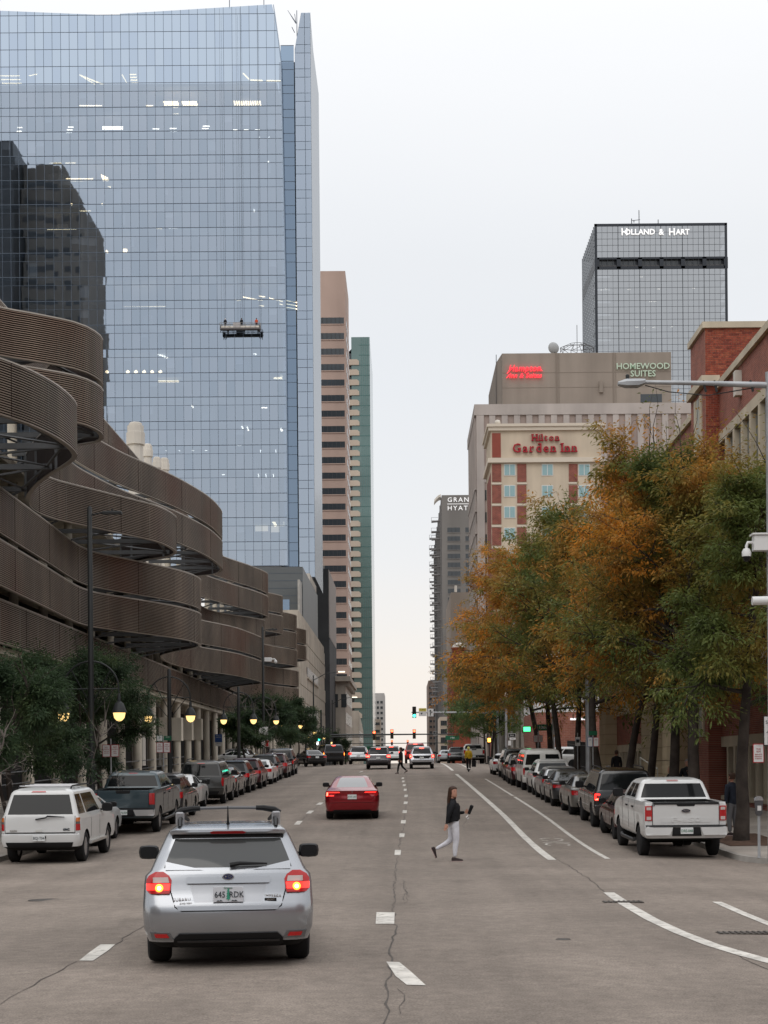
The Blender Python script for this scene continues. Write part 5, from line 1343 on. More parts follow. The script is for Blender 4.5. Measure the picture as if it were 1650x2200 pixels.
BODY = {}
def body_mesh(kind):
    """closed shell with wheel arches cut out; material slots: 0 paint 1 rear glass 2 side glass 3 windscreen 4 dark"""
    if kind in BODY: return BODY[kind]
    sp = SPEC[kind]; rings = [ring(s) for s in sp['sl']]; n = len(rings[0])
    mb = MB(); mb.loft(rings)
    mi = []
    for i in range(len(rings) - 1):
        for j in range(n):
            m = 0
            if sp['gl'] <= i < sp['gt']:
                if I_REAR[0] <= j < I_REAR[1]: m = 1
                elif I_SR[0] <= j < I_SR[1] or I_SL[0] <= j < I_SL[1]:
                    t = (j + .5 - I_SR[0]) / NSD if j < I_SR[1] else (I_SL[1] - j - .5) / NSD
                    if any(a <= t <= b for a, b in sp['panes']): m = 2
                elif I_FR[0] < j < I_FR[1] - 1: m = 3
            if kind == 'van' and m == 1 and abs(j - NR / 2 + .5) < 1: m = 0
            if i == 0: m = 4
            mi.append(m)
    mb.m = mi + [4, 0]
    # the wheel arches (and a pickup's bed) are cut out of the closed shell
    me = bpy.data.meshes.new('shell'); me.from_pydata(mb.v, [], mb.f)
    for k in range(5): me.materials.append(UND if k == 4 else CGL)
    me.polygons.foreach_set('material_index', mb.m)
    ob = bpy.data.objects.new('shell', me); COL.objects.link(ob)
    ct = MB(); w = sp['W'] / 2
    for ay in sp['ax']:
        for s in (-1, 1): ct.lathe([(sp['wr'] + .055, s * (w - .30) if s > 0 else -(w + .2)), (sp['wr'] + .055, s * (w + .2) if s > 0 else -(w - .30))], 28, (0, ay, sp['wr']), axis=0)
    if kind == 'pickup': ct.box(-.80, .80, .22, 1.76, .95, 1.6)
    cm = bpy.data.meshes.new('cut'); cm.from_pydata(ct.v, [], ct.f)
    for k in range(5): cm.materials.append(UND)
    cm.polygons.foreach_set('material_index', [4] * len(cm.polygons))
    co = bpy.data.objects.new('cut', cm); COL.objects.link(co)
    md = ob.modifiers.new('b', 'BOOLEAN'); md.object = co; md.operation = 'DIFFERENCE'; md.solver = 'EXACT'
    res = bpy.data.meshes.new_from_object(ob.evaluated_get(bpy.context.evaluated_depsgraph_get()))
    bpy.data.objects.remove(ob); bpy.data.objects.remove(co)
    V = [tuple(v.co) for v in res.vertices]; F = [tuple(p.vertices) for p in res.polygons]; M_ = [p.material_index for p in res.polygons]
    parts = {}
    for m in range(5):
        sel = [f for f, q in zip(F, M_) if q == m]
        used = sorted({i for f in sel for i in f}); ix = {o: i for i, o in enumerate(used)}
        parts[m] = ([V[i] for i in used], [tuple(ix[i] for i in f) for f in sel])
    BODY[kind] = parts
    return parts
WHEEL = {}
def wheel_meshes(r, dark=False):
    key = (r, dark)
    if key not in WHEEL:
        w = .115
        ty = MB().lathe([(r * .64, -w), (r * .86, -w - .005), (r * .965, -w * .86), (r, -w * .55), (r, w * .55), (r * .965, w * .86), (r * .86, w + .005), (r * .64, w), (r * .60, w * .8), (r * .60, -w * .8)], 28, axis=0)
        ri = MB().lathe([(r * .63, -w * .85), (r * .655, -w * .98), (r * .60, -w * .8), (r * .58, -w * .2), (.05, -w * .3), (.05, w * .3), (r * .58, w * .2), (r * .60, w * .8), (r * .655, w * .98), (r * .63, w * .85)], 28, axis=0)
        for k in range(6):
            a = 2 * math.pi * k / 6; ca, sa = math.cos(a), math.sin(a)
            for s in (-1, 1):
                x = s * w * .7
                for dl in (-.25, .25):
                    c2, s2 = math.cos(a + dl), math.sin(a + dl)
                    ri.path([(x * .9, .08 * ca, .08 * sa), (x, r * .61 * c2, r * .61 * s2)], [.03, .022], 5)
        ri.lathe([(.075, -w * .72), (.075, w * .72)], 10, axis=0)
        a = ty.build('tyre', RUB, smooth=40); b = ri.build('rim', RIMD if dark else RIM, smooth=40)
        WHEEL[key] = (a.data, b.data); bpy.data.objects.remove(a); bpy.data.objects.remove(b)
    return WHEEL[key]

CARG = {'pl': 'cars parked along the left kerb', 'pr': 'cars parked along the right kerb', 'tr': 'cars driving up the street'}
def car(kind, name, label, cat, X, Y, pnt, grp=None, lit=None, det=1, plate=None, rail=False, hd=0.0, turn=0.0, dark_rim=False, bumper=None, cols=None):
    """build one vehicle: rear bumper centre at (X, Y); returns its root"""
    sp = SPEC[kind]; L = sp['L']; w = sp['W'] / 2
    ry, fy = Y + sp['ax'][0], Y + sp['ax'][1]
    pitch = math.atan2(gz(X, fy) - gz(X, ry), fy - ry)
    t = thing(name, label, cat, (X, Y, gz(X, ry) - math.tan(pitch) * sp['ax'][0]), hd, grp, rx=pitch)
    parts = body_mesh(kind)
    for m, (nm, mt) in enumerate((('body', pnt), ('rear_window', CGL2 if kind == 'fast' else CGL3 if kind == 'hatch' else CGL), ('side_window', CGL), ('windscreen', CGL), ('underbody', UND))):
        V, F = parts[m]
        if not F: continue
        if m == 2:      # every side pane is a part of its own
            lab_ = list(range(len(V)))
            def fnd(a):
                while lab_[a] != a: a = lab_[a]
                return a
            for f in F:
                for q in f[1:]: lab_[fnd(q)] = fnd(f[0])
            for r_ in sorted({fnd(f[0]) for f in F}):
                Fs = [f for f in F if fnd(f[0]) == r_]; us = sorted({i for f in Fs for i in f}); ix_ = {o: i for i, o in enumerate(us)}
                MB().add([V[i] for i in us], [tuple(ix_[i] for i in f) for f in Fs]).build('side_window', mt, t, smooth=38)
        else: MB().add(V, F).build(nm, mt, t, smooth=38)
    # wheels
    ty, ri = wheel_meshes(sp['wr'], dark_rim)
    for iy, ay in enumerate(sp['ax']):
        for s in (-1, 1):
            e = bpy.data.objects.new('wheel', None); link(e); e.parent = t; e.location = (s * (w - .145), ay, sp['wr'])
            e.rotation_euler = (0, 0, turn if iy else 0)
            inst(ty, 'tyre', e); inst(ri, 'rim', e)
    # mirrors
    mz, my = sp['belt'] + .10, sp['L'] * .60 if kind != 'pickup' else 4.05
    if kind == 'van': my = 4.35
    for s in (-1, 1):
        sx = side_x(sp, my, mz); big = kind in ('suv', 'pickup', 'van')
        a, b = (.30, .24) if big else (.24, .165)
        rr = []
        for q, sc_ in ((-.05, .82), (0, 1), (.08, .9), (.15, .45)):
            rr.append([(s * (sx + .06 + a / 2 + a / 2 * sc_ * (1 if abs(math.cos(th)) > .99 else .98) * math.copysign(abs(math.cos(th)) ** .5, math.cos(th))), my + q, mz + b / 2 * sc_ * math.copysign(abs(math.sin(th)) ** .5, math.sin(th))) for th in np.linspace(0, 2 * math.pi, 13)[:-1]])
        if s > 0: rr = [r_[::-1] for r_ in rr]
        mm = MB().loft(rr); mm.path([(s * (sx - .02), my + .05, mz - b * .3), (s * (sx + .1), my + .05, mz - b * .25)], .03, 6)
        mo = mm.build('mirror', BLK, t, smooth=50)
    # number plate
    return t, sp
def part(mb, name, m, t, smooth=35): return mb.build(name, m, t, smooth=smooth)
def plate(t, sp, z, txt, ink=PLG, base=PLT, x=0.0, top=None, w=.305, h=.155, extra=None, det=True):
    y = min(rear_y(sp, x, z - h / 2), rear_y(sp, x, z), rear_y(sp, x, z + h / 2)) - .012
    b = MB().rbox(-w / 2, w / 2, -.008, .0, -h / 2, h / 2, .002).build('licence_plate', base, t)
    b.location = (x, y - .02, z)
    if det:
        o = text('plate_number', txt, .098, (0, -.012, -.008), ink, b, .004, sx=.80 if len(txt) < 8 else .72)
    return b
def lights(t, sp, rows, m, off=.014, n=6, name='tail_light', both=True, split=None):
    res = []
    for s in ((-1, 1) if both else (both,)):
        rr = [(z, s * a, s * b) for z, a, b in rows]
        if s < 0: rr = [(z, b, a) for z, a, b in rr]
        res.append(part(rpatch(sp, rr, off, n), name, m, t))
    return res
def seam(t, sp, pts, wd=.008, name='panel_seam', m=None, off=.002):
    """thin dark shut line on the rear face through (x, z) points"""
    mb = MB(); P3 = []
    for a, b in zip(pts[:-1], pts[1:]):
        n = max(1, int(math.dist(a, b) / .06))
        P3 += [(a[0] + (b[0] - a[0]) * k / n, a[1] + (b[1] - a[1]) * k / n) for k in range(n)]
    P3.append(pts[-1])
    mb.path([(x, rear_y(sp, x, z) - off, z) for x, z in P3], wd / 2, 5)
    return part(mb, name, m or UND, t)
def side_seam(t, sp, pts, wd=.008):
    mb = MB()
    for s in (-1, 1):
        P3 = []
        for a, b in zip(pts[:-1], pts[1:]):
            n = max(1, int(math.dist(a, b) / .1)); P3 += [(a[0] + (b[0] - a[0]) * k / n, a[1] + (b[1] - a[1]) * k / n) for k in range(n)]
        P3.append(pts[-1])
        mb.path([(s * (side_x(sp, y, z) + .001), y, z) for y, z in P3], wd / 2, 4)
    return part(mb, 'door_seam', UND, t)
def rails(t, sp, x, y0, y1, z, m=BLK):
    for s in (-1, 1):
        mb = MB(); mb.path([(s * x, y0, z - .06), (s * x, y0 + .12, z), (s * x, (y0 + y1) / 2, z + .015), (s * x, y1 - .12, z), (s * x, y1, z - .06)], .022, 6)
        part(mb, 'roof_rail', m, t)

# --- silver hatchback in the middle lane
SIL = paint('silver', (.35, .365, .39), .7, .26)
t, sp = car('hatch', 'silver_hatchback', 'silver hatchback with roof bars and Oregon plate driving ahead in the centre lane', 'car', -1.80, 16.1, SIL, CARG['tr'], hd=R(6.0))
part(rpatch(sp, [(.595, -.50, .50), (.66, -.545, .545), (.80, -.575, .575), (.955, -.62, .62)], .012, 12), 'tailgate', SIL, t)
part(rpatch(sp, [(.64, -.33, .33), (.68, -.345, .345), (.86, -.395, .395)], .0135, 10), 'plate_recess', mat('silver_recess', (.33, .34, .36), .35, .7), t)
part(rpatch(sp, [(.865, -.42, .42), (.885, -.43, .43), (.915, -.43, .43), (.93, -.42, .42)], .04, 12), 'garnish_bar', SIL, t)
seam(t, sp, [(-.63, .96), (-.59, .80), (-.54, .63), (-.47, .588), (.47, .588), (.54, .63), (.59, .80), (.63, .96)], .012)
for s in (-1, 1):   # lamp clusters: red housing, clear reversing lamp, glowing bulb
    q = [(.765, .60, .80), (.80, .585, .835), (.90, .575, .835), (.945, .60, .81), (.985, .66, .74)]
    rr = [(z, a, b) if s > 0 else (z, -b, -a) for z, a, b in q]
    o = part(rpatch(sp, rr, .022, 10), 'tail_light', LREDL, t)
    q = [(.875, .60, .765), (.93, .612, .765)]
    part(rpatch(sp, [(z, a, b) if s > 0 else (z, -b, -a) for z, a, b in q], .028, 6), 'reversing_lamp', LCLR, o)
    c = MB(); x_ = s * .70; y_ = rear_y(sp, x_, .82)
    c.lathe([(.042, -.032), (.038, -.038), (.02, -.04)], 16, (x_, y_, .822), axis=1); part(c, 'lit_bulb', LYEL, o)
    c = MB(); c.lathe([(.022, -.042), (.016, -.046)], 12, (x_, y_, .822), axis=1); part(c, 'bulb_core', mat('bulb_core', (1, .8, .3), .3, emit=((1, .7, .2), 9)), o)
    q = [(.80, .60, .83), (.865, .59, .835)]
    part(rpatch(sp, [(z, a, b) if s > 0 else (z, -b, -a) for z, a, b in q], .0255, 6), 'red_lens', LREDB, o)
    q = [(.315, .60, .74), (.355, .625, .755)]
    part(rpatch(sp, [(z, a, b) if s > 0 else (z, -b, -a) for z, a, b in q], .02, 5), 'reflector', LREDL, t)
    q = [(.292, .56, .78), (.372, .60, .80)]
    part(rpatch(sp, [(z, a, b) if s > 0 else (z, -b, -a) for z, a, b in q], .010, 6), 'reflector_recess', mat('silver_shadow', (.22, .225, .235), .4, .6), t)
part(rpatch(sp, [(.20, -.50, .50), (.235, -.56, .56), (.30, -.555, .555), (.355, -.50, .50)], .02, 14), 'lower_bumper', BLK, t)
part(rpatch(sp, [(.262, -.52, .52), (.285, -.52, .52)], .034, 10), 'bumper_ledge', mat('plastic_grey', (.05, .05, .052), .45), t)
part(rpatch(sp, [(1.36, -.60, .60), (1.38, -.60, .60), (1.405, -.57, .57)], .05, 12), 'roof_spoiler', SIL, t)
part(rpatch(sp, [(1.362, -.17, .17), (1.378, -.19, .19), (1.39, -.15, .15)], .06, 8), 'high_brake_light', LRED, t)
part(rpatch(sp, [(1.325, -.58, .58), (1.345, -.58, .58)], .02, 10), 'window_header', BLK, t)
wv = MB()     # the tailgate paint dips below the glass in a shallow V
w_ = MB(); y_ = rear_y(sp, .1, 1.05)
w_.path([(.02, y_ - .05, 1.045), (.12, y_ - .055, 1.062), (.40, rear_y(sp, .4, 1.05) - .035, 1.055)], [.028, .022, .01], 6); part(w_, 'wiper', BLK, t)
mv = MB()
for s in (-1, 1): mv.add([(s * .64, rear_y(sp, .64, 1.075) - .012, 1.085), (s * .64, rear_y(sp, .64, 1.0) - .012, 1.0), (s * .25, rear_y(sp, .25, 1.0) - .012, 1.0)], [(0, 1, 2) if s < 0 else (2, 1, 0)])
part(mv, 'window_corner_trim', SIL, t)
bdg = MB(); ring_ = [(.062 * math.cos(a), .034 * math.sin(a)) for a in np.linspace(0, 2 * math.pi, 25)[:-1]]
yb_ = rear_y(sp, 0, .93) - .05
bdg.loft([[(x, yb_, .93 + z) for x, z in ring_], [(x * .9, yb_ - .012, .93 + z * .9) for x, z in ring_]])
bo = part(bdg, 'badge', CHR, t)
bdg = MB(); bdg.loft([[(x * .82, yb_ - .0125, .93 + z * .8) for x, z in ring_], [(x * .8, yb_ - .015, .93 + z * .78) for x, z in ring_]]); part(bdg, 'badge_field', mat('badge_blue', (.02, .03, .09), .2), bo)
bdg = MB()
for (x, z, r_) in ((-.024, .002, .013), (.002, .008, .007), (.018, .012, .006), (.03, .0, .006), (.008, -.01, .006), (.022, -.012, .006)):
    bdg.prism([(x + r_ * (1 if k % 2 == 0 else .35) * math.cos(k * math.pi / 4), .93 + z + r_ * (1 if k % 2 == 0 else .35) * math.sin(k * math.pi / 4)) for k in range(8)], 1, yb_ - .019, yb_ - .0155)
part(bdg, 'badge_stars', CHR, bo)
pb = plate(t, sp, .757, '645', PLB, mat('plate_oregon', (.60, .62, .66), .5), det=False)
text('plate_number', '645', .088, (-.084, -.012, -.006), PLK, pb, .004, sx=.86); text('plate_number', 'RDK', .088, (.084, -.012, -.006), PLK, pb, .004, sx=.86)
text('plate_state', 'Oregon', .028, (0, -.012, .064), PLG, pb, .003)
tr_ = MB()
for k in range(4): tr_.prism([(-.022 + .003 * k, -.05 + .026 * k), (.022 - .003 * k, -.05 + .026 * k), (0, -.01 + .026 * k)], 1, -.0145 - .0004 * k, -.0095)
tr_.box(-.003, .003, -.0145, -.0095, -.066, -.05); part(tr_, 'plate_tree', mat('plate_tree_green', (.05, .30, .20), .5), pb)
mt_ = MB()
for a in (-.09, .06): mt_.prism([(a - .03, -.07), (a - .015, -.058), (a, -.066), (a + .015, -.056), (a + .035, -.07)], 1, -.013, -.0095)
part(mt_, 'plate_mountains', PLK, pb)
text('model_lettering', 'SUBARU', .045, (-.47, rear_y(sp, .47, .70) - .02, .705), CHR, t, .006, spacing=1.1); text('model_lettering', 'AWD PZEV', .025, (-.43, rear_y(sp, .43, .67) - .02, .668), CHR, t, .006)
text('model_lettering', 'IMPREZA', .04, (.455, rear_y(sp, .45, .73) - .02, .73), CHR, t, .006, spacing=1.1); o = text('model_lettering', 'SPORT', .028, (.43, rear_y(sp, .43, .69) - .024, .693), CHR, t, .006)
MB().box(.37, .49, rear_y(sp, .43, .69) - .022, rear_y(sp, .43, .69) - .01, .676, .71).build('sport_badge', UND, t)
an = MB(); an.path([(0, .62, 1.46), (0, .60, 1.475), (0, .54, 1.645)], [.02, .012, .004], 6); part(an, 'antenna', BLK, t)
for s in (-1, 1):
    mb = MB(); mb.path([(s * .50, .50, 1.425), (s * .505, .72, 1.50), (s * .50, 1.6, 1.53), (s * .46, 2.05, 1.47)], [.02, .026, .026, .02], 6); part(mb, 'roof_rail', BLK, t)
    mb = MB(); mb.rbox(s * .515 - .045, s * .515 + .045, .92, 1.12, 1.44, 1.58, .015); part(mb, 'bar_foot', mat('bar_grey', (.30, .30, .31), .4, .6), t)
    mb = MB(); mb.path([(s * .56, 1.02, 1.56), (s * .50, 1.02, 1.595), (s * .38, 1.02, 1.615), (s * .30, 1.02, 1.618)], [.03, .034, .03, .026], 8); part(mb, 'bar_end', BLK, t)
mb = MB(); mb.path([(-.32, 1.02, 1.617), (0, 1.02, 1.622), (.32, 1.02, 1.617)], .016, 8); part(mb, 'cross_bar', mat('bar_dark', (.10, .10, .105), .4, .5), t)
side_seam(t, sp, [(1.22, .40), (1.20, .75), (1.25, .96)]); side_seam(t, sp, [(2.3, .35), (2.28, .96)])
for s in (-1, 1): part(spatch(sp, [(.80, 1.35, 1.55), (.83, 1.35, 1.55)], s, .02, 3), 'door_handle', SIL, t)

# --- red fastback saloon
RED = paint('deep_red', (.27, .009, .016), .55, .22)
t, sp = car('fast', 'red_saloon', 'deep red fastback saloon driving ahead of the silver hatchback', 'car', -1.78, 54, RED, CARG['tr'], hd=R(1.5))
part(rpatch(sp, [(.995, -.80, .80), (1.015, -.82, .82)], .03, 14), 'boot_lip', RED, t)
for s in (-1, 1):
    q = [(.80, .66, .84), (.86, .60, .90), (.95, .46, .86), (.965, .44, .80)]
    o = part(rpatch(sp, [(z, a, b) if s > 0 else (z, -b, -a) for z, a, b in q], .012, 10), 'tail_light', LRED, t)
    q = [(.925, .42, .80), (.955, .44, .84)]
    part(rpatch(sp, [(z, a, b) if s > 0 else (z, -b, -a) for z, a, b in q], .017, 10), 'light_bar', LREDB, o)
    if s < 0:
        part(rpatch(sp, [(.815, -.84, -.62), (.84, -.86, -.62)], .017, 6), 'light_bar', LREDB, o); part(rpatch(sp, [(.82, -.885, -.83), (.94, -.87, -.82)], .017, 3), 'brake_bar', LBRK, o)
plate(t, sp, .79, 'CVT-197', PLG)
seam(t, sp, [(-.60, .88), (-.40, .86), (-.38, .70), (.38, .70), (.40, .86), (.60, .88)]); seam(t, sp, [(-.75, .58), (-.3, .60), (.3, .60), (.75, .58)], .01)
part(rpatch(sp, [(.20, -.62, .62), (.27, -.70, .70), (.34, -.62, .62)], .02, 12), 'diffuser', BLK, t)
text('badge', 'T', .09, (0, rear_y(sp, 0, .93) - .015, .935), CHR, t, .006)
side_seam(t, sp, [(1.5, .35), (1.55, .95)]); side_seam(t, sp, [(2.6, .3), (2.6, .95)])

# --- white full-size SUV, first at the left kerb
WH = paint('white', (.60, .605, .60), 0, .3); WH2 = paint('warm_white', (.56, .555, .53), 0, .35)
t, sp = car('suv', 'white_suv', 'white full-size SUV parked first at the left kerb with wiper and roof rack', 'car', -9.1, 39.4, WH, CARG['pl'])
part(rpatch(sp, [(.80, -.86, .86), (1.18, -.89, .89)], .008, 10), 'tailgate', WH, t)
seam(t, sp, [(-.87, 1.2), (-.87, .785), (.87, .785), (.87, 1.2)], .016); seam(t, sp, [(-.98, .765), (.98, .765)], .014)
lights(t, sp, [(.84, .895, .985), (1.00, .895, .985)], LRED, .02, 4)
lights(t, sp, [(1.00, .895, .98), (1.06, .895, .98)], mat('lamp_smoke', (.10, .085, .08), .2), .02, 4, 'reversing_lamp'); lights(t, sp, [(1.06, .895, .98), (1.16, .90, .975)], LAMB, .02, 4, 'indicator')
part(rpatch(sp, [(.42, -.80, .80), (.55, -.84, .84)], .02, 10), 'lower_bumper', BLK, t)
plate(t, sp, .665, 'BQJ-T04', PLK); text('maker_lettering', 'GMC', .075, (.66, rear_y(sp, .66, .87) - .02, .865), PLK, t, .01, bold=.003); text('model_lettering', 'YUKON', .05, (-.66, rear_y(sp, .66, .84) - .02, .835), CHR, t, .01, bold=.002)
part(rpatch(sp, [(.815, -.10, .06), (.87, -.10, .06)], .035, 4), 'handle', WH2, t)
w_ = MB(); y_ = rear_y(sp, 0, 1.14) - .05; w_.path([(-.10, y_, 1.12), (.16, y_, 1.165), (.20, y_ - .01, 1.20), (.62, y_ + .02, 1.175)], [.02, .02, .025, .01], 6); part(w_, 'wiper', BLK, t)
part(rpatch(sp, [(1.79, -.25, .12), (1.82, -.22, .10)], .015, 4), 'high_brake_light', LRED, t)
MB().box(.10, .17, -.02, .02, .65, .71).build('hitch_cover', UND, t)
rails(t, sp, .66, .7, 3.0, 1.93); rk = MB()
for y in (.8, 1.3, 1.8, 2.3): rk.path([(-.66, y, 1.93), (.66, y, 1.93)], .018, 6)
part(rk, 'roof_rack_bar', mat('rack_grey', (.35, .35, .36), .4, .5), t)
side_seam(t, sp, [(1.62, .5), (1.62, 1.2)]); side_seam(t, sp, [(2.75, .5), (2.75, 1.2)])
part(spatch(sp, [(.42, 1.5, 3.6), (.50, 1.5, 3.6)], 1, .07, 8), 'running_board', WH2, t); part(spatch(sp, [(.42, 1.5, 3.6), (.50, 1.5, 3.6)], -1, .07, 8), 'running_board', WH2, t)
for s in (-1, 1):
    vt = MB()
    for k in range(9): spatch(sp, [(1.30 + k * .045, .42 + k * .012, .58 + k * .012), (1.325 + k * .045, .425 + k * .012, .585 + k * .012)], s, .008, 2, vt)
    part(vt, 'pillar_vent', BLK, t)

# --- pickups
def pickup_tail(t, sp, pnt, bump, ptxt, maker=None, oval=False):
    part(rpatch(sp, [(.845, -.80, .80), (1.15, -.805, .805), (1.395, -.80, .80)], .012, 10), 'tailgate', pnt, t)
    seam(t, sp, [(-.815, 1.40), (-.815, .845), (.815, .845), (.815, 1.40)], .014)
    for s in (-1, 1):
        q = [(.96, .845, .985), (1.06, .845, .985)]
        tl = part(rpatch(sp, [(z, a, b) if s > 0 else (z, -b, -a) for z, a, b in ((.95, .825, .995), (1.31, .825, .995))], .02, 4), 'tail_light', LRED, t)
        if oval:
            for z0, z1 in ((.97, 1.05), (1.21, 1.28)): part(rpatch(sp, [(z, a, b) if s > 0 else (z, -b, -a) for z, a, b in ((z0, .85, .96), (z1, .85, .96))], .025, 3), 'clear_lens', LCLR, tl)
        part(rpatch(sp, [(z, a, b) if s > 0 else (z, -b, -a) for z, a, b in ((.60, .42, .97), (.63, .40, 1.0), (.79, .34, 1.0))], .03, 6), 'bumper_end', bump, t)
    part(rpatch(sp, [(.58, -.36, .36), (.81, -.33, .33)], .02, 8), 'bumper_step', BLK, t)
    part(rpatch(sp, [(.80, -.99, .99), (.84, -.98, .98)], .02, 10), 'bumper_pad', BLK, t)
    plate(t, sp, .71, ptxt, PLG)
    part(rpatch(sp, [(1.865, -.14, .14), (1.90, -.15, .15)], .02, 4), 'high_brake_light', LRED, t)
    part(rpatch(sp, [(1.30, -.20, .20), (1.34, -.23, .23), (1.40, -.23, .23)], .02, 6), 'tailgate_handle', BLK, t)
    side_seam(t, sp, [(1.9, .55), (1.9, 1.4)]); side_seam(t, sp, [(2.95, .55), (2.95, 1.4)]); side_seam(t, sp, [(4.05, .55), (4.05, 1.4)])
    for s in (-1, 1):
        part(spatch(sp, [(1.20, 2.05, 2.30), (1.24, 2.05, 2.30)], s, .025, 3), 'door_handle', BLK, t); part(spatch(sp, [(1.20, 3.10, 3.35), (1.24, 3.10, 3.35)], s, .025, 3), 'door_handle', BLK, t)
        rb_ = MB(); rb_.path([(s * .99, 1.9, .40), (s * 1.0, 2.1, .36), (s * 1.0, 4.1, .36), (s * .99, 4.3, .40)], .05, 8); part(rb_, 'step_bar', RIMD, t)
    ax = MB(); ax.path([(-.7, 1.28, .40), (.7, 1.28, .40)], .06, 8); ax.lathe([(.05, -.15), (.15, -.1), (.15, .1), (.05, .15)], 12, (0, 1.28, .40), axis=0); ax.path([(.35, .25, .42), (.45, 1.0, .45)], .04, 8); part(ax, 'rear_axle', UND, t)
t, sp = car('pickup', 'white_pickup', 'white pickup truck parked first at the right kerb', 'pickup truck', 6.88, 38.6, WH, CARG['pr'])
pickup_tail(t, sp, WH, WH, 'DRE-048', oval=True)
part(rpatch(sp, [(1.345, -.8, .8), (1.40, -.8, .8)], .03, 10), 'tailgate_top', BLK, t)
part(rpatch(sp, [(.90, -.60, .60), (1.03, -.62, .62)], .018, 8), 'tailgate_pressing', WH, t)
ov = [(.12 * math.cos(a), .05 * math.sin(a)) for a in np.linspace(0, 2 * math.pi, 25)[:-1]]
y_ = rear_y(sp, 0, 1.19); bo = MB().loft([[(x, y_ - .01, 1.19 + z) for x, z in ov], [(x * .95, y_ - .035, 1.19 + z * .92) for x, z in ov]]).build('badge', CHR, t)
MB().loft([[(x * .86, y_ - .034, 1.19 + z * .8) for x, z in ov], [(x * .84, y_ - .038, 1.19 + z * .78) for x, z in ov]]).build('badge_field', mat('badge_navy', (.015, .02, .035), .2), bo)
text('badge_lettering', 'Ford', .062, (0, y_ - .04, 1.192), CHR, bo, .004)
text('pressed_lettering', 'F-150', .16, (0, rear_y(sp, 0, .97) - .022, .965), WH, t, .012, sx=2.0, bold=.004)
text('trim_lettering', '4x4', .06, (-.80, rear_y(sp, .8, 1.30) - .02, 1.32), PLK, t, .004)
TEALB = paint('slate_blue', (.035, .058, .070), .3, .35)
t, sp = car('pickup', 'blue_pickup', 'slate blue pickup truck parked at the left kerb with chrome bumper ends', 'pickup truck', -8.9, 50, TEALB, CARG['pl'])
pickup_tail(t, sp, TEALB, mat('dull_chrome', (.5, .5, .5), .35, .7), 'CZN-034')
t, sp = car('pickup', 'white_pickup', 'white pickup truck parked farther up at the right kerb beyond the crossing', 'pickup truck', 6.75, 152, WH2, CARG['pr'])
pickup_tail(t, sp, WH2, BLK, 'PKT-221')

def tail(t, sp, zc_, h, x0, x1, m=LRED, lit=None, gate=True, pnt=None, ptxt=None, pz=None, bump=None, hbl=False, bar=None, det=True):
    """standard rear-end furniture"""
    z0, z1 = zc_ - h / 2, zc_ + h / 2
    for s in (-1, 1):
        q = [(z0, x0 + .04, x1 - .02), (zc_, x0, x1), (z1, x0 + .02, x1 - .01)]
        o = part(rpatch(sp, [(z, a, b) if s > 0 else (z, -b, -a) for z, a, b in q], .016, 6), 'tail_light', m, t)
        if lit:
            q = [(zc_ - h * .25, x0 + .05, x1 - .03), (zc_ + h * .25, x0 + .05, x1 - .03)]
            part(rpatch(sp, [(z, a, b) if s > 0 else (z, -b, -a) for z, a, b in q], .022, 4), 'lit_lamp', lit, o)
    seam(t, sp, [(-x0 - .02, z1 + .05), (-x0 - .04, z0 - .08), (x0 + .04, z0 - .08), (x0 + .02, z1 + .05)], .012)
    W_ = sp['W'] / 2
    zz = sp['sl'][1][0]
    part(rpatch(sp, [(zz - .02, -W_ * .72, W_ * .72), (zz + .14, -W_ * .80, W_ * .80)], .016, 8), 'lower_bumper', BLK, t)
    if ptxt: plate(t, sp, pz or zc_ - .05, ptxt, PLG, det=det)
    if hbl:
        zt = sp['sl'][sp['gt']][0] + .03
        part(rpatch(sp, [(zt, -.16, .16), (zt + .03, -.15, .15)], .03, 4), 'high_brake_light', hbl, t)
    if bar: part(rpatch(sp, [(z1 + .0, -x0, x0), (z1 + .03, -x0, x0)], .014, 8), 'chrome_bar', CHR, t)
    side_seam(t, sp, [(sp['L'] * .30, .45), (sp['L'] * .31, sp['belt'])]); side_seam(t, sp, [(sp['L'] * .54, .45), (sp['L'] * .54, sp['belt'])])

GRY = paint('dark_grey', (.042, .042, .040), .35); BLKP = paint('black', (.014, .0145, .016), .2, .25); CHRC = paint('charcoal', (.035, .037, .04), .4); DRED = paint('maroon', (.055, .010, .014), .4); OLV = paint('pewter', (.17, .165, .15), .6); DGR = paint('midnight_green', (.018, .026, .028), .3); SLV = paint('light_silver', (.36, .37, .38), .7)
# left kerb, near to far
t, sp = car('sedan', 'white_car', 'white car almost hidden between the white SUV and the blue pickup', 'car', -9.75, 45.0, WH, CARG['pl']); tail(t, sp, .82, .16, .58, .89, det=False)
t, sp = car('cross', 'dark_crossover', 'dark crossover peeping out past the blue pickup at the left kerb', 'car', -8.85, 56.5, CHRC, CARG['pl']); tail(t, sp, .92, .22, .62, .92)
t, sp = car('sedan', 'white_saloon', 'small white saloon with red lamps in front of the dark grey SUV', 'car', -9.15, 62.2, WH, CARG['pl']); tail(t, sp, .84, .16, .55, .89, ptxt='AXW-310', pz=.82)
t, sp = car('suv', 'grey_suv', 'dark grey full-size SUV at the left kerb with a plate in a wide recess', 'car', -8.75, 68, GRY, CARG['pl']); tail(t, sp, .98, .36, .88, .985, ptxt='CAU-804', pz=.99, hbl=LRED)
part(rpatch(sp, [(.88, -.38, .38), (1.10, -.40, .40)], .006, 6), 'plate_recess', BLK, t); part(rpatch(sp, [(1.10, -.40, .40), (1.13, -.40, .40)], .03, 6), 'chrome_bar', mat('bar_dim', (.2, .2, .2), .3, .8), t); rails(t, sp, .68, .8, 3.1, 1.93)
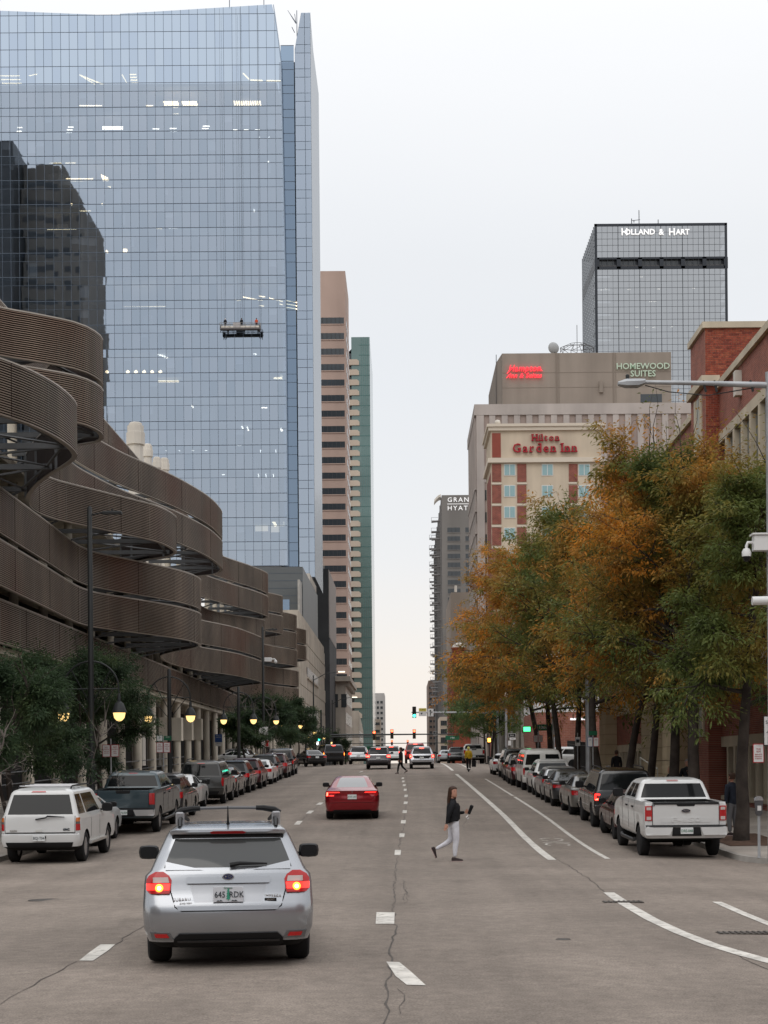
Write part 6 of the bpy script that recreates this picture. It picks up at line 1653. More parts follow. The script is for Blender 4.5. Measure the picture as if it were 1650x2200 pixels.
t, sp = car('sedan', 'black_saloon', 'black saloon directly ahead of the dark grey SUV at the left kerb', 'car', -8.75, 74.0, BLKP, CARG['pl']); tail(t, sp, .84, .16, .55, .89, LREDL)
t, sp = car('cross', 'black_crossover', 'black crossover tucked behind the maroon crossover at the left kerb', 'car', -8.7, 79.4, BLKP, CARG['pl']); tail(t, sp, .92, .2, .62, .92, LREDL)
t, sp = car('cross', 'maroon_crossover', 'maroon crossover with sloping rear window parked at the left kerb', 'car', -8.6, 84.8, DRED, CARG['pl']); tail(t, sp, .93, .16, .50, .91, LREDL, ptxt='KLM-552', pz=.66, det=False)
t, sp = car('sedan', 'white_saloon', 'white saloon ahead of the maroon crossover at the left kerb', 'car', -8.55, 91.5, WH, CARG['pl']); tail(t, sp, .84, .18, .55, .89, LREDL)
t, sp = car('cross', 'dark_crossover', 'dark crossover with long silver roof rails at the left kerb', 'car', -8.7, 97.5, CHRC, CARG['pl']); tail(t, sp, .92, .22, .62, .92, LREDL); rails(t, sp, .56, .6, 2.6, 1.74, CHR)
t, sp = car('cross', 'dark_crossover', 'second to last dark crossover in the left row before the corner', 'car', -8.55, 103.2, DRED, CARG['pl']); tail(t, sp, .92, .22, .62, .92, LREDL)
t, sp = car('suv', 'black_suv', 'last black SUV in the left row nearest the corner', 'car', -8.6, 109, BLKP, CARG['pl']); tail(t, sp, .98, .3, .86, .985, LREDL)
# right kerb, near to far
t, sp = car('small', 'small_dark_hatchback', 'small dark maroon hatchback squeezed in ahead of the white pickup', 'car', 6.88, 45.3, DRED, CARG['pr'], turn=R(-22)); tail(t, sp, .80, .22, .60, .85, LREDL)
t, sp = car('suv', 'black_suv', 'black SUV with glowing red hook-shaped lamps at the right kerb', 'car', 7.0, 50.0, BLKP, CARG['pr'], dark_rim=True); tail(t, sp, 1.02, .26, .82, .985, LRED, ptxt='BNR-117', pz=.90)
for s in (-1, 1):
    for (z, a, b) in (((.925, .975), .80, .96), ((1.075, 1.125), .80, .96), ((.95, 1.10), .92, .975)):
        part(rpatch(sp, [(zz, a, b) if s > 0 else (zz, -b, -a) for zz in z], .024, 3), 'light_bar', LBRK if z[0] < .94 else LREDB, t)
rails(t, sp, .68, .8, 3.1, 1.93)
t, sp = car('sedan', 'pewter_saloon', 'pewter saloon half hidden ahead of the black SUV at the right kerb', 'car', 6.85, 56.3, OLV, CARG['pr']); tail(t, sp, .84, .16, .55, .89)
t, sp = car('sedan', 'charcoal_saloon', 'charcoal saloon with a pale reflecting rear window at the right kerb', 'car', 6.75, 62.3, CHRC, CARG['pr']); tail(t, sp, .84, .12, .45, .89, ptxt='SWD-090', pz=.72, det=False)
t, sp = car('hatch', 'silver_compact', 'light silver compact car between the charcoal saloon and the white crossover', 'car', 6.75, 67.6, SLV, CARG['pr']); tail(t, sp, .86, .18, .60, .84)
t, sp = car('cross', 'white_crossover', 'white crossover just behind the tall white van at the right kerb', 'car', 6.85, 72.6, WH, CARG['pr']); tail(t, sp, .95, .14, .62, .92, ptxt='GHT-480', pz=.7, det=False)
t, sp = car('van', 'white_van', 'tall white van with split rear windows at the right kerb', 'van', 6.85, 78, WH2, CARG['pr']); tail(t, sp, .98, .34, .88, .985, ptxt='VAN-208', pz=.6, det=False)
t, sp = car('cross', 'maroon_crossover', 'maroon crossover ahead of the white van at the right kerb', 'car', 6.65, 84.4, DRED, CARG['pr']); tail(t, sp, .92, .2, .62, .92, LREDL)
t, sp = car('cross', 'grey_crossover', 'grey crossover ahead of the maroon one at the right kerb', 'car', 6.75, 90, CHRC, CARG['pr']); tail(t, sp, .92, .2, .62, .92, LREDL)
t, sp = car('suv', 'dark_green_suv', 'dark green full-size SUV near the far end of the right row', 'car', 7.0, 97, DGR, CARG['pr']); tail(t, sp, .98, .34, .88, .985, LRED, ptxt='KTO-371', pz=.96, det=False); rails(t, sp, .68, .8, 3.1, 1.93)
t, sp = car('sedan', 'white_saloon', 'last white car in the right row beside the sandwich board', 'car', 6.75, 104, WH, CARG['pr']); tail(t, sp, .84, .18, .55, .89)
# traffic at the crossing
t, sp = car('cross', 'dark_suv', 'dark grey SUV with lit brake lamps left of the crossing man', 'car', -1.92, 118, paint('plum_grey', (.055, .05, .056), .4), CARG['tr']); tail(t, sp, .98, .2, .62, .92, LREDB, LBRK, hbl=LBRK, ptxt='LLD-302', pz=.86, bar=True, det=False)
t, sp = car('cross', 'silver_suv', 'pale silver SUV with lit brake lamps right of the crossing man', 'car', 1.33, 118, paint('pale_silver', (.46, .47, .50), .6), CARG['tr']); tail(t, sp, .95, .26, .72, .92, LREDB, LBRK, hbl=LBRK, ptxt='NQP-664', pz=.84, det=False)
part(rpatch(sp, [(.78, -.55, .55), (1.0, -.68, .68)], .008, 6), 'dark_tailgate_panel', BLK, t)
t, sp = car('cross', 'white_crossover', 'white crossover waiting behind the dark grey SUV at the crest', 'car', -1.15, 143, WH, CARG['tr']); tail(t, sp, 1.0, .22, .66, .92, LREDB, LBRK, hbl=LBRK)
t, sp = car('suv', 'red_suv', 'red tall SUV with glowing lamps ahead of the silver SUV at the crest', 'car', 1.05, 146, paint('bright_red', (.25, .012, .012), .2), CARG['tr']); tail(t, sp, 1.0, .34, .86, .985, LREDB, LBRK, hbl=LBRK)
t, sp = car('cross', 'silver_crossover', 'silver crossover waiting in the left lane at the crest', 'car', -4.2, 146, SLV, CARG['tr']); tail(t, sp, .98, .2, .62, .92, LREDB, LREDB, ptxt='MOR-119', pz=.8, det=False)
t, sp = car('suv', 'black_suv', 'black SUV with orange turn signal turning left at the crossing', 'car', -6.2, 141, BLKP, CARG['tr'], hd=R(14)); tail(t, sp, 1.02, .44, .86, .985, LREDL, LORG, hbl=LBRK)
t, sp = car('sedan', 'black_saloon', 'black saloon beside the turning SUV at the left of the crossing', 'car', -7.45, 136, BLKP, CARG['tr'], hd=R(18)); tail(t, sp, .84, .14, .55, .89, LRED, ptxt='QRT-550', pz=.82, det=False)
t, sp = car('sedan', 'grey_saloon', 'grey saloon beyond the crest left of the far white pickup', 'car', 4.4, 163, SLV, CARG['tr']); tail(t, sp, .84, .18, .55, .89, LREDL)
t, sp = car('cross', 'black_crossover', 'black crossover beyond the crest beside the far white pickup', 'car', 5.3, 158, BLKP, CARG['tr']); tail(t, sp, .92, .2, .62, .92, LREDL)
t, sp = car('cross', 'white_crossover', 'white crossover parked behind the iron fence of the parking lot', 'car', 13.6, 118, WH, hd=R(80)); tail(t, sp, .92, .2, .62, .92)
t, sp = car('sedan', 'white_saloon', 'white saloon parked beyond the left trees by the corner', 'car', -13.0, 141, WH, hd=R(85)); tail(t, sp, .84, .18, .55, .89)
t, sp = car('cross', 'pale_crossover', 'pale crossover parked beyond the left trees behind a white saloon', 'car', -14.0, 148, SLV, hd=R(80)); tail(t, sp, .92, .2, .62, .92)
# ------------------------------------------------------------------ street lamps, signals, signs
POLE = mat('pole_black', (.022, .024, .024), .5, .3); GALV = mat('pole_galvanised', (.36, .37, .38), .5, .5, var=(3, .15)); LAMPG = emis('lamp_globe', (1.0, .66, .24), 1.7); HOOD = mat('lamp_hood', (.03, .032, .033), .45)
SGW = mat('sign_face_white', (.62, .61, .60), .5); SGR = mat('sign_face_red', (.34, .02, .025), .5); SGG = mat('sign_face_green', (.015, .10, .05), .5); SGB = mat('sign_face_blue', (.03, .08, .25), .5); SGK = mat('sign_ink', (.02, .02, .02), .6); SGY = mat('sign_face_yellow', (.55, .46, .10), .5)

def arch_lamp(Y, X, label, tall=False, ang=0.0, z_arch=5.6, arm=1):
    g = sz(X, Y)
    t = thing('street_lamp', label, 'street lamp', (X, Y, g), ang, 'twin globe street lamps on the left')
    top = 11.0 if tall else 5.9
    MB().lathe([(.22, 0), (.22, .5), (.15, .6), (.11, 1.2), (.10, 4.5), (.085, top), (.05, top + .06)], 12).build('pole', POLE, t, smooth=40)
    r = .98
    a = MB(); a.path([(r * math.cos(th), 0, z_arch - 1.0 + r * math.sin(th)) for th in np.linspace(-.12, math.pi + .12, 19)], .032, 6)
    a.path([(-r, 0, z_arch - 1.0), (r, 0, z_arch - 1.0)], .025, 6); a.path([(-.7, 0, z_arch - .32), (0, 0, z_arch - 1.6)], .02, 5); a.path([(.7, 0, z_arch - .32), (0, 0, z_arch - 1.6)], .02, 5)
    a.path([(-.85, 0, z_arch - .95), (0, 0, z_arch - 2.0)], .018, 5); a.path([(.85, 0, z_arch - .95), (0, 0, z_arch - 2.0)], .018, 5)
    a.build('arch_bracket', POLE, t)
    for s in (-1, 1):
        x = s * (r + .01); zb = z_arch - 1.15
        h = MB().lathe([(.03, zb), (.06, zb - .1), (.07, zb - .3), (.16, zb - .38), (.25, zb - .62), (.27, zb - .68), (.25, zb - .70)][::-1], 16, (x, 0, 0)).build('lamp_hood', HOOD, t, smooth=40)
        MB().lathe([(.02, zb - 1.0), (.10, zb - .97), (.18, zb - .88), (.22, zb - .70)], 16, (x, 0, 0)).build('globe', LAMPG, h, smooth=60)
    if tall:
        m = MB(); m.path([(0, 0, top - .25), (.35, 0, top - .18), (.55, 0, top - .17)], .03, 6); m.rbox(.45, 1.15, -.14, .14, top - .22, top - .12, .03); m.path([(.8, 0, top - .12), (.8, 0, top - .03)], .04, 6)
        m.build('led_head', POLE, t)
    return t
arch_lamp(56.0, -11.05, 'tall black street lamp with arm and twin glowing globes among the left trees', True)
arch_lamp(74.0, -10.95, 'second black twin globe lamp in front of the garage columns')
arch_lamp(105.0, -10.95, 'third black twin globe lamp farther along the garage columns')
arch_lamp(123.0, -10.9, 'fourth tall black lamp with twin globes before the far left trees', True)
arch_lamp(176.0, -10.9, 'far black twin globe lamp beyond the crossing on the left')
arch_lamp(152.0, -10.9, 'black twin globe lamp just past the left corner trees')
arch_lamp(196.0, -10.9, 'far black twin globe lamp beside the stone street front')
arch_lamp(240.0, -10.9, 'remote black twin globe lamp below the dark slab building')
arch_lamp(215.0, -10.9, 'farthest black twin globe lamp beyond the crossing on the left')
for (Y, lab) in ((190, 'tall cobra head lamp pole past the crossing on the left'), (240, 'far cobra head lamp pole on the left')):
    t = thing('street_lamp', lab, 'street lamp', (-10.8, Y, sz(-10, Y)), group='cobra head lamps')
    MB().lathe([(.13, 0), (.10, 5), (.07, 11)], 10).build('pole', POLE, t); a = MB().path([(0, 0, 10.4), (1.5, 0, 11.2), (3.2, 0, 11.4)], .05, 6).build('arm', POLE, t)
    MB().rbox(3.0, 3.8, -.15, .15, 11.32, 11.46, .04).build('lamp_head', emis('cobra_lamp', (1, .9, .7), 1.5), t)
# near right: cobra lamp on a galvanised pole, camera box and signs
X, Y = P(1656, 900, 36.5).x, 36.5
g = sz(8.1, 38)
t = thing('street_lamp', 'galvanised lamp pole with long arm at the right edge', 'street lamp', (X, Y, g))
ztop = P(1640, 828, Y).z - g
MB().lathe([(.16, 0), (.13, 3), (.115, ztop + .15), (.12, ztop + .3)], 16).build('pole', GALV, t, smooth=40)
xh = P(1318, 830, Y).x - X
MB().path([(0, 0, ztop), (xh * .4, 0, ztop + .06), (xh * .83, 0, ztop + .10)], [.075, .055, .045], 10).build('arm', GALV, t, smooth=40)
hd_ = MB(); hd_.loft([[(xh * .80 - u * .55, w * .12, ztop + .10 + z * .06) for w, z in ((-1, -.6), (1, -.6), (1.1, .2), (.6, 1), (-.6, 1), (-1.1, .2))] if u == 0 else [(xh * .80 - u * .62, w * s_, ztop + .07 + z * .075 * (1.2 if u < .9 else .5)) for w, z in ((-1, -.8), (1, -.8), (1.05, .2), (.6, 1), (-.6, 1), (-1.05, .2))] for u, s_ in ((0, .12), (.25, .17), (.7, .16), (1.0, .08))])
ho = hd_.build('lamp_head', GALV, t, smooth=40)
MB().lathe([(.045, ztop + .15), (.045, ztop + .26), (.03, ztop + .28)], 10, (xh * .91, 0, 0)).build('photocell', POLE, ho)
w_ = MB(); w_.path([(xh * .80, 0, ztop + .03), (xh * .65, 0, ztop - .13), (xh * .4, 0, ztop - .22), (xh * .1, 0, ztop - .05)], .012, 4)
for u in (.35, .42, .12): w_.path([(xh * u - .03, 0, ztop + .12), (xh * u + .03, 0, ztop - .14)], .03, 5)
w_.build('cable', POLE, t)
zcam = P(1620, 1170, Y).z - g
cb = thing('security_camera', 'white security camera box with dome on the right lamp pole', 'camera', (X, Y - .2, g + zcam))
CAMW = mat('camera_white', (.66, .66, .65), .4)
MB().rbox(-.48, .12, -.14, .14, -.17, .18, .02).build('housing', CAMW, cb)
MB().box(-.52, -.05, -.18, .18, .18, .22).build('lid', CAMW, cb)
a = MB(); a.path([(-.42, 0, -.05), (-.50, 0, .02), (-.60, 0, .02), (-.63, 0, -.06), (-.63, 0, -.14)], .035, 8); a.build('bracket', CAMW, cb, smooth=50)
MB().lathe([(.105, -.30), (.11, -.2), (.07, -.12)], 14, (-.63, 0, 0)).build('dome_body', CAMW, cb, smooth=50); MB().lathe([(.02, -.42), (.07, -.39), (.095, -.30)], 14, (-.63, 0, 0)).build('dome', CGL, cb, smooth=60)
o = MB().path([P(1616, 1291, Y - .3), P(1660, 1290, Y - .3)], .10, 14).build('white_conduit', CAMW, smooth=60)
tag(o, 'short white horizontal tube on the right lamp pole', 'tube')
def sign(name, label, X, Y, z, faces, group=None, post=True, pz=None, postm=GALV, rz=0.0):
    """a post carrying flat plates; faces = (dx, dz, w, h, base material, border material, list of (text, size, dz, material))"""
    g = sz(X, Y) if pz is None else pz
    t = thing(name, label, 'sign', (X, Y, g), rz, group)
    if post: MB().path([(0, .02, 0), (0, .02, z + .45)], .03, 8).build('post', postm, t)
    for (dx, dz, w, h, base, bord, txt) in faces:
        p = MB().rbox(dx - w / 2, dx + w / 2, -.03, -.012, z + dz - h / 2, z + dz + h / 2, .004).build('sign_plate', bord or base, t)
        if bord: MB().box(dx - w / 2 + .02, dx + w / 2 - .02, -.034, -.029, z + dz - h / 2 + .02, z + dz + h / 2 - .02).build('plate_face', base, p)
        for (s, size, tz, m) in txt: text('sign_lettering', s, size, (dx, -.037, z + dz + tz), m, p, .004)
    return t
NOPARK = [('STREET', .055, .25, SGW), ('SWEEPING', .05, .20, SGW), ('THIS', .06, .09, SGR), ('SIDE', .06, .02, SGR), ('8AM-10AM', .045, -.06, SGR), ('MONDAY &', .042, -.12, SGR), ('THURSDAY', .042, -.17, SGR), ('TOW AWAY', .042, -.255, SGW)]
def parking_faces(two=True):
    f = [(0 if not two else -.16, 0, .30, .46, SGW, SGR, [('NO', .075, .12, SGR), ('PARKING', .052, .05, SGR), ('7AM-9AM', .045, -.03, SGR), ('MON-FRI', .045, -.09, SGR)])]
    if two: f.append((.16, 0, .30, .46, SGW, SGR, [('NO', .085, .13, SGR), ('PARKING', .055, .05, SGR), ('ANY', .06, -.03, SGR), ('TIME', .06, -.1, SGR)]))
    return f
Yr = 38.2
Xs = P(1629, 1618, Yr).x; zs_ = P(1629, 1618, Yr).z - sz(8.1, Yr)
t = sign('parking_sign', 'red and white street sweeping sign beside the lane arrow sign', Xs + .27, Yr, zs_, [(-.27, 0, .27, .46, SGW, SGR, [('STREET', .045, .19, SGW), ('THIS', .055, .10, SGR), ('SIDE', .055, .04, SGR), ('8AM-6PM', .042, -.03, SGR), ('MONDAY', .042, -.08, SGR), ('TUESDAY', .042, -.13, SGR)]), (.10, 0, .30, .46, SGW, SGR, [('NO', .07, .12, SGR), ('PARKING', .05, .03, SGR)])])
zl = P(1655, 1570, Yr).z - sz(8.1, Yr)
t = thing('lane_sign', 'white lane sign with black bicycle arrow cut off by the right edge', 'sign', (P(1660, 1570, Yr).x, Yr - .06, sz(8.1, Yr)))
MB().rbox(-.24, .40, -.02, 0, zl - .36, zl + .36, .005).build('sign_plate', SGK, t); MB().box(-.22, .38, -.024, -.019, zl - .34, zl + .34).build('plate_face', SGW, t)
text('sign_lettering', 'SIGNAL', .12, (-.19, -.026, zl + .20), SGK, t, .004, align='LEFT')
MB().prism([(-.18, zl - .05), (-.05, zl - .02), (-.05, zl + .05)], 1, -.03, -.024).build('arrow', SGK, t); MB().path([(-.06, 0, -.5 + zl), (-.06, 0, zl - .36)], .02, 6).build('post', GALV, t)
# parking meters
def meter(X, Y, label, twin=False):
    g = sz(X, Y); t = thing('parking_meter', label, 'parking meter', (X, Y, g), group='parking meters')
    MB().lathe([(.045, 0), (.035, .05), (.035, 1.05)], 10).build('post', GALV, t, smooth=40)
    for dx in ((-.12, .12) if twin else (0,)):
        b = MB(); b.loft([[(dx + w * c, .06 * s, z) for c, s in ((-1, -1), (1, -1), (1, 1), (-1, 1))] for w, z in ((.04, 1.0), (.075, 1.06), (.085, 1.25), (.095, 1.36))]); o = b.build('meter_body', mat('meter_dark', (.10, .10, .105), .45, .5), t)
        d_ = MB(); d_.loft([[(dx + .1 * math.cos(a), y, 1.36 + .11 * math.sin(a)) for a in np.linspace(0, math.pi, 9)] for y in (-.07, .07)]); d_.build('meter_dome', mat('meter_silver', (.55, .56, .57), .25, .7), o)
        MB().box(dx - .045, dx + .045, -.072, -.06, 1.12, 1.24).build('meter_screen', SGW, o)
p = G(1631, 1838); Xm, Ym = P(1631, 1836, 37.6).x, 37.6
meter(Xm, Ym, 'single parking meter at the right edge of the sidewalk')
meter(8.55, 51.5, 'parking meter with twin domes behind the black SUV', True)
meter(8.5, 66.0, 'dark parking meter behind the charcoal saloon')
meter(-10.75, 60.5, 'parking meter with twin domes beside the dark grey SUV', True); meter(-10.7, 85.0, 'parking meter by the third lamp on the left', True)
# left-hand signs
def at_px(x, y, X): d = X / P(x, y, 1).x; return d, P(x, y, d).z
d, z = at_px(238, 1613, -10.9); sign('parking_sign', 'pair of red no parking plates beside the left trees', -10.9, d, z - sz(-10.9, d), parking_faces(), 'no parking signs on the left')
d, z = at_px(351, 1606, -10.8); sign('parking_sign', 'green topped pair of no parking plates before the garage columns', -10.8, d, z - sz(-10.8, d), parking_faces() + [(-.16, .42, .28, .28, SGW, SGG, [('P', .16, 0, SGG)]), (.2, .42, .34, .20, SGG, None, [('ECO', .08, .04, SGW)])], 'no parking signs on the left')
d, z = at_px(463, 1586, -15.95); t = sign('garage_notice', 'blue and white notice fixed to a garage column', -15.7, d, z - sz(-16, d), [(0, .0, .62, .68, SGB, None, [('PUBLIC', .12, .2, SGW), ('PARKING', .11, .06, SGW)]), (0, -.5, .5, .35, SGW, None, [('NOTICE', .09, .05, SGK)])], post=False)
d, z = at_px(566, 1575, -10.75); sign('city_notice', 'large white notice above red no parking plates by the fourth lamp', -10.75, d, z - sz(-10.75, d), [(0, 0, .70, .95, SGW, None, [('NO TRUCKS', .09, -.1, SGK), ('OVER 7000', .08, -.22, SGK)]), (-.02, -.80, .30, .5, SGW, SGR, [('NO', .1, .1, SGR)]), (.27, -.80, .28, .5, SGR, SGW, [])], pz=None)
# right-hand signs
for (x, y, X, lab, f) in ((1105, 1862, 8.6, None, None),): pass
d, z = at_px(1241, 1593, 9.0); sign('disabled_parking_sign', 'small blue and white parking badge plate among the right trunks', 9.0, d, z - sz(9, d), [(0, 0, .26, .46, SGW, None, [('P', .14, .08, SGB)]), (0, .02, .16, .16, SGB, None, [])], 'small plates along the right trees')
d, z = at_px(1274, 1594, 9.0); sign('parking_sign', 'green and red pair of small plates beside the thick right trunk', 9.0, d, z - sz(9, d), [(-.14, 0, .24, .46, SGW, SGB, [('P', .12, .08, SGB)]), (.14, 0, .26, .44, SGW, SGR, [('NO', .07, .1, SGR)]), (0, .42, .4, .2, SGG, None, [])], 'small plates along the right trees')
d, z = at_px(1156, 1587, 8.9); sign('parking_sign', 'pair of red and white plates facing away below the green street sign', 8.9, d, z - sz(9, d), parking_faces(), 'small plates along the right trees')
d, z = at_px(1100, 1583, 8.8); t = sign('bike_lane_sign', 'black and white bike lane plate on a short post by the far corner', 8.8, d, z - sz(9, d), [(0, .12, .60, .30, SGK, SGW, [('BIKE', .14, 0, SGW)]), (.05, -.16, .5, .16, SGW, None, [('ONLY', .08, 0, SGK)]), (-.2, -.5, .24, .4, SGW, None, [])])
d, z = at_px(1161, 1563, 9.6); t = thing('street_name_sign', 'green street name plate reading 13th on the right signal pole', 'sign', (9.6, d, sz(9, d)))
zz = z - sz(9, d); MB().path([(.9, .05, 0), (.9, .05, zz + 2.2)], .11, 10).build('post', GALV, t); MB().rbox(-.45, .95, -.03, 0, zz - .22, zz + .22, .01).build('sign_plate', SGG, t); text('sign_lettering', '13th', .30, (.15, -.04, zz), SGW, t, .01)
s2 = thing('pedestrian_signal', 'green lit pedestrian signal box beside the 13th plate', 'traffic signal', (9.6 - .95, d - .05, sz(9, d) + zz - .1))
MB().rbox(-.28, .28, 0, .25, -.22, .2, .02).build('housing', SGG, s2); MB().box(-.24, .24, -.02, -.002, -.17, .15).build('lit_face', emis('green_face', (.1, 1, .35), 2.2), s2)
# traffic signals
RL, GLt, OFF = emis('signal_red', (1, .08, .03), 9.0), emis('signal_green', (.05, 1, .62), 6.0), mat('signal_off', (.03, .02, .015), .4)
def signal(name, label, loc, state, sc_=1.0, back=True, glow=None):
    t = thing(name, label, 'traffic signal', loc, group='traffic signals')
    MB().rbox(-.18 * sc_, .18 * sc_, 0, .22, -.53 * sc_, .53 * sc_, .02).build('housing', mat('signal_yellow', (.30, .20, .03), .5) if state == 'r' else POLE, t)
    MB().box(-.155 * sc_, .155 * sc_, -.012, -.001, -.5 * sc_, .5 * sc_).build('face', POLE, t)
    for k, c in enumerate('ryg'):
        z = (.34 - .34 * k) * sc_; m = RL if (c == 'r' and state == 'r') else GLt if (c == 'g' and state == 'g') else OFF
        l = MB().lathe([(.135 * sc_, -.02), (.12 * sc_, -.05), (.05 * sc_, -.06)], 16, (0, 0, z), axis=1).build('lens', m, t)
        MB().loft([[(r_ * math.cos(a), y, z + r_ * math.sin(a)) for a in np.linspace(-.25, math.pi + .25, 11)] for r_, y in ((.15 * sc_, -.01), (.15 * sc_, -.22), (.158 * sc_, -.22), (.158 * sc_, -.01))], caps=False, closed=False).build('visor', POLE, t)
    return t
d = 150.0
p = P(890, 1530, d); signal('traffic_signal', 'green traffic signal hanging right of the street centre', p, 'g')
t = thing('signal_mast', 'grey signal mast arm reaching out from the right trees', 'mast', (8.9, d + .3, sz(8.5, d)))
za = P(940, 1532, d).z - sz(8.5, d)
MB().lathe([(.16, 0), (.12, za + .3)], 12).build('post', GALV, t); MB().path([(0, 0, za), (P(884, 1530, d).x - 8.9, 0, za + .1)], [.11, .06], 8).build('arm', GALV, t)
ts = thing('turn_sign', 'yellow and white turn yield sign beside the green signal', 'sign', P(908, 1530, d))
MB().rbox(-.36, .36, -.03, 0, -.38, .38, .01).build('sign_plate', SGW, ts); MB().box(-.35, .35, -.036, -.029, .08, .37).build('yellow_band', SGY, ts); text('sign_lettering', 'TURNS', .16, (0, -.04, .22), SGK, ts, .005); MB().prism([(-.2, -.06), (.0, -.06), (-.1, -.25)], 1, -.04, -.03).build('yield_mark', SGK, ts)
ts = thing('lane_arrow_sign', 'white forked arrow sign on the right mast arm', 'sign', P(925, 1531, d))
MB().rbox(-.28, .28, -.03, 0, -.36, .36, .01).build('sign_plate', SGW, ts); a = MB(); a.box(-.05, .02, -.04, -.03, -.28, .15); a.prism([(-.12, .12), (.09, .12), (-.015, .30)], 1, -.041, -.031); a.prism([(0, -.12), (.14, .02), (.10, .06), (0, -.04)], 1, -.04, -.03); a.prism([(.06, .08), (.2, .10), (.17, -.03)], 1, -.042, -.032); a.build('arrow', SGK, ts)
d = 205.0
zb_ = P(842, 1578, d).z
t = thing('signal_mast', 'black signal mast arm spanning the street from the left corner', 'mast', (-9.6, d + .25, gz(-9.6, d))); za = zb_ - gz(-9.6, d)
MB().lathe([(.16, 0), (.12, za + 1.5)], 12).build('post', POLE, t); MB().path([(0, 0, za), (P(985, 1576, d).x + 9.6, 0, za)], [.13, .07], 8).build('arm', POLE, t); MB().path([(0, .5, za - .25), (7.0, .5, za - .28)], [.1, .06], 8).build('lower_arm', POLE, t)
for x, y, lab in ((804, 1580, 'leftmost of the three red signals above the crest'), (842, 1577, 'middle one of the three red signals above the crest'), (890, 1577, 'rightmost of the three red signals above the crest')):
    signal('traffic_signal', lab, P(x, y, d - .05), 'r', 1.15)
d = 260.0
t = thing('signal_mast', 'thin far signal arm just above the car roofs', 'mast', (-9.6, d + .25, gz(-9.6, d))); za = P(842, 1597, d).z - gz(-9.6, d)
MB().lathe([(.14, 0), (.12, za + .5)], 10).build('post', POLE, t); MB().path([(0, 0, za), (18, 0, za)], .07, 6).build('arm', POLE, t)
for x, lab in ((842, 'far small red signal just above the waiting white car'), (876, 'far small red signal just above the red SUV')): signal('traffic_signal', lab, P(x, 1596, d), 'r', .9)
d = 172.0
t = thing('signal_post', 'black signal post with green and white lamps at the left corner', 'mast', (P(684, 1590, d).x + .3, d + .3, sz(-10, d))); MB().lathe([(.12, 0), (.09, 6)], 10).build('post', POLE, t)
signal('traffic_signal', 'green traffic signal on the left corner post', P(685, 1582, d), 'g', 1.0)
o = MB().rbox(-.12, .12, 0, .1, -.18, .18, .02).build('walk_lamp', emis('walk_white', (1, 1, 1), 2.5)); o.location = P(682, 1597, d); tag(o, 'small white walk lamp below the left green signal', 'traffic signal')
p = P(1051, 1590, 135); s2 = thing('pedestrian_signal', 'orange lit do not walk signal beyond the far right corner', 'traffic signal', (p.x, p.y, p.z)); MB().rbox(-.2, .2, 0, .25, -.25, .25, .02).build('housing', POLE, s2); MB().box(-.12, .12, -.02, -.002, -.16, .16).build('lit_hand', emis('hand_orange', (1, .38, .05), 7), s2); MB().path([(0, .2, -.25), (0, .2, gz(8, 135) - p.z)], .06, 8).build('post', POLE, s2)
# green overhead street signs, far
for (x, y, d, lab) in ((972, 1585, 204, 'green street name plate on the far right of the red signal arm'), (800, 1607, 259, 'green street name board low at the far crossing')):
    p = P(x, y, d); ts = thing('street_name_sign', lab, 'sign', p); MB().rbox(-.9, .9, -.05, 0, -.28, .28, .02).build('sign_plate', SGG, ts); text('sign_lettering', '14th' if x > 900 else '15th', .34, (0, -.06, 0), SGW, ts, .01)
# sandwich board
p = P(1066, 1626, 110); g = sz(8.3, 110)
t = thing('sandwich_board', 'maroon sandwich board advertising parking for $30', 'sign', (p.x + .4, 110, g))
for s in (-1, 1):
    MB().add([(-.33, s * .32, 0), (.33, s * .32, 0), (.33, s * .04, 1.15), (-.33, s * .04, 1.15), (-.33, s * .29, 0), (.33, s * .29, 0), (.33, s * .01, 1.15), (-.33, s * .01, 1.15)], [(0, 1, 2, 3), (7, 6, 5, 4), (0, 4, 5, 1), (1, 5, 6, 2), (2, 6, 7, 3), (3, 7, 4, 0)]).build('board_frame', SGW, t)
fp = MB().add([(-.26, -.31, .14), (.26, -.31, .14), (.26, -.085, 1.05), (-.26, -.085, 1.05)], [(0, 1, 2, 3)]).build('poster', mat('poster_maroon', (.20, .02, .035), .5), t)
text('poster_lettering', 'PARKING', .11, (0, -.16, .80), SGW, t, .005, rot=(R(76), 0, 0)); text('poster_lettering', '$30', .26, (0, -.23, .50), SGW, t, .005, rot=(R(76), 0, 0))
# iron fence of the parking lot
t = thing('iron_fence', 'black iron picket fence around the parking lot beyond the brick building', 'fence', (12.6, 104.5, sz(12, 105)))
pk = None
for k in range(110):
    if pk is None: pk = MB().box(-.012, .012, -.012, .012, 0, 2.0).build('picket', POLE, t); o = pk
    else: o = inst(pk.data, 'picket', t)
    o.location = (0, k * .16, gz(8, 104.5 + k * .16) - gz(8, 104.5))
for k in range(30): inst(pk.data, 'picket', t, (k * .16, -.02, 0))
for z in (.25, 1.75):
    MB().path([(0, 0, z), (0, 17.6, z + gz(8, 122) - gz(8, 104.5))], .025, 5).build('rail', POLE, t); MB().path([(0, -.02, z), (4.8, -.02, z)], .025, 5).build('rail', POLE, t)
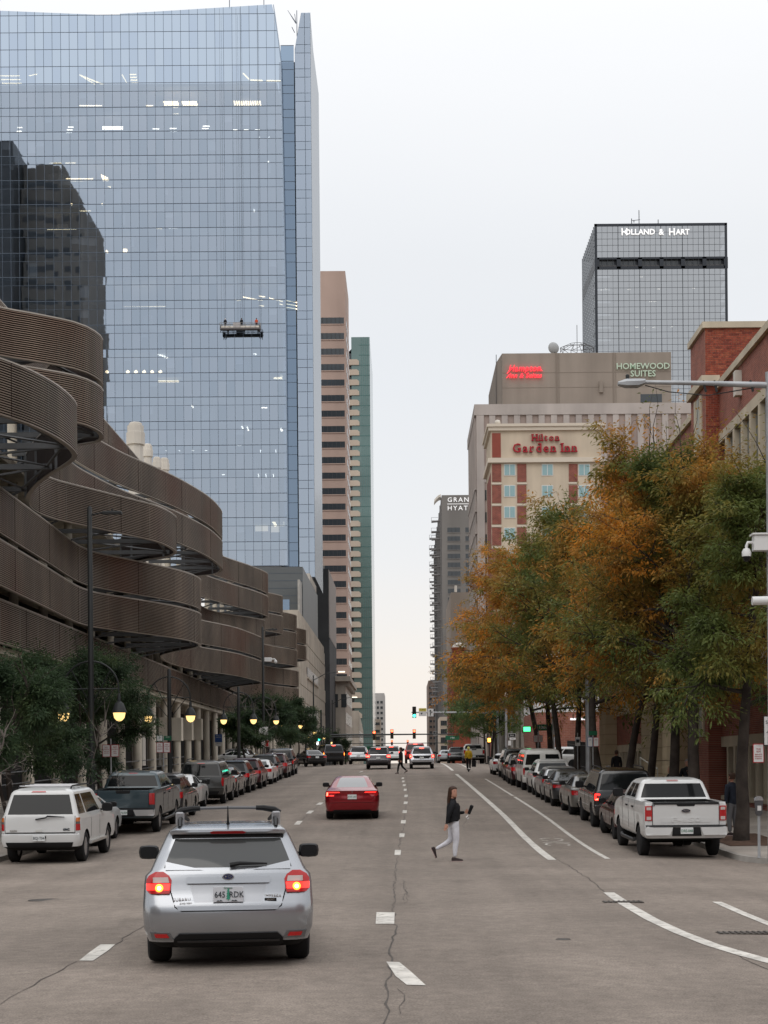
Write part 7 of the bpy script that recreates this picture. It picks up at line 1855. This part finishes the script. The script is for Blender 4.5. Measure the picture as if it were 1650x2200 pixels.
# orange barrel by the left corner, far concrete lamp post on the right
p = G(656, 1641); t = thing('traffic_barrel', 'orange traffic barrel beside the black saloon at the left corner', 'barrel', (-10.9, 132.5, gz(-10, 132)))
ORG = mat('barrel_orange', (.55, .10, .02), .5)
for k in range(5): MB().lathe([(.28 - .01 * k, .2 * k), (.28 - .01 * k, .2 * k + .19)], 14).build('band', ORG if k % 2 == 0 else SGW, t)
d, z = at_px(1087, 1500, 8.9); t = thing('concrete_lamp_post', 'pale post with round finial by the far right corner', 'street lamp', (8.9, d, sz(8.5, d))); MB().lathe([(.13, 0), (.09, z - sz(8.5, d)), (.06, z - sz(8.5, d) + .05)], 10).build('post', GALV, t); MB().lathe([(.02, 0), (.15, .1), (.17, .25), (.1, .42), (.02, .5)], 12, (0, 0, z - sz(8.5, d))).build('finial', WST, t, smooth=60)
# white camera box on the fourth lamp (left)
p = P(578, 1417, 122); cb = thing('security_camera', 'white security camera on a left lamp pole in front of the bronze slats', 'camera', p); MB().rbox(-.35, .2, -.15, .15, -.15, .15, .02).build('housing', CAMW, cb); a = MB(); a.path([(.2, 0, .02), (.42, 0, .05), (.5, 0, -.05)], .05, 8); a.build('bracket', CAMW, cb); MB().lathe([(.02, -.32), (.1, -.27), (.13, -.15), (.09, -.05)], 12, (.5, 0, 0)).build('dome_body', CAMW, cb, smooth=60); MB().path([(-.3, .1, 0), (-10.9 - p.x, .1, 0)], .04, 6).build('arm', POLE, cb)
# grey pole among the right trees
d, z = at_px(1274, 1700, 9.0); t = thing('signal_post', 'thick grey steel pole among the right tree trunks', 'pole', (9.1, 78.0, sz(9, 78))); MB().lathe([(.2, 0), (.2, .3), (.15, .35), (.12, 9)], 12).build('post', GALV, t)
# ------------------------------------------------------------------ people
SKIN = mat('skin', (.42, .22, .155), .55); HAIRB = mat('hair_brown', (.045, .022, .013), .5, bump=(60, .5)); HAIRG = mat('hair_grey', (.25, .23, .21), .6); CLB = mat('cloth_black', (.012, .012, .014), .9, var=(6, .3), bump=(13, .9)); CLN = mat('cloth_navy', (.02, .024, .035), .9, var=(6, .3)); CLW = mat('cloth_pale_denim', (.58, .58, .62), .85, var=(7, .14), bump=(18, .4)); CLY = mat('cloth_yellow', (.50, .33, .02), .8, var=(5, .2)); CLO = mat('cloth_orange', (.60, .09, .03), .8); SHOE = mat('shoe_dark', (.03, .02, .02), .7); SHOEP = mat('shoe_sole', (.35, .27, .25), .7); CLG = mat('cloth_grey', (.14, .14, .145), .9)
def skin_body(name, joints, bones, mats, zones, parent, sub=2):
    """one continuous body surface grown from a skeleton; zones = function(co) -> material index"""
    me = bpy.data.meshes.new(name)
    names = list(joints); ix = {n: i for i, n in enumerate(names)}
    me.from_pydata([joints[n][0] for n in names], [(ix[a], ix[b]) for a, b in bones], [])
    ob = bpy.data.objects.new(name, me); COL.objects.link(ob)
    md = ob.modifiers.new('s', 'SKIN'); md.use_smooth_shade = True; md.branch_smoothing = .35
    for i, n in enumerate(names):
        r = joints[n][1]; me.skin_vertices[0].data[i].radius = r if isinstance(r, tuple) else (r, r)
    me.skin_vertices[0].data[ix['pelvis']].use_root = True
    sb = ob.modifiers.new('d', 'SUBSURF'); sb.levels = sub; sb.render_levels = sub
    res = bpy.data.meshes.new_from_object(ob.evaluated_get(bpy.context.evaluated_depsgraph_get()))
    bpy.data.objects.remove(ob)
    res.name = name; res.materials.clear()
    for m in mats: res.materials.append(m)
    for p in res.polygons: p.material_index = zones(p.center); p.use_smooth = True
    o = link(bpy.data.objects.new(name, res)); o.parent = parent
    return o
def head(c, face, parent, hairm, long=0.0, r=.105, cap=None):
    """a head with brow, nose, mouth, ears, eyes and hair; face = unit direction the face looks"""
    f = Vector(face).normalized(); s = Vector((0, 0, 1)).cross(f).normalized(); c = Vector(c)
    mb = MB(); rings = []
    prof = [(-.135, .030, .02), (-.125, .052, .030), (-.10, .068, .018), (-.06, .078, .010), (-.02, .082, .0), (.03, .086, -.006), (.07, .082, -.012), (.10, .062, -.016), (.122, .03, -.018), (.128, .005, -.018)]
    for z, w, fo in prof:
        ring_ = []
        for k in range(16):
            a = 2 * math.pi * k / 16; ca, sa = math.cos(a), math.sin(a)
            dep = w * (1.12 if ca > 0 else 1.22)
            bump = 0
            if ca > .97: bump = {-.06: .004, -.02: .022, .03: .010}.get(z, 0)
            ring_.append(c + f * (fo + ca * dep + bump) + s * (sa * w * .93) + Vector((0, 0, z)))
        rings.append(ring_)
    o = mb.loft(rings).build('head', SKIN, parent, smooth=70)
    e = MB()
    for q in (-1, 1): p = c + f * .079 + s * q * .032 + Vector((0, 0, .018)); e.lathe([(.001, -.006), (.011, -.003), (.011, .003), (.001, .006)], 8, p)
    e.build('eyes', SGK, o)
    m = MB(); p = c + f * .078 + Vector((0, 0, -.072)); m.path([p - s * .024, p + f * .006, p + s * .024], [.003, .006, .003], 6); m.build('mouth', mat('lips', (.30, .10, .09), .5), o)
    m = MB()
    for q in (-1, 1): p = c - f * .006 + s * q * .08; m.path([p + Vector((0, 0, -.03)), p + s * q * .008, p + Vector((0, 0, .03))], [.012, .016, .012], 6)
    m.build('ears', SKIN, o)
    h = MB(); rings = []
    for z, w in ((-.06, .088), (.0, .094), (.04, .098), (.08, .094), (.115, .07), (.138, .03), (.143, .004)):
        ring_ = []
        for k in range(16):
            a = 2 * math.pi * k / 16; ca, sa = math.cos(a), math.sin(a)
            ff = ca * w * 1.2 - .016
            if z < .07 and ca > .25: ff = min(ff, .03 if abs(sa) > .5 else -.02)
            ring_.append(c + f * ff + s * sa * w * .97 + Vector((0, 0, z)))
        rings.append(ring_)
    h.loft(rings)
    if long:
        for k in range(11):
            a = math.pi * (.55 + .9 * k / 10); p0 = c + f * math.cos(a) * .09 + s * math.sin(a) * .08 + Vector((0, 0, .03))
            p1 = c + f * (math.cos(a) * .10 - .03) + s * math.sin(a) * .085 + Vector((0, 0, -.16)); p2 = c + f * (math.cos(a) * .08 - .075) + s * math.sin(a) * .06 + Vector((0, 0, -long))
            h.path([p0, p1, (p1 + p2) / 2 - f * .01, p2], [.035, .034, .026, .008], 6)
    h.build('hair', cap or hairm, o, smooth=60)
    return o
def hand(parent, w, d, side, curl=.5, m=None, up=None):
    """palm with five separate bent fingers; w = wrist, d = direction of the fingers, side = direction of the thumb"""
    w, d, t = Vector(w), Vector(d).normalized(), Vector(side).normalized()
    t = (t - d * t.dot(d)).normalized(); n = d.cross(t)
    mb = MB()
    mb.loft([[w + d * u + t * (a * wd) + n * (b * .014) for a, b in ((-1, -1), (1, -1), (1, 1), (-1, 1))] for u, wd in ((0, .026), (.04, .04), (.09, .042))])
    for k, L in enumerate((.068, .078, .073, .055)):
        b0 = w + d * .088 + t * (.030 - .02 * k); c1, c2 = math.cos(curl), math.sin(curl); c3, s3 = math.cos(curl * 2.1), math.sin(curl * 2.1)
        p1 = b0 + d * L * .45; p2 = p1 + (d * c1 + n * c2) * L * .35; p3 = p2 + (d * c3 + n * s3) * L * .3
        mb.path([b0, p1, p2, p3], [.010, .0095, .0085, .006], 6)
    b0 = w + d * .03 + t * .035; mb.path([b0, b0 + (d * .6 + t * .8) * .035, b0 + (d * .9 + t * .5 + n * .4) * .065], [.012, .010, .007], 6)
    return mb.build('hand', m or SKIN, parent, smooth=50)
def shoe(parent, ankle, d, m=SHOE, tilt=0.0, L=.26):
    a = Vector(ankle); f = Vector(d).normalized(); s = f.cross(Vector((0, 0, 1)))
    if s.length < .1: s = Vector((1, 0, 0))
    s.normalize(); u = s.cross(f).normalized()
    mb = MB(); rings = []
    for q, w, h in ((-.075, .03, .06), (-.06, .038, .085), (0, .04, .085), (.06, .042, .065), (.12, .046, .048), (.165, .038, .038), (.19, .018, .028)):
        rings.append([a + f * q + s * (w * cx) + u * (-.085 + h * cz) for cx, cz in ((-1, 0), (1, 0), (1, .6), (.5, 1), (-.5, 1), (-1, .6))])
    o = mb.loft(rings).build('shoe', m, parent, smooth=50)
    so = MB(); so.loft([[a + f * q + s * (w * cx) + u * z for cx, z in ((-1, -.102), (1, -.102), (1, -.083), (-1, -.083))] for q, w in ((-.08, .03), (-.06, .041), (.06, .045), (.12, .049), (.17, .04), (.195, .018))]); so.build('sole', SHOEP, o)
    return o

# --- woman crossing the street, walking to the right, looking back over her shoulder towards us
Xw, Yw = P(975, 1843, 37.0).x, 37.0
wz = gz(Xw, Yw)
wo = thing('person', 'woman with long brown hair, black jacket and pale jeans crossing the street', 'person', (Xw, Yw, wz))
H = 1.0
J = {'pelvis': ((0, 0, .93), (.135, .115)), 'waist': ((.0, 0, 1.07), (.118, .10)), 'chest': ((.0, 0, 1.25), (.135, .12)), 'upper': ((-.01, 0, 1.37), (.10, .11)), 'neck': ((-.02, 0, 1.47), .052), 'neck2': ((-.015, 0, 1.53), .048),
     'hipL': ((.03, -.08, .86), .118), 'kneeL': ((.06, -.07, .50), .076), 'calfL': ((.035, -.07, .34), .068), 'ankL': ((.02, -.07, .10), .042),
     'hipR': ((-.02, .08, .85), .118), 'kneeR': ((-.06, .08, .50), .078), 'calfR': ((-.20, .08, .40), .060), 'ankR': ((-.42, .08, .285), .040),
     'shL': ((-.01, -.17, 1.36), .065), 'elL': ((-.11, -.22, 1.10), .052), 'wrL': ((-.16, -.21, .88), .040),
     'shR': ((.0, .17, 1.36), .065), 'elR': ((.08, .22, 1.12), .052), 'wrR': ((.27, .14, 1.14), .036)}
B = [('pelvis', 'waist'), ('waist', 'chest'), ('chest', 'upper'), ('upper', 'neck'), ('neck', 'neck2'), ('pelvis', 'hipL'), ('hipL', 'kneeL'), ('kneeL', 'calfL'), ('calfL', 'ankL'), ('pelvis', 'hipR'), ('hipR', 'kneeR'), ('kneeR', 'calfR'), ('calfR', 'ankR'), ('upper', 'shL'), ('shL', 'elL'), ('elL', 'wrL'), ('upper', 'shR'), ('shR', 'elR'), ('elR', 'wrR')]
skin_body('body', J, B, [SKIN, CLB, CLW], lambda c: 0 if c.z > 1.475 and abs(c.y) < .08 else 1 if c.z > .95 or (c.z > .84 and c.y < -.15 and c.x < -.08) else 2, wo)
jk = MB(); rings = []     # loose jacket hem hanging over the hips
for z, rx, ry, cx in ((1.36, .125, .165, -.005), (1.28, .16, .19, 0), (1.12, .16, .19, -.005), (1.0, .165, .19, -.01), (.93, .17, .195, -.02)):
    rings.append([(cx + rx * math.cos(a), ry * math.sin(a), z + (.055 * math.cos(a) if z < .95 else 0)) for a in np.linspace(0, 2 * math.pi, 21)[:-1]])
jk.loft(rings, caps=False); jk.build('jacket', CLB, wo, smooth=60)
head((.0, -.005, 1.625), (.62, -.72, .0), wo, HAIRB, long=.58)
hand(wo, (-.165, -.21, .875), (-.25, -.05, -.9), (.6, -.6, 0), .6); hand(wo, (.275, .135, 1.145), (.9, -.3, .1), (0, -.1, 1), 1.1)
shoe(wo, (.02, -.07, .10), (1, -.1, 0)); shoe(wo, (-.42, .08, .285), (.42, 0, -.9))
cup = thing('travel_cup', 'dark travel cup held in the crossing woman\'s hand', 'cup', (Xw + .36, Yw + .08, wz + 1.10)); cup.rotation_euler = (0, R(22), 0)
MB().lathe([(.034, 0), (.042, .17), (.045, .175), (.045, .20), (.038, .215)], 14).build('cup_body', CLB, cup, smooth=40); MB().lathe([(.036, .215), (.03, .225)], 12).build('lid', BLK, cup)
ky = MB(); ky.path([(.0, 0, -.03), (.04, 0, -.07), (.02, 0, -.12), (-.03, 0, -.09), (0, 0, -.03)], .008, 5); ky.path([(.02, 0, -.12), (-.03, 0, -.30)], .003, 4); ky.build('key_ring', CHR, cup)

def walker(name, label, X, Y, z, face, top, trou, hairm, pose=1.0, height=1.75, hood=None, bag=None, holding=None):
    """a generic clothed figure; face = heading angle (0 = towards +Y, away from us)"""
    t = thing('person', label, 'person', (X, Y, z), face)
    k = height / 1.75; p = pose
    J = {'pelvis': ((0, 0, .96), (.15, .11)), 'waist': ((0, .01, 1.10), (.15, .14)), 'chest': ((0, .02, 1.30), (.17, .155)), 'upper': ((0, .01, 1.43), (.13, .10)), 'neck': ((0, .02, 1.52), .055), 'neck2': ((0, .025, 1.57), .05),
         'hipL': ((-.09, 0, .90), .095), 'kneeL': ((-.10, .16 * p + .02, .50), .066), 'ankL': ((-.10, .26 * p - .02, .10), .045), 'hipR': ((.09, 0, .90), .095), 'kneeR': ((.10, -.06 * p + .02, .50), .066), 'ankR': ((.10, -.36 * p, .10 + .12 * p), .045),
         'shL': ((-.19, .01, 1.42), .065), 'elL': ((-.25, -.10 * p, 1.14), .052), 'wrL': ((-.25, .02 - .06 * p, .90), .038), 'shR': ((.19, .01, 1.42), .065), 'elR': ((.25, .06 * p, 1.14), .052), 'wrR': ((.24, .20 * p, .93), .038)}
    J = {n: (tuple(q * k for q in v[0]), v[1] if 'neck' in n else tuple(1.22 * r for r in v[1]) if isinstance(v[1], tuple) else v[1] * 1.22) for n, v in J.items()}
    skin_body('body', J, B2, [SKIN, top, trou], lambda c: 0 if c.z > 1.53 * k else 1 if c.z > .93 * k or (abs(c.x) > .17 * k and c.z > .87 * k) else 2, t, 1)
    head((0, .03 * k, 1.66 * k), (0, 1, 0), t, hairm, cap=hood)
    hand(t, J['wrL'][0], (0, .1, -1), (.2, 1, 0), .5); hand(t, J['wrR'][0], (0, .3, -1), (-.2, 1, 0), .5)
    shoe(t, J['ankL'][0], (0, 1, 0)); shoe(t, J['ankR'][0], (0, 1, -.5 * p if p > .3 else 0))
    return t
B2 = [('pelvis', 'waist'), ('waist', 'chest'), ('chest', 'upper'), ('upper', 'neck'), ('neck', 'neck2'), ('pelvis', 'hipL'), ('hipL', 'kneeL'), ('kneeL', 'ankL'), ('pelvis', 'hipR'), ('hipR', 'kneeR'), ('kneeR', 'ankR'), ('upper', 'shL'), ('shL', 'elL'), ('elL', 'wrL'), ('upper', 'shR'), ('shR', 'elR'), ('elR', 'wrR')]
X = P(862, 1664, 107).x
walker('person', 'man in black striding across the street between the two SUVs', X, 107, gz(X, 107), R(80), CLB, CLB, HAIRB, .95)
# rider in yellow, seen from behind
X = 4.55; Y = 111.5
rd = walker('person', 'rider in a yellow jacket seen from behind in the bicycle lane', X, Y, gz(X, Y) + .12, 0, CLY, CLB, HAIRB, .15, 1.6, hood=mat('helmet_yellow', (.55, .50, .12), .4))
sctr = thing('kick_scooter', 'small black kick scooter ridden by the person in yellow', 'scooter', (X, Y + .05, gz(X, Y)))
MB().box(-.07, .07, -.35, .40, .08, .12).build('deck', BLK, sctr)
for y in (-.42, .48): MB().lathe([(.08, -.03), (.11, -.025), (.11, .025), (.08, .03)], 16, (0, y, .11), axis=0).build('wheel', RUB, sctr)
MB().path([(0, .45, .12), (0, .40, 1.05)], .02, 6).build('stem', POLE, sctr); MB().path([(-.24, .40, 1.05), (.24, .40, 1.05)], .016, 6).build('handlebar', POLE, sctr)
bg_ = MB().rbox(.22, .52, -.15, .1, .35, .80, .03).build('shoulder_bag', CLB); bg_.location = (X, Y, gz(X, Y)); tag(bg_, 'black bag hanging at the right of the rider in yellow', 'bag')
# people on the right sidewalk
for (x, d, face, top, trou, hr, h, lab) in ((1573, 45.6, R(35), CLN, CLG, HAIRB, 1.78, 'man in a navy jacket half hidden by the nearest right tree trunk'), (1477, 58.0, R(170), CLB, CLN, HAIRG, 1.82, 'tall grey-haired man standing behind the white pickup'), (1480, 55.5, R(200), CLB, CLB, mat('cap_black', (.02, .02, .022), .8), 1.60, 'person in a black cap in front of the tall grey-haired man'), (1442, 56.5, R(60), CLB, CLG, mat('hair_blond', (.30, .22, .13), .6), 1.62, 'blond person in black between the trunks behind the white pickup'), (1325, 78.0, R(20), CLB, CLB, HAIRB, 1.85, 'man in dark clothes standing by the brick wall near the entrance')):
    X = P(x, 1660, d).x; walker('person', lab, X, d, sz(8.1, d) + .02, face, top, trou, hr, .1, h)
# crew on the platform
for (x, top, cap, lab) in ((484, CLB, mat('helmet_white', (.7, .7, .7), .4), 'window cleaner with white helmet at the left of the platform'), (519, CLB, None, 'window cleaner in black in the middle of the platform'), (551, CLO, None, 'window cleaner in an orange vest at the right of the platform')):
    q = P(x, 700, DT - 2.2); walker('person', lab, q.x, DT - 2.15, gon.location.z + .28, R(10), top, CLN, HAIRB, .05, 1.7, hood=cap)
# ------------------------------------------------------------------ trees
BARK = mat('bark', (.052, .042, .036), .95, var=(3, .35), bump=(14, .9)); BARKP = mat('bark_pale', (.16, .14, .125), .95, var=(3, .3), bump=(14, .8))
def leaf_mat(name, stops, scale=.42, seed=0.0):
    m = bpy.data.materials.new(name); m.use_nodes = True
    nt = m.node_tree; nt.nodes.clear()
    o = nt.nodes.new('ShaderNodeOutputMaterial'); d = nt.nodes.new('ShaderNodeBsdfPrincipled'); d.inputs['Roughness'].default_value = .6; d.inputs['Specular IOR Level'].default_value = .25; tr = nt.nodes.new('ShaderNodeBsdfTranslucent'); mx = nt.nodes.new('ShaderNodeMixShader'); mx.inputs[0].default_value = .45
    nt.links.new(d.outputs[0], mx.inputs[1]); nt.links.new(tr.outputs[0], mx.inputs[2]); nt.links.new(mx.outputs[0], o.inputs[0])
    geo = nt.nodes.new('ShaderNodeNewGeometry'); mp_ = nt.nodes.new('ShaderNodeMapping'); mp_.inputs['Location'].default_value = (seed, seed * 2, seed); nt.links.new(geo.outputs['Position'], mp_.inputs[0])
    n = nt.nodes.new('ShaderNodeTexNoise'); n.inputs['Scale'].default_value = scale; n.inputs['Detail'].default_value = 3; nt.links.new(mp_.outputs[0], n.inputs['Vector'])
    at = nt.nodes.new('ShaderNodeAttribute'); at.attribute_name = 'leaf_tone'
    a = nt.nodes.new('ShaderNodeMath'); a.operation = 'MULTIPLY_ADD'; nt.links.new(at.outputs['Fac'], a.inputs[0]); a.inputs[1].default_value = .20; 
    b = nt.nodes.new('ShaderNodeMath'); b.operation = 'MULTIPLY_ADD'; nt.links.new(n.outputs[0], b.inputs[0]); b.inputs[1].default_value = 1.7; b.inputs[2].default_value = -.51
    nt.links.new(b.outputs[0], a.inputs[2])
    r = nt.nodes.new('ShaderNodeValToRGB'); cr_ = r.color_ramp
    cr_.elements[0].position, cr_.elements[0].color = stops[0][0], (*stops[0][1], 1); cr_.elements[1].position, cr_.elements[1].color = stops[-1][0], (*stops[-1][1], 1)
    for p, c in stops[1:-1]: e = cr_.elements.new(p); e.color = (*c, 1)
    nt.links.new(a.outputs[0], r.inputs[0]); nt.links.new(r.outputs[0], d.inputs['Base Color']); nt.links.new(r.outputs[0], tr.inputs[0])
    return m
GRN0, GRN1, OLVC, BRNC, ORNG, YELO = (.062, .092, .030), (.135, .168, .044), (.27, .205, .048), (.40, .205, .042), (.66, .27, .032), (.76, .40, .045)
LEAFS = {'green': leaf_mat('leaf_green', [(.0, GRN0), (.45, GRN1), (.72, OLVC), (.88, BRNC), (1.0, ORNG)], .34, 3), 'mixed': leaf_mat('leaf_mixed', [(.0, GRN0), (.30, GRN1), (.48, OLVC), (.64, BRNC), (.80, ORNG), (1.0, YELO)], .30, 8), 'autumn': leaf_mat('leaf_autumn', [(.0, GRN1), (.22, OLVC), (.45, BRNC), (.70, ORNG), (1.0, YELO)], .32, 14), 'dark': leaf_mat('leaf_dark', [(.0, (.026, .046, .024)), (.5, (.052, .086, .040)), (1.0, (.105, .130, .050))], .8, 5), 'fresh': leaf_mat('leaf_fresh', [(.0, (.06, .10, .035)), (.5, (.11, .165, .055)), (1.0, (.20, .21, .06))], .6, 5)}
def tree(name, label, X, Y, H_, R_, leaf, nleaf, trunk_r=.16, base=2.6, group=None, seed=1, lsize=.20, lean=(0, 0), z=None, fork=None, bark=BARK, shape=1.0, skew=(0, 0), twigs_only=False, split=1):
    """trunk, limbs and twigs grown by hand-written branching; leaves as small blades in sprays along the twigs"""
    rs = np.random.RandomState(seed); rr = random.Random(seed)
    g = (sz(X, Y) if z is None else z)
    t = thing(name, label, 'tree', (X, Y, g), group=group)
    mb = MB(); ends = []
    fork = fork or base + .4
    def bez(p, d, L, n, wob, drop=0.0):
        pts = [Vector(p)]; d = Vector(d).normalized()
        for k in range(n):
            d = (d + Vector((rr.gauss(0, wob), rr.gauss(0, wob), rr.gauss(0, wob) - drop))).normalized()
            pts.append(pts[-1] + d * L / n)
        return pts, d
    stems = []
    for s_ in range(split):
        d0 = Vector((lean[0] + (rr.uniform(-.35, .35) if split > 1 else 0), lean[1] + (rr.uniform(-.2, .2) if split > 1 else 0), 1))
        pts, d1 = bez((0 + (rr.uniform(-.1, .1) if split > 1 else 0), 0, -.1), d0, H_ * .80, 10, .05)
        tr_ = trunk_r * (1 if split == 1 else .6)
        rad = [tr_ * (1.25 if k == 0 else 1 - .85 * k / 10) for k in range(11)]
        mb.path(pts, rad, 9); stems.append((pts, rad))
    ctr_z = (base + H_) / 2; hz = (H_ - base) / 2
    nl = max(8, int(H_ * 1.9))
    for k in range(nl):
        pts, rad = stems[k % split]
        f = .0 + (k + rr.random()) / nl
        zz = fork + (H_ * .80 - fork) * f
        u = min(9.0, zz / (H_ * .80) * 10); i = int(u); q = pts[i].lerp(pts[min(i + 1, 10)], u - i)
        ang = k * 2.4 + rr.uniform(-.5, .5)
        elev = .25 + .75 * f + rr.uniform(-.15, .2)
        out_ = R_ * (1 - .45 * f ** 1.6) * rr.uniform(.75, 1.05)
        d = Vector((math.cos(ang) + skew[0], math.sin(ang) + skew[1], elev))
        lp, ld = bez(q, d, out_, 6, .12, .02)
        r0 = max(.02, rad[i] * .55)
        mb.path(lp, [r0 * (1 - .8 * j / 6) for j in range(7)], 6)
        for j in range(2, 7):
            for b in range(2 if j < 6 else 3):
                dd = (Vector(ld) + Vector((rr.gauss(0, .75), rr.gauss(0, .75), rr.gauss(.15, .5)))).normalized()
                tp, td = bez(lp[j], dd, out_ * rr.uniform(.28, .5), 4, .18, .05)
                mb.path(tp, [r0 * .3, r0 * .22, r0 * .16, r0 * .11, .004], 4)
                ends.append(tp)
                for c in range(2):
                    dd2 = (Vector(td) + Vector((rr.gauss(0, .8), rr.gauss(0, .8), rr.gauss(0, .5)))).normalized()
                    tp2, _ = bez(tp[rr.randint(1, 4)], dd2, out_ * rr.uniform(.16, .32), 3, .2, .08); ends.append(tp2)
                    mb.path(tp2, [r0 * .14, .008, .005, .003], 3)
    # leading shoots
    for pts, rad in stems:
        for k in range(6):
            tp, _ = bez(pts[-1 - k % 3], (rr.gauss(0, .5), rr.gauss(0, .5), 1), H_ * .2, 4, .15); ends.append(tp); mb.path(tp, [.03, .02, .012, .008, .004], 4)
    mb.build('trunk', bark, t, smooth=50)
    if twigs_only: return t
    # leaves
    seg = np.array([[tuple(tp[j]), tuple(tp[j + 1])] for tp in ends for j in range(len(tp) - 1)])
    tone_seg = rs.rand(len(ends)); tone_seg = np.repeat(tone_seg, [len(tp) - 1 for tp in ends])
    idx = rs.randint(0, len(seg), nleaf); u = rs.rand(nleaf, 1)
    P0 = seg[idx, 0] * (1 - u) + seg[idx, 1] * u
    sd = seg[idx, 1] - seg[idx, 0]; sd /= np.linalg.norm(sd, axis=1)[:, None] + 1e-6
    off = rs.normal(0, 1, (nleaf, 3)); off[:, 2] *= .6
    P0 = P0 + off * .13
    d = off * .8 + sd * .7 + np.array([0, 0, -.25]); d /= np.linalg.norm(d, axis=1)[:, None]
    L = lsize * (.6 + .8 * rs.rand(nleaf, 1)); up = rs.normal(0, .45, (nleaf, 3)) + np.array([0, 0, 1.0])
    w = np.cross(d, up); w /= np.linalg.norm(w, axis=1)[:, None] + 1e-6
    W = L * .19; tipd = d + np.array([0, 0, -.35]); 
    a = P0; m1 = P0 + d * L * .45 + w * W; m2 = P0 + d * L * .45 - w * W; e = P0 + d * L * .45 + tipd * L * .55
    V = np.stack([a, m1, e, m2], 1).reshape(-1, 3)
    me = bpy.data.meshes.new('crown'); me.vertices.add(len(V)); me.vertices.foreach_set('co', V.ravel().astype(np.float32))
    me.loops.add(4 * nleaf); me.loops.foreach_set('vertex_index', np.arange(4 * nleaf, dtype=np.int32))
    me.polygons.add(nleaf); me.polygons.foreach_set('loop_start', np.arange(0, 4 * nleaf, 4, dtype=np.int32))
    at = me.attributes.new('leaf_tone', 'FLOAT', 'FACE'); at.data.foreach_set('value', (.6 * tone_seg[idx] + .4 * rs.rand(nleaf)).astype(np.float32))
    me.update(calc_edges=True); me.materials.append(LEAFS[leaf])
    o = link(bpy.data.objects.new('crown', me)); o.parent = t
    return t
GR, GL_ = 'honey locusts along the right sidewalk', 'trees along the left sidewalk'
RT = [(43.8, 9.3, 10.4, 2.5, 'green', 22000, .20, (.0, .02), 'slender green tree nearest on the right with a straight dark trunk'),
      (50.8, 9.3, 12.2, 3.2, 'mixed', 26000, .22, (-.02, 0), 'tall tree second from the right edge turning orange at the top'),
      (55.3, 9.4, 12.6, 3.6, 'mixed', 24000, .20, (-.01, 0), 'third tree from the right edge with leaning trunk behind the pickup'),
      (60.6, 9.3, 13.0, 3.9, 'autumn', 24000, .17, (0, 0), 'fourth street tree on the right with orange upper crown'),
      (65.5, 9.3, 13.2, 4.0, 'mixed', 22000, .18, (.02, 0), 'fifth street tree on the right by the stone entrance'),
      (75.8, 9.4, 13.6, 4.4, 'mixed', 24000, .22, (-.03, 0), 'sixth street tree on the right with a thick dark trunk'),
      (85.0, 9.3, 13.8, 4.6, 'green', 22000, .19, (-.02, 0), 'seventh street tree on the right leaning towards the road'),
      (93.8, 9.3, 14.0, 4.9, 'autumn', 24000, .20, (-.05, 0), 'eighth street tree on the right with leaning twin trunk'),
      (99.0, 9.2, 13.6, 5.0, 'autumn', 22000, .20, (-.06, 0), 'ninth street tree on the right reaching over the road'),
      (106.5, 9.2, 13.4, 5.4, 'autumn', 24000, .21, (-.05, 0), 'farthest orange street tree of the right row')]
for k, (Y, X, H_, R_, lf, nl, tr_, ln_, lab) in enumerate(RT):
    tree('honey_locust', lab, X, Y, H_ * 1.2, R_ * 1.04, lf, int(nl * (1.75 if k < 2 else 1.65 if k < 5 else 1.5)), tr_, 3.8, GR, 20 + k, .135 if k < 2 else .155 if k < 5 else .19, (ln_[0] * .6, 0), fork=4.2 if k else 3.8, skew=(-.1, 0) if k else (-.55, -.2))
for k, (Y, X, H_, R_, lab) in enumerate(((150, 8.8, 9.5, 4.0, 'fresh green tree beyond the crossing on the right'), (162, 9.0, 9.8, 4.0, 'second fresh green tree beyond the crossing on the right'), (176, 9.0, 9.6, 3.8, 'third green tree beyond the crossing on the right'))):
    tree('street_tree', lab, X, Y, H_ * 1.2, R_ * 1.1, 'fresh', 22000, .14, 2.2, 'green trees beyond the crossing', 50 + k, .21)
LT = [(44.5, -12.3, 5.6, 2.1, 3, 'dark green tree at the left edge behind the white SUV'), (49.5, -12.2, 5.5, 2.2, 3, 'dark many-stemmed tree left of the first street lamp'), (58.5, -12.3, 6.2, 2.3, 2, 'dark tree wrapped around the first left street lamp'), (62.5, -12.0, 6.2, 2.3, 1, 'dark tree just right of the first left street lamp')]
for k, (Y, X, H_, R_, sp_, lab) in enumerate(LT):
    tree('dark_street_tree', lab, X, Y, H_ * 1.12, R_ * .9, 'dark', 40000, .13, 2.3, GL_, 70 + k, .105, split=sp_, fork=2.6)
for k, (Y, X, H_, lab) in enumerate(((112, -11.2, 5.0, 'small dark tree beside the third left lamp'), (127, -11.0, 6.6, 'first dark tree of the far left cluster'), (133, -11.2, 7.2, 'second and largest dark tree of the far left cluster'), (152, -11.0, 7.4, 'dark tree beyond the left corner'), (164, -10.9, 7.0, 'last dark tree beyond the left corner'), (250, -10.5, 7.0, 'tiny dark tree far down the street on the left'))):
    tree('dark_street_tree', lab, X, Y, H_, 2.4 if k else 1.5, 'dark', 20000, .11, 1.8, GL_, 90 + k, .17)
for k, (Y, X, H_, sp_, lab) in enumerate(((41.5, -11.6, 4.2, 5, 'bare pinkish shrub at the very left edge'), (52.0, -10.7, 4.4, 2, 'bare pale sapling below the first left lamp globes'), (118, -10.8, 6.6, 3, 'leafless pale tree before the far left cluster'))):
    tree('bare_sapling', lab, X, Y, H_, 1.1, 'dark', 0, .05, 1.0, 'bare saplings on the left', 110 + k, split=sp_, bark=BARKP, fork=1.2, twigs_only=True)
